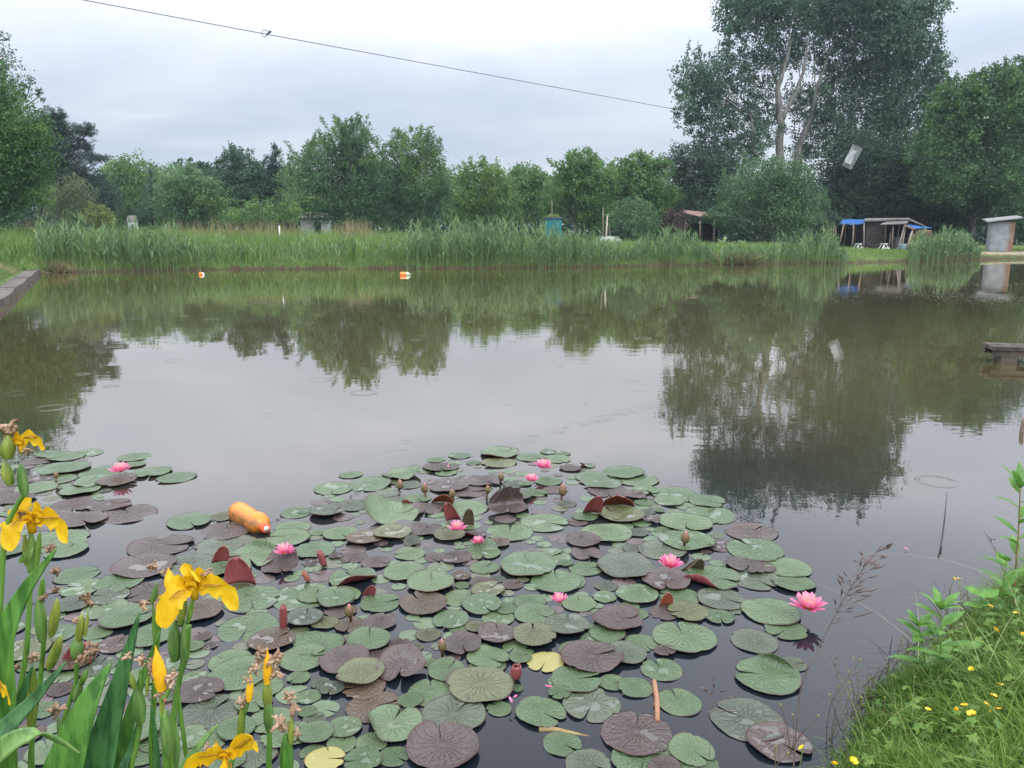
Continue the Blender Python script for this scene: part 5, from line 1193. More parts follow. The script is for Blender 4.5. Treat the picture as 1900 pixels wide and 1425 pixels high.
# flame bud
p = Plant((310, 1425), .80, 'iris with a single closed orange-yellow bud rising through withered brown flowers')
p.stem([(300, 1320), (306, 1380), (308, 1425)], 16); p.sheath((312, 1400), (306, 1316), 34, pod_green, ridges=2); p.bud((300, 1280), (288, 1196), 26, iris_org); p.sheath((302, 1330), (300, 1270), 14, pod_yel); p.wither(286, 1240, 34); p.wither(322, 1258, 30); p.wither(302, 1290, 28); p.wither(262, 1224, 24); p.bud((300, 1300), (320, 1272), 12, stalk_green)
p = Plant((240, 1425), .84, 'iris pod stalk with one swollen green sheath and small yellow bud between the leaves')
p.stem([(262, 1335), (252, 1390), (244, 1425)], 15); p.sheath((262, 1342), (254, 1272), 32, pod_green, ridges=2); p.bud((250, 1278), (240, 1245), 12, pod_yel); p.sheath((262, 1285), (260, 1240), 11, stalk_green); p.sheath((272, 1290), (276, 1245), 10, pod_yel); p.wither(236, 1218, 20); p.wither(262, 1230, 14)
# nearer clump on the right side
p = Plant((505, 1425), .82, 'iris stalk with one yellow-tipped spent bud standing highest of the three nearest the lily pads')
p.stem([(498, 1320), (500, 1380), (499, 1425)], 15); p.sheath((499, 1355), (497, 1290), 30, pod_green, ridges=2); p.sheath((497, 1310), (496, 1262), 28, pod_yel); p.bud((496, 1268), (496, 1200), 17, iris_org); p.wither(484, 1210, 26); p.wither(510, 1222, 32); p.wither(514, 1250, 26); p.wither(482, 1226, 18)
p = Plant((430, 1425), .80, 'iris stalk with shrivelled flowers leaning beside the low yellow bloom')
p.stem([(452, 1350), (440, 1392), (428, 1425)], 13); p.sheath((444, 1378), (452, 1296), 24, pod_yel, ridges=2); p.sheath((452, 1330), (462, 1286), 15, pod_green); p.bud((462, 1300), (466, 1246), 14, iris_org); p.wither(448, 1304, 26); p.wither(472, 1240, 24); p.wither(462, 1262, 20)
p = Plant((535, 1425), .78, 'iris stalk with a drooping withered flower and fresh green sheath at the frame edge')
p.stem([(534, 1400), (532, 1425)], 26); p.sheath((533, 1450), (530, 1360), 40, iris_green, ridges=3); p.sheath((540, 1380), (541, 1330), 18, pod_yel); p.wither(520, 1342, 34); p.wither(546, 1312, 24); p.wither(536, 1296, 26); p.wither(552, 1360, 18); p.bud((542, 1330), (546, 1300), 12, wither_m)
p = Plant((400, 1440), .76, 'lowest yellow iris flower cut by the frame bottom')
p.stem([(415, 1425), (412, 1450)], 16)
p.flower(418, 1404, .9, falls=[([(414, 1402), (390, 1402), (366, 1408), (346, 1428)], 46, [0, -.02, -.03, -.035]), ([(424, 1400), (446, 1384), (466, 1370), (480, 1392)], 44, [0, -.008, -.015, -.02]), ([(420, 1406), (424, 1424), (416, 1446)], 40, [0, -.03, -.04])],
         stands=[([(416, 1400), (404, 1386), (400, 1378)], 24, [0, .004, .01]), ([(424, 1398), (434, 1382), (440, 1374)], 24, [0, .01, .02])])
p.wither(384, 1388, 16)
# left-hand flowers
p = Plant((30, 1425), .90, 'iris with an open yellow flower, the middle one of the left edge stalks')
p.stem([(62, 1060), (56, 1090), (50, 1200), (28, 1425)], 14); p.sheath((58, 1062), (58, 985), 26, pod_green, ridges=2); p.sheath((50, 1050), (46, 990), 15, pod_yel); p.sheath((66, 1060), (74, 985), 16, stalk_green); p.flap((44, 1045), (64, 1015), 20)
p.flower(58, 968, .95, falls=[([(52, 966), (36, 966), (22, 982), (20, 1022)], 44, [0, -.014, -.024, -.03]), ([(64, 966), (84, 960), (108, 968), (126, 1006)], 42, [0, -.01, -.02, -.03]), ([(58, 964), (54, 948), (60, 938)], 30, [0, .02, .03])],
         stands=[([(54, 960), (46, 940), (58, 924)], 24, [0, .004, .008]), ([(62, 960), (72, 946), (68, 930)], 20, [0, -.006, -.008])])
p.wither(40, 950, 20); p.wither(92, 1016, 18)
p = Plant((-10, 1425), .88, 'iris at the very frame edge with brown withered top and yellow petal')
p.stem([(46, 915), (30, 940), (10, 985), (2, 1100), (-10, 1425)], 14); p.sheath((46, 922), (38, 860), 24, pod_green, ridges=2); p.sheath((20, 900), (8, 855), 26, pod_yel); p.bud((14, 850), (16, 800), 26, pod_yel); p.wither(14, 800, 36); p.wither(52, 836, 18)
f = p.flower(40, 828, .6, falls=[([(36, 826), (52, 810), (70, 816), (84, 832)], 28, [0, -.01, -.02, -.03]), ([(36, 826), (30, 812), (34, 808)], 22, [0, .01, .02])], stands=[([(38, 822), (34, 810), (26, 808)], 18, [0, 0, 0])])
p = Plant((60, 1425), .94, 'iris pod stalk with several small spent flowers below the left yellow flower')
p.stem([(82, 1185), (76, 1250), (60, 1425)], 14); p.sheath((80, 1190), (72, 1105), 30, pod_green, ridges=3); p.sheath((96, 1180), (106, 1110), 26, pod_yel); p.sheath((92, 1240), (114, 1178), 28, pod_yel, ridges=2); p.sheath((76, 1120), (80, 1070), 17, stalk_green); p.wither(100, 1060, 24); p.wither(104, 1095, 18); p.wither(80, 1108, 18); p.wither(96, 1018, 18); p.wither(64, 1222, 22); p.wither(30, 1240, 20)
p = Plant((100, 1425), .90, 'iris pod stalk with a pale crumpled flower on a ribbed green pod')
p.stem([(142, 1230), (140, 1270), (118, 1340), (104, 1425)], 13); p.sheath((144, 1222), (142, 1180), 32, pod_green, ridges=2); p.sheath((146, 1190), (152, 1138), 22, pod_yel); p.sheath((158, 1180), (163, 1136), 10, pod_yel); p.wither(163, 1114, 30); p.wither(140, 1150, 16)
p.sheath((140, 1300), (150, 1262), 26, pod_green, ridges=2); p.bud((150, 1270), (164, 1238), 12, stalk_green); p.wither(150, 1222, 26); p.wither(172, 1208, 30); p.wither(165, 1196, 18)
p = Plant((60, 1425), .86, 'short iris pod stalk with a lone brown flower low between the leaves')
p.stem([(62, 1300), (60, 1360), (58, 1425)], 15); p.sheath((58, 1350), (62, 1236), 26, pod_yel, ridges=2); p.sheath((44, 1320), (52, 1290), 20, stalk_green); p.wither(62, 1216, 20); p.sheath((112, 1370), (108, 1330), 14, pod_green); p.wither(106, 1318, 30)
p = Plant((-20, 1425), .80, 'iris whose hanging orange-yellow petal shows alone at the frame edge')
p.stem([(-20, 1300), (-18, 1425)], 14)
p.flower(-22, 1290, .9, falls=[([(-20, 1286), (-4, 1272), (12, 1280), (20, 1306)], 40, [0, -.01, -.02, -.03])], stands=[([(-24, 1284), (-30, 1264), (-20, 1250)], 24, [0, 0, 0])])
# sword leaves
p = Plant((115, 1480), .78, 'broad sword-shaped iris leaf fan, largest and sharpest in front of the lily pads', 'iris leaves')
p.leaf([(100, 1520), (128, 1400), (165, 1300), (205, 1230)], 84, iris_green, (0, .05)); p.leaf([(165, 1520), (190, 1390), (222, 1270), (258, 1136)], 74, iris_dark, (.03, .09)); p.leaf([(215, 1520), (226, 1400), (250, 1300), (296, 1170)], 40, iris_green, (.06, .12))
p = Plant((-10, 1480), .80, 'bright iris leaf curving up along the left frame edge', 'iris leaves')
p.leaf([(2, 1480), (4, 1300), (6, 1190), (44, 1100), (104, 1018)], 62, iris_green, (0, .04)); p.leaf([(-14, 1500), (14, 1370), (60, 1285), (56, 1240), (72, 1210)], 26, iris_dark, (.05, .05)) if False else p.leaf([(-20, 1460), (12, 1350), (40, 1290), (60, 1235)], 34, iris_dark, (.03, .05))
p = Plant((0, 1480), .76, 'dark narrow iris leaf slanting across the lower left corner', 'iris leaves')
p.leaf([(-60, 1440), (0, 1362), (60, 1300), (122, 1228)], 46, iris_dark, (0, .05))
p = Plant((-40, 1480), .72, 'pale arching iris leaf bent over at the bottom left corner', 'iris leaves')
p.leaf([(-70, 1470), (-20, 1412), (24, 1374), (70, 1362), (112, 1376), (150, 1398)], 40, iris_pale, (0, .03), tip=True)
p = Plant((290, 1440), .84, 'thin dark iris leaf standing upright between two stalks', 'iris leaves')
p.leaf([(292, 1500), (291, 1420), (287, 1360), (280, 1308)], 15, iris_dark, (0, .02))
p = Plant((335, 1440), .80, 'thin pale iris leaf leaning towards the nearest pods', 'iris leaves')
p.leaf([(320, 1500), (338, 1430), (368, 1385), (404, 1344)], 20, iris_pale, (0, .03)); p.leaf([(205, 1500), (225, 1430), (240, 1395), (258, 1330)], 22, iris_dark, (.02, .05))
# ---------------------------------------------------------------- near right bank: grass, buttercups, herbs
bank_m = leaf_mat('bank_grass', (0.065, 0.135, 0.018), (0.21, 0.325, 0.060), trans=0.35, rough=.4)
herb_m = leaf_mat('buttercup_foliage', (0.060, 0.145, 0.022), (0.20, 0.32, 0.06), trans=0.35, rough=.45)
n = 330000
gx_ = rng.uniform(.5, 4.2, n); gy_ = rng.uniform(1.4, 4.8, n); d = shore_dist(gx_, gy_)
keep = (d > -.03) & (d < 1.7) & (np.hypot(gx_, gy_) > 1.7) & (gx_ < gy_ * .68 + .7); gx_, gy_, d = gx_[keep], gy_[keep], d[keep]; n = len(gx_)
tuft = .5 + .5 * np.sin(gx_ * 9 + 1) * np.sin(gy_ * 7.3) + .3 * np.sin(gx_ * 21 + gy_ * 17)
P = np.column_stack([gx_, gy_, ground_z(gx_, gy_) - .01]); hh = rng.uniform(.03, .12, n) * (1 + .5 * tuft) * np.clip(.45 + d * 1.3, .45, 1.3) * np.where(gy_ > 2.7, 1.2 + 1.6 * rng.random(n) ** 2, 1.0 + .7 * rng.random(n) ** 4)
V, F, I = blades(P, hh, rng.uniform(.003, .0075, n), rng.uniform(.1, 1.3, n), .4, 3)
tn = np.clip(rng.normal(.40, .24, n) + .22 * np.sin(gx_ * 6) * np.sin(gy_ * 8) + .2 * np.sin(gx_ * 15 + 2) * np.sin(gy_ * 13), 0, 1)
tag(link('bank_grass', np_mesh('bank_grass', V, F, bank_m, tn[I])), 'lush green grass on the near bank in the lower right corner', 'grass', kind='stuff')
n = 50000
gx_ = rng.uniform(-3.2, .8, n); gy_ = rng.uniform(.5, 2.7, n); d = shore_dist(gx_, gy_); kp = (d > -.02) & (d < .9); gx_, gy_ = gx_[kp], gy_[kp]; n = len(gx_)
P = np.column_stack([gx_, gy_, ground_z(gx_, gy_) - .01])
V, F, I = blades(P, rng.uniform(.04, .16, n), rng.uniform(.003, .007, n), rng.uniform(.1, 1.2, n), .4, 3)
tag(link('bank_grass', np_mesh('bank_grass', V, F, bank_m, np.clip(rng.normal(.42, .22, n), 0, 1)[I])), 'short grass at the foot of the yellow irises', 'grass', kind='stuff')
# long arching flowering stems of grass, pale
n = 520
gx_ = rng.uniform(.9, 4.0, n * 6); gy_ = rng.uniform(1.9, 4.6, n * 6); d = shore_dist(gx_, gy_); kp = (d > .02) & (d < 1.2); gx_, gy_ = gx_[kp][:n], gy_[kp][:n]; n = len(gx_)
P = np.column_stack([gx_, gy_, ground_z(gx_, gy_)])
V, F, I = blades(P, rng.uniform(.14, .42, n), np.full(n, .0030), rng.uniform(.4, 1.8, n), .3, 6)
pale_stem = leaf_mat('pale_grass_stems', (0.22, 0.28, 0.09), (0.42, 0.44, 0.22), trans=.2)
tag(link('grass_stems', np_mesh('grass_stems', V, F, pale_stem, np.clip(rng.normal(.5, .25, n), 0, 1)[I])), 'thin pale arching grass stems over the near bank', 'grass', kind='stuff')
# deeply cut buttercup leaves, a carpet of them
n = 3800
gx_ = rng.uniform(.6, 4.0, n); gy_ = rng.uniform(1.3, 4.4, n); d = shore_dist(gx_, gy_); kp = (d > .03) & (d < 1.5) & (np.hypot(gx_, gy_) > 1.75); gx_, gy_, d = gx_[kp], gy_[kp], d[kp]; n = len(gx_)
C0 = np.column_stack([gx_, gy_, ground_z(gx_, gy_) + rng.uniform(.06, .17, n) * np.clip(.4 + d, .4, 1.2)]); az0 = rng.uniform(0, 2 * np.pi, n); S_ = rng.uniform(.012, .026, n); tlt = rng.normal(0, .35, (n, 2)); tn0 = np.clip(rng.normal(.5, .2, n), 0, 1)
Vs, Ts = [], []
for (a0, L, W) in [(0, 1, .30), (.42, .82, .22), (-.42, .82, .22), (.95, .95, .26), (-.95, .95, .26), (1.35, .7, .2), (-1.35, .7, .2), (1.95, .85, .26), (-1.95, .85, .26)]:
    a = az0 + a0; dv = np.column_stack([np.cos(a), np.sin(a), np.zeros(n)]); sv = np.column_stack([-np.sin(a), np.cos(a), np.zeros(n)])
    def lift(q): q[:, 2] += q[:, 0] * 0 ; return q
    tip = C0 + dv * (S_ * L)[:, None]; mid = C0 + dv * (S_ * L * .62)[:, None]; l_ = mid + sv * (S_ * W * .6)[:, None]; r_ = mid - sv * (S_ * W * .6)[:, None]
    for q in (tip, l_, r_):
        rel = q - C0; q[:, 2] += rel[:, 0] * tlt[:, 0] + rel[:, 1] * tlt[:, 1] - .25 * np.hypot(rel[:, 0], rel[:, 1]) ** 2 / S_
    Vs.append(np.stack([C0, r_, tip, l_], 1)); Ts.append(tn0)
V = np.concatenate(Vs).reshape(-1, 3)
tag(link('buttercup_leaves', np_mesh('buttercup_leaves', V, np.arange(len(V)).reshape(-1, 4), herb_m, np.concatenate(Ts))), 'carpet of deeply cut buttercup leaves in the bank grass', 'ground cover', kind='stuff')
# dark wet twigs and dead stems at the water line
n = 130
px_ = rng.uniform(1560, 1820, n); P = np.array([at(x, np.interp(x, [1500, 1600, 1700, 1820], [1400, 1300, 1190, 1130]) + rng.normal(0, 14), .01) for x in px_])
V, F, I = blades(P, rng.uniform(.05, .2, n), np.full(n, .0035), rng.uniform(.3, 2.2, n), .3, 4)
tag(link('dead_stems', np_mesh('dead_stems', V, F, leaf_mat('dead_stem', (.03, .022, .014), (.13, .09, .055), trans=0), np.clip(rng.normal(.4, .25, n), 0, 1)[I])), 'dark dead stems tangled at the near waterline', 'dead stems', kind='stuff')
tag(link('bank_stone', np_mesh('bank_stone', *(lambda c: (np.array([[c[0] + math.cos(a) * r, c[1] + math.sin(a) * r * .7, z] for r, z in ((.085, -.02), (.08, .02), (.055, .035), (.002, .04)) for a in np.linspace(0, 6.283, 13)[:-1]]), np.array([[i * 12 + j, i * 12 + (j + 1) % 12, (i + 1) * 12 + (j + 1) % 12, (i + 1) * 12 + j] for i in range(3) for j in range(12)])))(at(1808, 1170, .02)), plain('tan_stone', (.28, .2, .14), (.42, .33, .25), 9, .9), smooth=True)), 'tan flat stone showing at the water edge behind the leafy herbs', 'stone')

butter_m = plain('buttercup_petal', (0.86, 0.50, 0.01), (0.92, 0.60, 0.02), 60, .25, .5)
stem_g = plain('thin_green_stem', (0.10, 0.19, 0.04), (0.19, 0.27, 0.08), 20, .6)
stem_br = plain('thin_brown_stem', (0.09, 0.075, 0.04), (0.16, 0.14, 0.07), 20, .6)
seed_m = plain('green_seed_head', (0.26, 0.33, 0.04), (0.38, 0.42, 0.09), 90, .6, .3, .9, .004)
bp_ = MB(); npt = 7
bp_.ribbon([(0, i / (npt - 1), .28 * (i / (npt - 1)) ** 1.4) for i in range(npt)], [.12, .3, .44, .52, .52, .42, .2], (1, 0, 0), .22, 5); bpet = bp_.mesh('petal', butter_m)
bc_ = MB(); bc_.lathe([(.02, .0), (.2, .02), (.26, .12), (.2, .24), (.05, .28)], n=10); bcen = bc_.mesh('centre', seed_m)
sh_ = MB(); sh_.lathe([(.05, -.5), (.3, -.42), (.5, -.1), (.46, .2), (.25, .45), (.04, .5)], n=10); shead = sh_.mesh('seed_head', seed_m)
def stem_under(root, head, h, mat, r=.0011):
    g = np.array([head[0] + rng.normal(0, .035), head[1] + rng.normal(.02, .03), 0]); g[2] = max(float(ground_z(g[0], g[1])), -.02); L = head[2] - g[2]
    m = MB(); a = Vector(g) - Vector(head); m.tube(bez([a, a * .5 + Vector((rng.normal(0, .012), rng.normal(0, .012), .01)), Vector((0, 0, 0))], 5), r, 5); m.build('stem', mat, root)
ZF = 480 / 1211
BUT = [(880, 540, 'farthest buttercup pair, upper flower by the brown stems'), (908, 545, 'farthest buttercup pair, lower flower by the brown stems'), (1052, 672, 'buttercup seen side-on below the tall pink-stemmed herb'), (1077, 785, 'large double-looking buttercup among pale arching grass'), (967, 965, 'lone buttercup above the lush middle grass beside a green blade'),
       (1100, 1040, 'ragged buttercup losing petals below the pale arching stems'), (1070, 1092, 'buttercup on the dark gap above the dry grass knot'), (935, 1140, 'buttercup facing sideways just above the largest open one'), (895, 1160, 'small half-closed buttercup next to the sideways one'), (968, 1177, 'largest wide-open buttercup in the middle of the bank'),
       (760, 1157, 'buttercup with two rounded lobes nearest the waterline grass'), (1033, 1130, 'buttercup at the dry grass knot, its upper flower'), (1088, 1155, 'faded buttercup at the dry grass knot, by the frame edge'), (1048, 1162, 'tiny closed buttercup under the dry grass knot'), (410, 1398, 'lowest buttercup nearest the frame bottom'), (325, 1412, 'buttercup half cut by the frame bottom'),
       (175, 1335, 'yellow open buttercup over the purple pad at the bank foot'), (1205, 805, 'buttercup cut by the right frame edge'), (1172, 705, 'pale yellow buttercup just below the tall herb stem')]
for (x, y, lab) in BUT:
    px, py = 1420 + x * ZF, 860 + y * ZF; hz = .235 if y > 600 else .26
    h = at(px, py, hz)
    if shore_dist(h[0], h[1]) < -.12: h = at(px, py, .14)
    root = empty('buttercup', h, rng.uniform(0, 6), lab, 'buttercup', 'buttercups on the near bank'); root.rotation_euler = (rng.normal(-.25, .3), rng.normal(0, .3), rng.uniform(0, 6)); s = rng.uniform(.0095, .0125) * (1.25 if 'largest' in lab or 'large' in lab else (.6 if 'tiny' in lab else 1))
    for k in range(5):
        pt = link('petal', bpet, root); pt.scale = (s, s, s); pt.rotation_euler = (rng.uniform(.15, .5) + (.7 if 'closed' in lab else 0), 0, k * 2 * math.pi / 5)
    c = link('centre', bcen, root); c.scale = (s, s, s)
    inv = root.rotation_euler.to_matrix().inverted()
    g = np.array([h[0] + rng.normal(0, .03), h[1] + rng.uniform(0, .05), 0]); g[2] = max(float(ground_z(g[0], g[1])), -.02); m = MB(); a = inv @ (Vector(g) - Vector(h))
    m.tube(bez([a, a * .5 + inv @ Vector((rng.normal(0, .012), rng.normal(0, .012), .012)), Vector((0, 0, 0))], 5), .0012, 5); m.build('stem', stem_g, root)
SEED = [(72, 1127), (128, 1175), (345, 1043), (400, 1060), (412, 908), (445, 918), (388, 975), (395, 1025), (450, 1095), (640, 823), (670, 878), (950, 592), (866, 820), (300, 1080), (560, 1095), (105, 1355), (895, 820), (50, 1322), (250, 1180), (700, 1000)]
for (x, y) in SEED:
    px, py = 1420 + x * ZF, 860 + y * ZF; h = at(px, py, .17)
    root = empty('buttercup_seed_head', h, 0, 'small round yellow-green seed head on a thin stem over the water edge', 'seed head', 'buttercup seed heads at the near water edge')
    o = link('seed_head', shead, root); o.scale = (.0058,) * 3
    stem_under(root, h, .17, stem_br)

herb_leaf = leaf_mat('herb_leaf', (0.08, 0.20, 0.03), (0.17, 0.34, 0.06), trans=.35, rough=.4)
def herb_leaf_mat():
    t = NT('herb_leaf_green'); v = t.obj(); c = t.mix(t.ramp(t.noise(25, 3, .6, v), .3, .7), (0.085, 0.215, 0.035), (0.16, 0.33, 0.06))
    b = t.bsdf(c, .42, .4); tr = t.n('ShaderNodeBsdfTranslucent'); t.l(c, tr.inputs['Color']); mx = t.n('ShaderNodeMixShader'); mx.inputs[0].default_value = .35
    t.l(b.outputs[0], mx.inputs[1]); t.l(tr.outputs[0], mx.inputs[2]); return t.done(mx)
hl = herb_leaf_mat(); pink_stem = plain('reddish_stem', (0.20, 0.09, 0.06), (0.28, 0.20, 0.08), 14, .5)
def herb(pts, Yb, leaves, label, stem_mat, r=.004, zb=None):
    """pts: stem pixels from the foot up; leaves: (fraction up, direction degrees, length, width, rise)"""
    g = at(pts[0][0], pts[0][1], .12); Yd = g[1]; base = Vector((g[0], Yd, float(ground_z(g[0], Yd)) - .02)); leaves = [(f_, a_, L_ * 1.45, W_ * 1.5, r_) for f_, a_, L_, W_, r_ in leaves]; root = empty('leafy_herb', base, 0, label, 'herb', 'leafy herbs on the near bank')
    Q = [Vector((0, 0, 0))] + [Vector(atY(x, y, Yd)) - base for x, y in pts]; c = bez(Q, 8); m = MB(); m.tube(c, [r * (1 - .6 * i / len(c)) for i in range(len(c))], 7); m.build('stem', stem_mat, root)
    for (f, az, L, W, rise) in leaves:
        p = c[min(int(f * (len(c) - 1)), len(c) - 1)]; a = R(az); dv = Vector((math.cos(a), math.sin(a) * .8, 0)); m = MB(); k = 9; pth = []
        for i in range(k):
            u = i / (k - 1); pth.append(p + dv * (L * u) + Vector((0, 0, L * (rise * u - (.25 + .35 * max(0, rise)) * u * u))))
        m.ribbon(pth, [W * (.25 + .9 * math.sin(math.pi * (u_ / (k - 1)) ** .8)) * (1 - (u_ / (k - 1)) ** 4) + .0004 for u_ in range(k)], (-math.sin(a), math.cos(a), 0), .3, 5)
        m.build('leaf', hl, root)
def whorl(n, f0, f1, L0, L1, W, rise, ph=0):
    return [(f0 + (f1 - f0) * i / max(1, n - 1), ph + i * 137.5, L0 + (L1 - L0) * i / max(1, n - 1), W, rise + .5 * i / n) for i in range(n)]
herb([(1742, 1250), (1746, 1190), (1746, 1130)], 0, whorl(11, .3, 1, .11, .055, .011, .55) + [(1.0, 90 + k * 72, .05, .008, 1.4) for k in range(5)], 'fresh green herb with long lance leaves standing tallest at the water edge', stem_g, .004)
herb([(1716, 1240), (1712, 1190), (1704, 1162)], 0, whorl(8, .35, 1, .09, .05, .011, .5, 40) + [(1.0, 20 + k * 90, .04, .008, 1.4) for k in range(4)], 'shorter leafy herb growing beside the tallest one at the water edge', stem_g, .0035)
herb([(1880, 1140), (1884, 1060), (1890, 980), (1893, 905)], 0, whorl(20, .12, .97, .12, .06, .010, .6) + [(1.0, k * 72, .055, .007, 1.9) for k in range(5)], 'tall herb with reddish stem and narrow leaves by the frame edge', pink_stem, .0045)
herb([(1866, 1150), (1862, 1090), (1868, 1040)], 0, whorl(10, .3, 1, .10, .05, .011, .7, 70), 'leafy herb in front of the reddish-stemmed tall one', stem_g, .0035)
herb([(1818, 1160), (1820, 1120), (1822, 1100)], 0, [(1, a, .05, .018, .5) for a in (10, 130, 250)] + [(.7, a, .05, .016, .4) for a in (60, 190)], 'low herb with three broad rounded leaflets near the tan stone', stem_g, .0025)
herb([(1792, 1235), (1790, 1200)], 0, whorl(6, .4, 1, .06, .04, .014, .5, 20), 'small broad-leaved herb beneath the tall fresh green one', stem_g, .003)

# flowering grass stalk leaning over the open water
def grass_stalk(pts, Y0, Y1, label, spikes, r=.0016, mat=None):
    Q = [Vector(atY(x, y, Y0 + (Y1 - Y0) * i / (len(pts) - 1))) for i, (x, y) in enumerate(pts)]; b = Q[0].copy(); b.z = max(float(ground_z(b.x, b.y)), 0)
    root = empty('grass_stalk', b, 0, label, 'grass stalk'); Q = [Vector((0, 0, 0))] + [q - b for q in Q]; c = bez(Q, 10); m = MB(); m.tube(c, [r * (1 - .5 * i / len(c)) for i in range(len(c))], 6); m.build('stem', mat, root)
    m = MB()
    for i in range(spikes):
        f = .55 + .45 * rng.random(); p = c[int(f * (len(c) - 1))]; d = (Vector(unit(1)[0]) * Vector((1, .6, .5)) + Vector((.3, 0, .5))) * rng.uniform(.015, .045) * (1.3 - f)*2
        m.tube([p, p + d * .7], .0005, 4); m.tube([p + d * .7, p + d * .95, p + d * 1.25], [.0008, .0026, .0005], 5)
    m.tube(c[int(.5 * len(c)):], r * .62, 5)   # the axis that carries the spikelets
    m.build('seed_spikelets', mat, root)
grass_br = plain('purplish_grass_stalk', (0.10, 0.075, 0.07), (0.17, 0.13, 0.12), 30, .8)
grass_stalk([(1484, 1290), (1530, 1180), (1585, 1080), (1635, 1012)], 1.45, 1.5, 'long purplish flowering grass stalk leaning diagonally over open water', 46, .0018, grass_br)
grass_stalk([(1316, 1420), (1318, 1350), (1320, 1300), (1322, 1256)], 1.6, 1.62, 'thin upright grass stalk in front of the bottom right pads', 10, .0009, grass_br)
grass_stalk([(1868, 1080), (1850, 1030), (1826, 985)], 2.9, 2.95, 'thin bent grass stalk beside the tall reddish-stemmed herb', 8, .0016, grass_br)
grass_stalk([(1570, 1390), (1556, 1270), (1540, 1205)], 1.9, 1.95, 'fine grass stalk rising from the bank foot against the water', 6, .0011, grass_br)
# ---------------------------------------------------------------- things people built
planks = plain('grey_weathered_planks', (0.036, 0.030, 0.028), (0.085, 0.072, 0.066), 3, .9, .2, .5, .02, stretch=(1, 1, 9))
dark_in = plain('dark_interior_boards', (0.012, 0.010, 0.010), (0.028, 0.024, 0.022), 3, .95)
tarp = plain('blue_tarpaulin', (0.02, 0.09, 0.27), (0.035, 0.14, 0.38), 2, .4, .4, .3, .02)
roof_felt = plain('grey_roof_sheet', (0.11, 0.10, 0.095), (0.20, 0.18, 0.17), 2, .8, .2, .3, .01)
pole_m = plain('grey_wooden_pole', (0.16, 0.12, 0.09), (0.30, 0.24, 0.19), 4, .85)
pale_pole = plain('pale_wooden_pole', (0.38, 0.31, 0.25), (0.55, 0.47, 0.40), 4, .8)
white_w = plain('white_painted_wood', (0.62, 0.62, 0.60), (0.78, 0.78, 0.76), 4, .6)
log_m = plain('cut_logs', (0.16, 0.09, 0.055), (0.38, 0.25, 0.16), 4, .9)
SY = 56.0
def sp(x, y, Y=SY): return Vector(atY(x, y, Y))
gb = float(ground_z(25.3, SY))
# blue-roofed open shelter
o0 = Vector((sp(1580, 455).x, SY, gb)); root = empty('tarpaulin_shelter', o0, 0, 'open pole shelter with a bright blue tarpaulin roof joined to the wooden shed', 'shelter')
def L(v): return Vector(v) - o0
m = MB(); a, b = sp(1557, 416, SY - 1.2), sp(1604, 416, SY - 1.2); c, d = sp(1609, 407, SY + 1.6), sp(1563, 407, SY + 1.6)
nseg = 10; V = []
for i in range(nseg + 1):
    u = i / nseg
    for j in range(5):
        w = j / 4; q = (a + (b - a) * u) * (1 - w) + (d + (c - d) * u) * w; V.append(L(q) + Vector((0, 0, .035 * math.sin(u * 23) * (1 - w) + .02 * math.sin(u * 9 + w * 5) - .05 * math.sin(math.pi * w))))
V2 = [v - Vector((0, 0, .02)) for v in V]; F = [(i * 5 + j, (i + 1) * 5 + j, (i + 1) * 5 + j + 1, i * 5 + j + 1) for i in range(nseg) for j in range(4)]
m.add(V, F); m.add(V2, [tuple(reversed(f)) for f in F]); m.build('tarpaulin_roof', tarp, root)
for (x0, y0, x1, y1, dy) in [(1555, 446, 1566, 414, -1.2), (1581, 450, 1584, 414, -1.2), (1603, 450, 1603, 415, -1.2), (1566, 448, 1570, 412, 1.4), (1586, 448, 1588, 410, 1.4), (1604, 448, 1606, 410, 1.4)]:
    m = MB(); p0 = sp(x0, y0, SY + dy); p0.z = gb - .1; p1 = sp(x1, y1, SY + dy); m.tube([L(p0), L((p0 + p1) / 2 + Vector((.03, 0, 0))), L(p1)], [.06, .055, .05], 7); m.build('pole', pole_m, root)
m = MB(); m.box(L((sp(1582, 440).x, SY + 1.9, gb + .85)), (1.9, .05, 1.75)); m.build('back_boards', dark_in, root, smooth=False)
m = MB(); m.box(L((sp(1597, 440).x, SY + .2, gb + .5)), (.55, .8, .05)); m.box(L((sp(1597, 440).x - .2, SY + .2, gb + .22)), (.06, .7, .5)); m.box(L((sp(1597, 440).x + .2, SY + .2, gb + .22)), (.06, .7, .5)); m.build('bench', planks, root, smooth=False)
# wooden shed
o0 = Vector((sp(1640, 455).x, SY, gb)); root = empty('wooden_shed', o0, 0, 'dark grey plank shed with slanting roof and open porch beside the wood stack', 'shed')
x0, x1, x2, x3 = sp(1605, 450).x, sp(1643, 450).x, sp(1690, 450).x, sp(1707, 450).x
def zy(y, Y=SY): return sp(1640, y, Y).z
m = MB(); H = zy(411) - gb; nb = 14
for i in range(nb):   # overlapping boards
    m.box(L(((x0 + x1) / 2, SY - .02 - .012 * (i % 2), gb + H * (i + .5) / nb)), (x1 - x0, .05, H / nb * .97))
m.build('front_wall', planks, root, smooth=False)
m = MB(); m.box(L((x0 + .03, SY + 1.3, gb + H / 2)), (.06, 2.5, H)); m.build('side_wall', planks, root, smooth=False)
m = MB(); m.box(L(((x0 + x3) / 2, SY + 2.6, gb + H / 2)), (x3 - x0, .06, H)); m.box(L((x3 - .03, SY + 1.5, gb + H / 2 - .1)), (.06, 2.2, H - .2)); m.box(L(((x1 + x3) / 2, SY + 1.3, gb + .03)), (x3 - x1, 2.5, .06)); m.build('back_wall', dark_in, root, smooth=False)
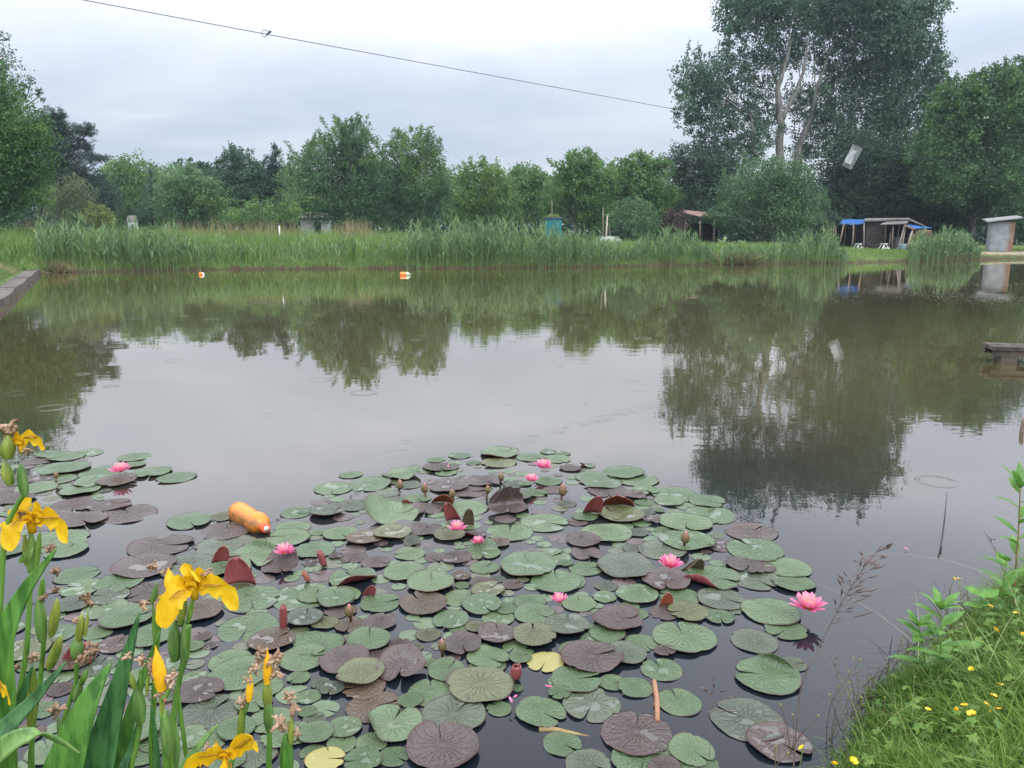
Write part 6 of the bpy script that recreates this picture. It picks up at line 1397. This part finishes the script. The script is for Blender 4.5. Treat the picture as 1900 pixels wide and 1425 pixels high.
m = MB(); ra = [sp(1603, 409, SY - .35), sp(1684, 405.5, SY - .35), sp(1712, 416, SY - .3), sp(1722, 421, SY + 2.9), sp(1686, 404, SY + 2.9), sp(1606, 405, SY + 2.9)]
for (q) in ((0, 1, 4, 5), (1, 2, 3, 4)):
    P_ = [L(ra[i]) for i in q]; m.add(P_ + [p - Vector((0, 0, .09)) for p in P_], [(0, 1, 2, 3), (7, 6, 5, 4), (0, 4, 5, 1), (1, 5, 6, 2), (2, 6, 7, 3), (3, 7, 4, 0)])
m.build('roof', roof_felt, root, smooth=False)
m = MB(); P_ = [L(sp(1633, 416, SY - 1.3)), L(sp(1683, 414, SY - 1.3)), L(sp(1686, 409, SY - .2)), L(sp(1644, 411, SY - .2))]
m.add(P_ + [p - Vector((0, 0, .06)) for p in P_], [(0, 1, 2, 3), (7, 6, 5, 4), (0, 4, 5, 1), (1, 5, 6, 2), (2, 6, 7, 3), (3, 7, 4, 0)]); m.build('porch_roof', roof_felt, root, smooth=False)
for (xa, ya, xb, yb, dy, mt) in [(1666, 457, 1679, 417, -1.2, pale_pole), (1673, 450, 1681, 417, -1.1, pale_pole), (1682, 454, 1692, 427, -1.2, pale_pole), (1656, 456, 1657, 415, -1.1, pole_m), (1667, 440, 1668, 414, -.5, pole_m), (1650, 455, 1653, 430, -.6, pole_m), (1643, 450, 1644, 414, -.15, pole_m)]:
    m = MB(); p0 = sp(xa, ya, SY + dy); p0.z = max(gb - .05, 0); m.tube([L(p0), L(sp(xb, yb, SY + dy))], [.05, .045], 7); m.build('porch_pole', mt, root)
m = MB()   # hose hung in a loop on the wall
for k in range(3): m.tube([L((x0 + .55 + math.cos(a_) * (.5 + .03 * k) * (1 if math.cos(a_) < 0 else 1.3), SY - .09 - .015 * k, gb + .75 + math.sin(a_) * (.42 + .02 * k))) for a_ in np.linspace(0, 6.0, 22)], .014, 6)
m.build('hung_hose', plain('pale_hose', (.08, .075, .065), (.14, .13, .11), 8, .6), root)
m = MB(); m.box(L((sp(1663, 445).x, SY - .4, gb + .45)), (.55, .4, .9)); m.box(L((sp(1663, 445).x, SY - .4, gb + .92)), (.6, .45, .05)); m.build('porch_cupboard', plain('faded_boards', (.13, .1, .1), (.2, .17, .17), 4, .9), root, smooth=False)
# blue awning with the stacked firewood
o0 = Vector((sp(1700, 455).x, SY - .8, gb)); root = empty('wood_stack_awning', o0, 0, 'small blue sheet awning on leaning poles over the firewood stack', 'awning')
m = MB(); P_ = [L(sp(1680, 417, SY - 1.4)), L(sp(1697, 424, SY - 1.4)), L(sp(1729, 422, SY + .4)), L(sp(1690, 416, SY + .6))]; m.add(P_ + [p - Vector((0, 0, .04)) for p in P_], [(0, 1, 2, 3), (7, 6, 5, 4), (0, 4, 5, 1), (1, 5, 6, 2), (2, 6, 7, 3), (3, 7, 4, 0)]); m.build('blue_sheet', tarp, root, smooth=False)
m = MB(); m.bar(L(sp(1678, 418, SY - 1.42)), L(sp(1697, 425.5, SY - 1.42)), .07, .12); m.build('edge_board', log_m, root, smooth=False)
for (xa, ya, xb, yb, dy) in [(1683, 456, 1694, 425, -1.35), (1716, 455, 1716, 423, -.3)]:
    m = MB(); p0 = sp(xa, ya, SY + dy); p0.z = gb - .05; m.tube([L(p0), L(sp(xb, yb, SY + dy))], [.05, .045], 7); m.build('pole', pale_pole, root)
m = MB(); cx = sp(1697, 445).x
for r in range(11):
    for c in range(11):
        if r > 8 and c < 2: continue
        x = cx - .75 + c * .155 + rng.normal(0, .015) + (.07 if r % 2 else 0); z = gb + .07 + r * .125
        if x > cx + .85 - r * .02: continue
        rr = rng.uniform(.055, .082); y0 = SY - .95 + rng.normal(0, .05); m.tube([L((x, y0, z)), L((x + rng.normal(0, .02), y0 + .6, z))], [rr, rr * .95], 7)
o = m.build('firewood_stack', log_m, None); o.location = o0; tag(o, 'stack of split brown firewood under the small blue awning', 'firewood', kind='stuff')
# white trestles, sign-like pale blue box
def trestle(x, y, lab):
    p = sp(x, y, SY - 1.9); p.z = gb; root = empty('trestle', p, .1, lab, 'trestle', 'white trestles on the far bank'); w, h = .66, .44
    for s_ in (-1, 1):
        for yy in (-.28, .28):
            m = MB(); m.bar((s_ * w / 2, yy, -.05), (s_ * .05, yy * .6, h), .07, .05); m.build('leg', white_w, root, smooth=False)
    m = MB(); m.box((0, 0, h + .02), (.2, .6, .06)); m.build('top_rail', white_w, root, smooth=False)
    m = MB(); m.box((0, -.26, .18), (w * .8, .03, .07)); m.build('cross_bar', white_w, root, smooth=False)
trestle(1592, 458, 'white A-shaped trestle in front of the open blue shelter'); trestle(1640, 457, 'white A-shaped trestle in front of the plank shed wall')
p = sp(1674, 457, SY - 2.0); p.z = gb; m = MB(); m.lathe([(.2, 0), (.24, .02), (.27, .42), (.28, .46), (.25, .46), (.24, .44)], n=18); o = m.build('water_tub', plain('pale_blue_plastic', (.22, .30, .38), (.36, .44, .52), 6, .5)); o.location = p; tag(o, 'pale blue tub standing on the grass before the firewood stack', 'tub')
for i, (xa, ya, xb, yb) in enumerate([(1533, 452, 1537, 418), (1544, 450, 1548, 414), (1549, 446, 1551, 420), (1520, 445, 1530, 418)]):
    m = MB(); p0 = sp(xa, ya, SY - 1); p0.z = gb - .1; p1 = sp(xb, yb, SY - 1); m.tube([Vector((0, 0, 0)), (p1 - p0) * .5 + Vector((.02, 0, 0)), p1 - p0], [.045, .04, .03], 6); o = m.build('garden_stake', pole_m); o.location = p0
    tag(o, ['grey stake standing second in the row beside the blue shelter', 'grey stake standing nearest the blue shelter roof', 'short grey stake between the shelter pole and its tallest neighbour', 'leaning grey stake farthest from the blue shelter in the reeds'][i], 'stake', 'grey stakes beside the shelter')
# grey metal cabin, rusty on one side
CY = 52.5; c0 = sp(1853, 463, CY); gz = float(ground_z(c0.x, CY)); o0 = Vector((c0.x, CY, gz)); root = empty('metal_cabin', o0, R(-20), 'narrow grey metal outhouse with slanted roof and a rusty brown side', 'cabin')
ht = sp(1850, 411, CY).z - gz; wd = 1.40
t = NT('galvanised_steel'); v = t.obj(); s3 = t.n('ShaderNodeSeparateXYZ'); t.l(v, s3.inputs[0]); c = t.mix(t.ramp(t.noise(2.0, 5, .6, v), .3, .7), (0.20, 0.215, 0.225), (0.31, 0.325, 0.335))
ru = t.ramp(t.math('ADD', s3.outputs['X'], t.ramp(t.noise(1.6, 4, .6, v), 0, 1, -.25, .25)), .15, .62); c = t.mix(ru, c, (0.22, 0.12, 0.065)); steel = t.done(t.bsdf(c, .6, .4, t.bump(t.noise(5, 3, .5, v), .2, .02)))
m = MB(); m.box((0, 0, ht / 2 - .1), (wd, 1.1, ht + .2)); ob = m.build('walls', steel, root, smooth=False); bv = ob.modifiers.new('rounded', 'BEVEL'); bv.width = .12; bv.segments = 4
m = MB(); P_ = [Vector((-wd / 2 - .32, -.85, ht + .0)), Vector((wd / 2 + .3, -.85, ht + .26)), Vector((wd / 2 + .3, .8, ht + .42)), Vector((-wd / 2 - .32, .8, ht + .2))]; m.add(P_ + [p - Vector((0, 0, .07)) for p in P_], [(0, 1, 2, 3), (7, 6, 5, 4), (0, 4, 5, 1), (1, 5, 6, 2), (2, 6, 7, 3), (3, 7, 4, 0)]); m.build('roof', plain('pale_roof_sheet', (.17, .17, .17), (.27, .27, .27), 3, .7), root, smooth=False)
m = MB(); m.box((-.1, -.556, ht * .47), (.68, .012, ht * .86)); m.build('door', steel, root, smooth=False)
# red tin roof of the shelter behind the rounded bush
o0 = sp(1295, 425, 55); o0.z = float(ground_z(o0.x, 55)); root = empty('lean_to', o0, 0, 'open lean-to with a rusty red tin roof half hidden by the rounded bush', 'lean-to')
m = MB(); a, b, c_, d = sp(1260, 393, 53.5), sp(1330, 409, 53.5), sp(1334, 396, 57.5), sp(1268, 390, 57.5); n = 24; V = []
for i in range(n + 1):
    u = i / n; w = .03 * (i % 2)
    for (p, q) in (((a + (b - a) * u), (d + (c_ - d) * u)),): V += [p - o0 + Vector((0, 0, w)), q - o0 + Vector((0, 0, w))]
m.add(V, [(2 * i, 2 * i + 2, 2 * i + 3, 2 * i + 1) for i in range(n)]); ob = m.build('roof', plain('rusty_red_tin', (.15, .085, .075), (.27, .17, .145), 2, .8), root, smooth=False); so = ob.modifiers.new('t', 'SOLIDIFY'); so.thickness = .02
for x in (1272, 1300, 1326):
    m = MB(); p1 = sp(x, np.interp(x, [1262, 1330], [393, 409]) + 1, 53.8); p0 = p1.copy(); p0.z = o0.z - .1; m.tube([p0 - o0, p1 - o0], .05, 6); m.build('post', pole_m, root)
m = MB(); p = sp(1300, 415, 57); m.box(Vector((p.x, 57.1, o0.z + .8)) - o0, (2.6, .05, 1.6)); m.build('back_boards', dark_in, root, smooth=False)
# teal water barrel
BYY = 44.0; c0 = sp(1026, 437, BYY); gz = float(ground_z(c0.x, BYY)); zt = sp(1026, 406, BYY).z; h = zt - gz; root = empty('water_tank', (c0.x, BYY, gz), R(12), 'teal plastic water tank with leaves on its lid among the reeds', 'water tank')
teal = plain('teal_plastic', (.010, .14, .155), (.02, .21, .22), 3, .45, .4, .1, .01); w = 30 * mpp(1026, 420, BYY)
m = MB(); m.box((0, 0, h / 2), (w * .92, w * .8, h)); ob = m.build('body', teal, root, smooth=False); bv = ob.modifiers.new('b', 'BEVEL'); bv.width = .06; bv.segments = 3
m = MB()
for x in (-.33, -.1, .12, .34): m.box((x * w, -w * .405, h * .48), (.05, .03, h * .8))
m.build('ribs', teal, root, smooth=False)
m = MB(); m.box((0, 0, h + .03), (w * 1.05, w * .92, .09)); m.build('lid', plain('dark_blue_lid', (.03, .05, .10), (.06, .08, .14), 4, .5), root, smooth=False)
q = np.column_stack([rng.normal(0, .16, 160), rng.normal(0, .12, 160), h + .09 + np.abs(rng.normal(0, .05, 160))]); V, F = leaf_quads(q, .16, .09); link('foliage', np_mesh('foliage', V, F, LM['yellowish'], np.clip(rng.normal(.5, .2, 160), 0, 1)), root)
# upturned white boat
c0 = sp(1130, 441, 44.5); gz = float(ground_z(c0.x, 44.5)); m = MB(); V = []; n = 17; Lb = 48 * mpp(1120, 440, 44.5)
for i in range(n):
    u = -1 + 2 * i / (n - 1); wb_ = .55 * max(.04, (1 - abs(u) ** 3)); hb = .42 * (1 - .35 * u * u) + .0
    for k in range(9):
        a_ = math.pi * k / 8; V.append((u * Lb / 2, math.cos(a_) * wb_, max(0, math.sin(a_)) ** .7 * hb + .10))
m.add(V, [(i * 9 + k, i * 9 + k + 1, (i + 1) * 9 + k + 1, (i + 1) * 9 + k) for i in range(n - 1) for k in range(8)]); m.box((0, 0, .42 + .1), (Lb * .8, .05, .06))
o = m.build('upturned_boat', plain('dull_white_hull', (.15, .18, .14), (.25, .28, .23), 4, .6)); o.location = (c0.x, 44.5, gz + .12); o.rotation_euler = (0, .05, .1); tag(o, 'upturned dull white boat hull lying behind the reeds near the teal tank', 'boat')
for (xa, ya, xb, yb, Y_, r_, mt, nm, lab) in [(1124, 438, 1127, 400, 45, .045, pale_pole, 'garden_stake', 'tall tan stake standing beside the upturned boat'), (519, 432, 518, 419, 39, .035, white_w, 'marker_post', 'short white post in the green bank below the low bush'), (1026, 404, 1024, 372, 46, .02, pole_m, 'garden_stake', 'thin grey stick rising behind the teal water tank'), (1120, 410, 1119, 385, 49, .03, pole_m, 'garden_stake', 'thin grey stick before the walnut tree behind the boat')]:
    p0 = sp(xa, ya, Y_); p1 = sp(xb, yb, Y_); p0.z = float(ground_z(p0.x, Y_)) - .1; m = MB(); m.tube([(0, 0, 0), (p1 - p0) / 2, p1 - p0], [r_, r_, r_ * .9], 8); o = m.build(nm, mt); o.location = p0; tag(o, lab, 'post' if nm == 'marker_post' else 'stake')
# far huts glimpsed under the trees
def hut(x0, x1, ytop, ybot, Y_, wall, roof, lab, nm='garden_hut'):
    a = sp(x0, ybot, Y_); b = sp(x1, ytop, Y_); w = b.x - a.x; gz = float(ground_z((a.x + b.x) / 2, Y_)); h = b.z - gz; root = empty(nm, ((a.x + b.x) / 2, Y_, gz), 0, lab, 'hut')
    m = MB(); m.box((0, 0, h * .42), (w, w * .7, h * .84)); m.build('walls', wall, root, smooth=False)
    m = MB(); V = [(-w * .58, -w * .45, h * .8), (w * .58, -w * .45, h * .8), (w * .58, w * .45, h * .8), (-w * .58, w * .45, h * .8), (-w * .58, 0, h), (w * .58, 0, h)]; m.add(V, [(0, 1, 5, 4), (2, 3, 4, 5), (1, 2, 5), (3, 0, 4), (3, 2, 1, 0)]); m.build('roof', roof, root, smooth=False)
    m = MB(); m.box((w * .15, -w * .352, h * .35), (w * .25, .04, h * .65)); m.build('door', dark_in, root, smooth=False)
hut(239, 252, 400, 414, 52, plain('faded_white_wall', (.32, .33, .33), (.45, .46, .46), 4, .8), roof_felt, 'tiny white hut glimpsed beyond the grass next to the spruce')
hut(562, 610, 394, 420, 66, plain('grey_render', (.25, .26, .27), (.36, .37, .38), 3, .9), roof_felt, 'grey hut half hidden under the largest willow branches')
# jetty over the water
o0 = Vector(at(1838, 668)); o0 = Vector(at(1850, 672)); root = empty('jetty', o0, R(-13), 'low mossy plank jetty on a block leg reaching in from the frame edge', 'jetty')
moss = plain('mossy_wet_wood', (0.04, 0.036, 0.025), (0.13, 0.11, 0.085), 7, .85, .3, .7, .02)
k = mpp(1838, 668, o0.y); zt = Vector(atY(1832, 640, o0.y)).z
m = MB()
for i in range(2): m.box((1.35, -.03 + i * .19, zt - .03 + .002 * i), (2.9, .175, .045))
m.build('deck', moss, root, smooth=False)
m = MB(); m.box((1.35, -.08, zt - .09), (2.86, .05, .07)); m.box((1.35, .22, zt - .09), (2.86, .05, .07)); m.build('side_beam', moss, root, smooth=False)
for x in (.06, 2.5):
    m = MB(); m.box((x + .03, -.02, zt / 2 - .3), (.17, .16, zt + .42)); m.build('leg', moss, root, smooth=False); m = MB(); m.box((x + .03, .20, zt / 2 - .3), (.12, .06, zt + .42)); m.build('leg', moss, root, smooth=False)
m = MB(); p0 = Vector(at(1896, 800)); m.tube([(0, 0, -.4), (0, 0, .03), (.004, 0, .08), (.01, 0, .11)], [.014, .015, .018, .01], 8); o = m.build('mooring_post', pole_m); o.location = p0; tag(o, 'short worn post standing in the water at the frame edge', 'post')
# pale stone in the slope grass
m = MB(); p = Vector(atY(8, 470, 27)); m.lathe([(.05, .36), (.3, .33), (.5, .18), (.55, -.1)], n=12); o = m.build('slope_stone', plain('chalky_stone', (.24, .22, .19), (.36, .34, .30), 5, .9)); o.location = (p.x - .3, 27, float(ground_z(p.x - .3, 27)) - .05); o.scale = (.4, .3, .5); tag(o, 'pale chalky stone lying in the slope grass at the frame edge', 'stone')
# the cable across the pond, with what hangs on it
cab = plain('dark_cable', (.045, .047, .05), (.075, .078, .08), 3, .6)
cp_ = [(-120, -52, 14.5), (155, 0, 17), (492, 63, 22), (900, 138, 32), (1268, 206, 45), (1590, 270, 55), (1860, 318, 57)]
pts = [Vector(atY(x, y, Y_)) for x, y, Y_ in cp_]; pts = bez(pts, 14); o0 = pts[0].copy()
m = MB(); m.tube([p - o0 for p in pts], [.007 + .010 * i / len(pts) for i in range(len(pts))], 6); o = m.build('cable', cab); o.location = o0; tag(o, 'long thin cable sagging across the sky into the tall poplars', 'cable')
c0 = Vector(atY(492, 63, 22)); k = mpp(492, 63, 22); m = MB(); m.tube([Vector((x * k, -.02, z * k)) for x, z in ((10, 2), (4, 6), (-3, 7), (-6, 2), (-5, -4), (-1, -6), (4, -2), (8, 1), (10, 6), (12, 4), (9, 2))], .009, 6); m.tube([Vector((2 * k, 0, -2 * k)), Vector((11 * k, 0, 5 * k))], [.02, .03], 6); o = m.build('wire_loop', cab); o.location = c0; tag(o, 'small twisted wire loop knotted on the cable against the sky', 'wire loop')
# white lattice panel caught high in the tree line
NYY = 55.3; c0 = Vector(atY(1583, 293, NYY)); k = mpp(1583, 293, NYY); m = MB(); A = Vector((0, 0, 0)); ux = Vector((18 * k, .1, -8 * k)); uy = Vector((-14 * k, .25, -36 * k)); O_ = Vector((-6 * k, 0, 22 * k)); O_ = Vector((-2 * k, 0, 24 * k))
for i in range(7): m.bar(O_ + ux * (i / 6), O_ + ux * (i / 6) + uy, .045, .02)
for j in range(13): m.bar(O_ + uy * (j / 12) + Vector((0, -.022, 0)), O_ + uy * (j / 12) + ux + Vector((0, -.022, 0)), .045, .02)
o = m.build('lattice_panel', plain('white_lattice', (.50, .52, .54), (.64, .66, .68), 6, .6), smooth=False); o.location = c0; tag(o, 'white square-mesh panel dangling high before the dark poplars', 'lattice panel')
m = MB(); V = []
for i in range(8):
    for j in range(5): V.append((-(8 + 5 * i / 7) * k + j * 3.0 * k - .02 * i, -.1 - .06 * math.sin(j * 2 + i), (14 - i * 3.4 + 2 * math.sin(j * 1.4)) * k))
m.add(V, [(i * 5 + j, i * 5 + j + 1, (i + 1) * 5 + j + 1, (i + 1) * 5 + j) for i in range(7) for j in range(4)]); m.build('torn_sheet', plain('torn_white_sheet', (.32, .34, .36), (.5, .52, .54), 5, .8), o)
m = MB(); tp_ = O_; m.tube([tp_, tp_ + Vector((.1, .4, 6 * k)), Vector((1.0, 3.0, 26 * k))], .012, 5); m.build('hanging_cord', cab, o)
# ---------------------------------------------------------------- thin damp air over the pond
hz_ = bpy.data.materials.new('damp_air'); hz_.use_nodes = True; ht_ = hz_.node_tree; ht_.nodes.clear()
ho = ht_.nodes.new('ShaderNodeOutputMaterial'); hv = ht_.nodes.new('ShaderNodeVolumePrincipled')
hv.inputs['Color'].default_value = (0.72, 0.84, 1.0, 1); hv.inputs['Density'].default_value = 0.0004; hv.inputs['Anisotropy'].default_value = 0.0
ht_.links.new(hv.outputs[0], ho.inputs['Volume'])
m = MB(); m.box((0, 550, 17), (1820, 1720, 46)); haze = m.build('haze', hz_, smooth=False); tag(haze, kind='stuff')
haze.display_type = 'WIRE'
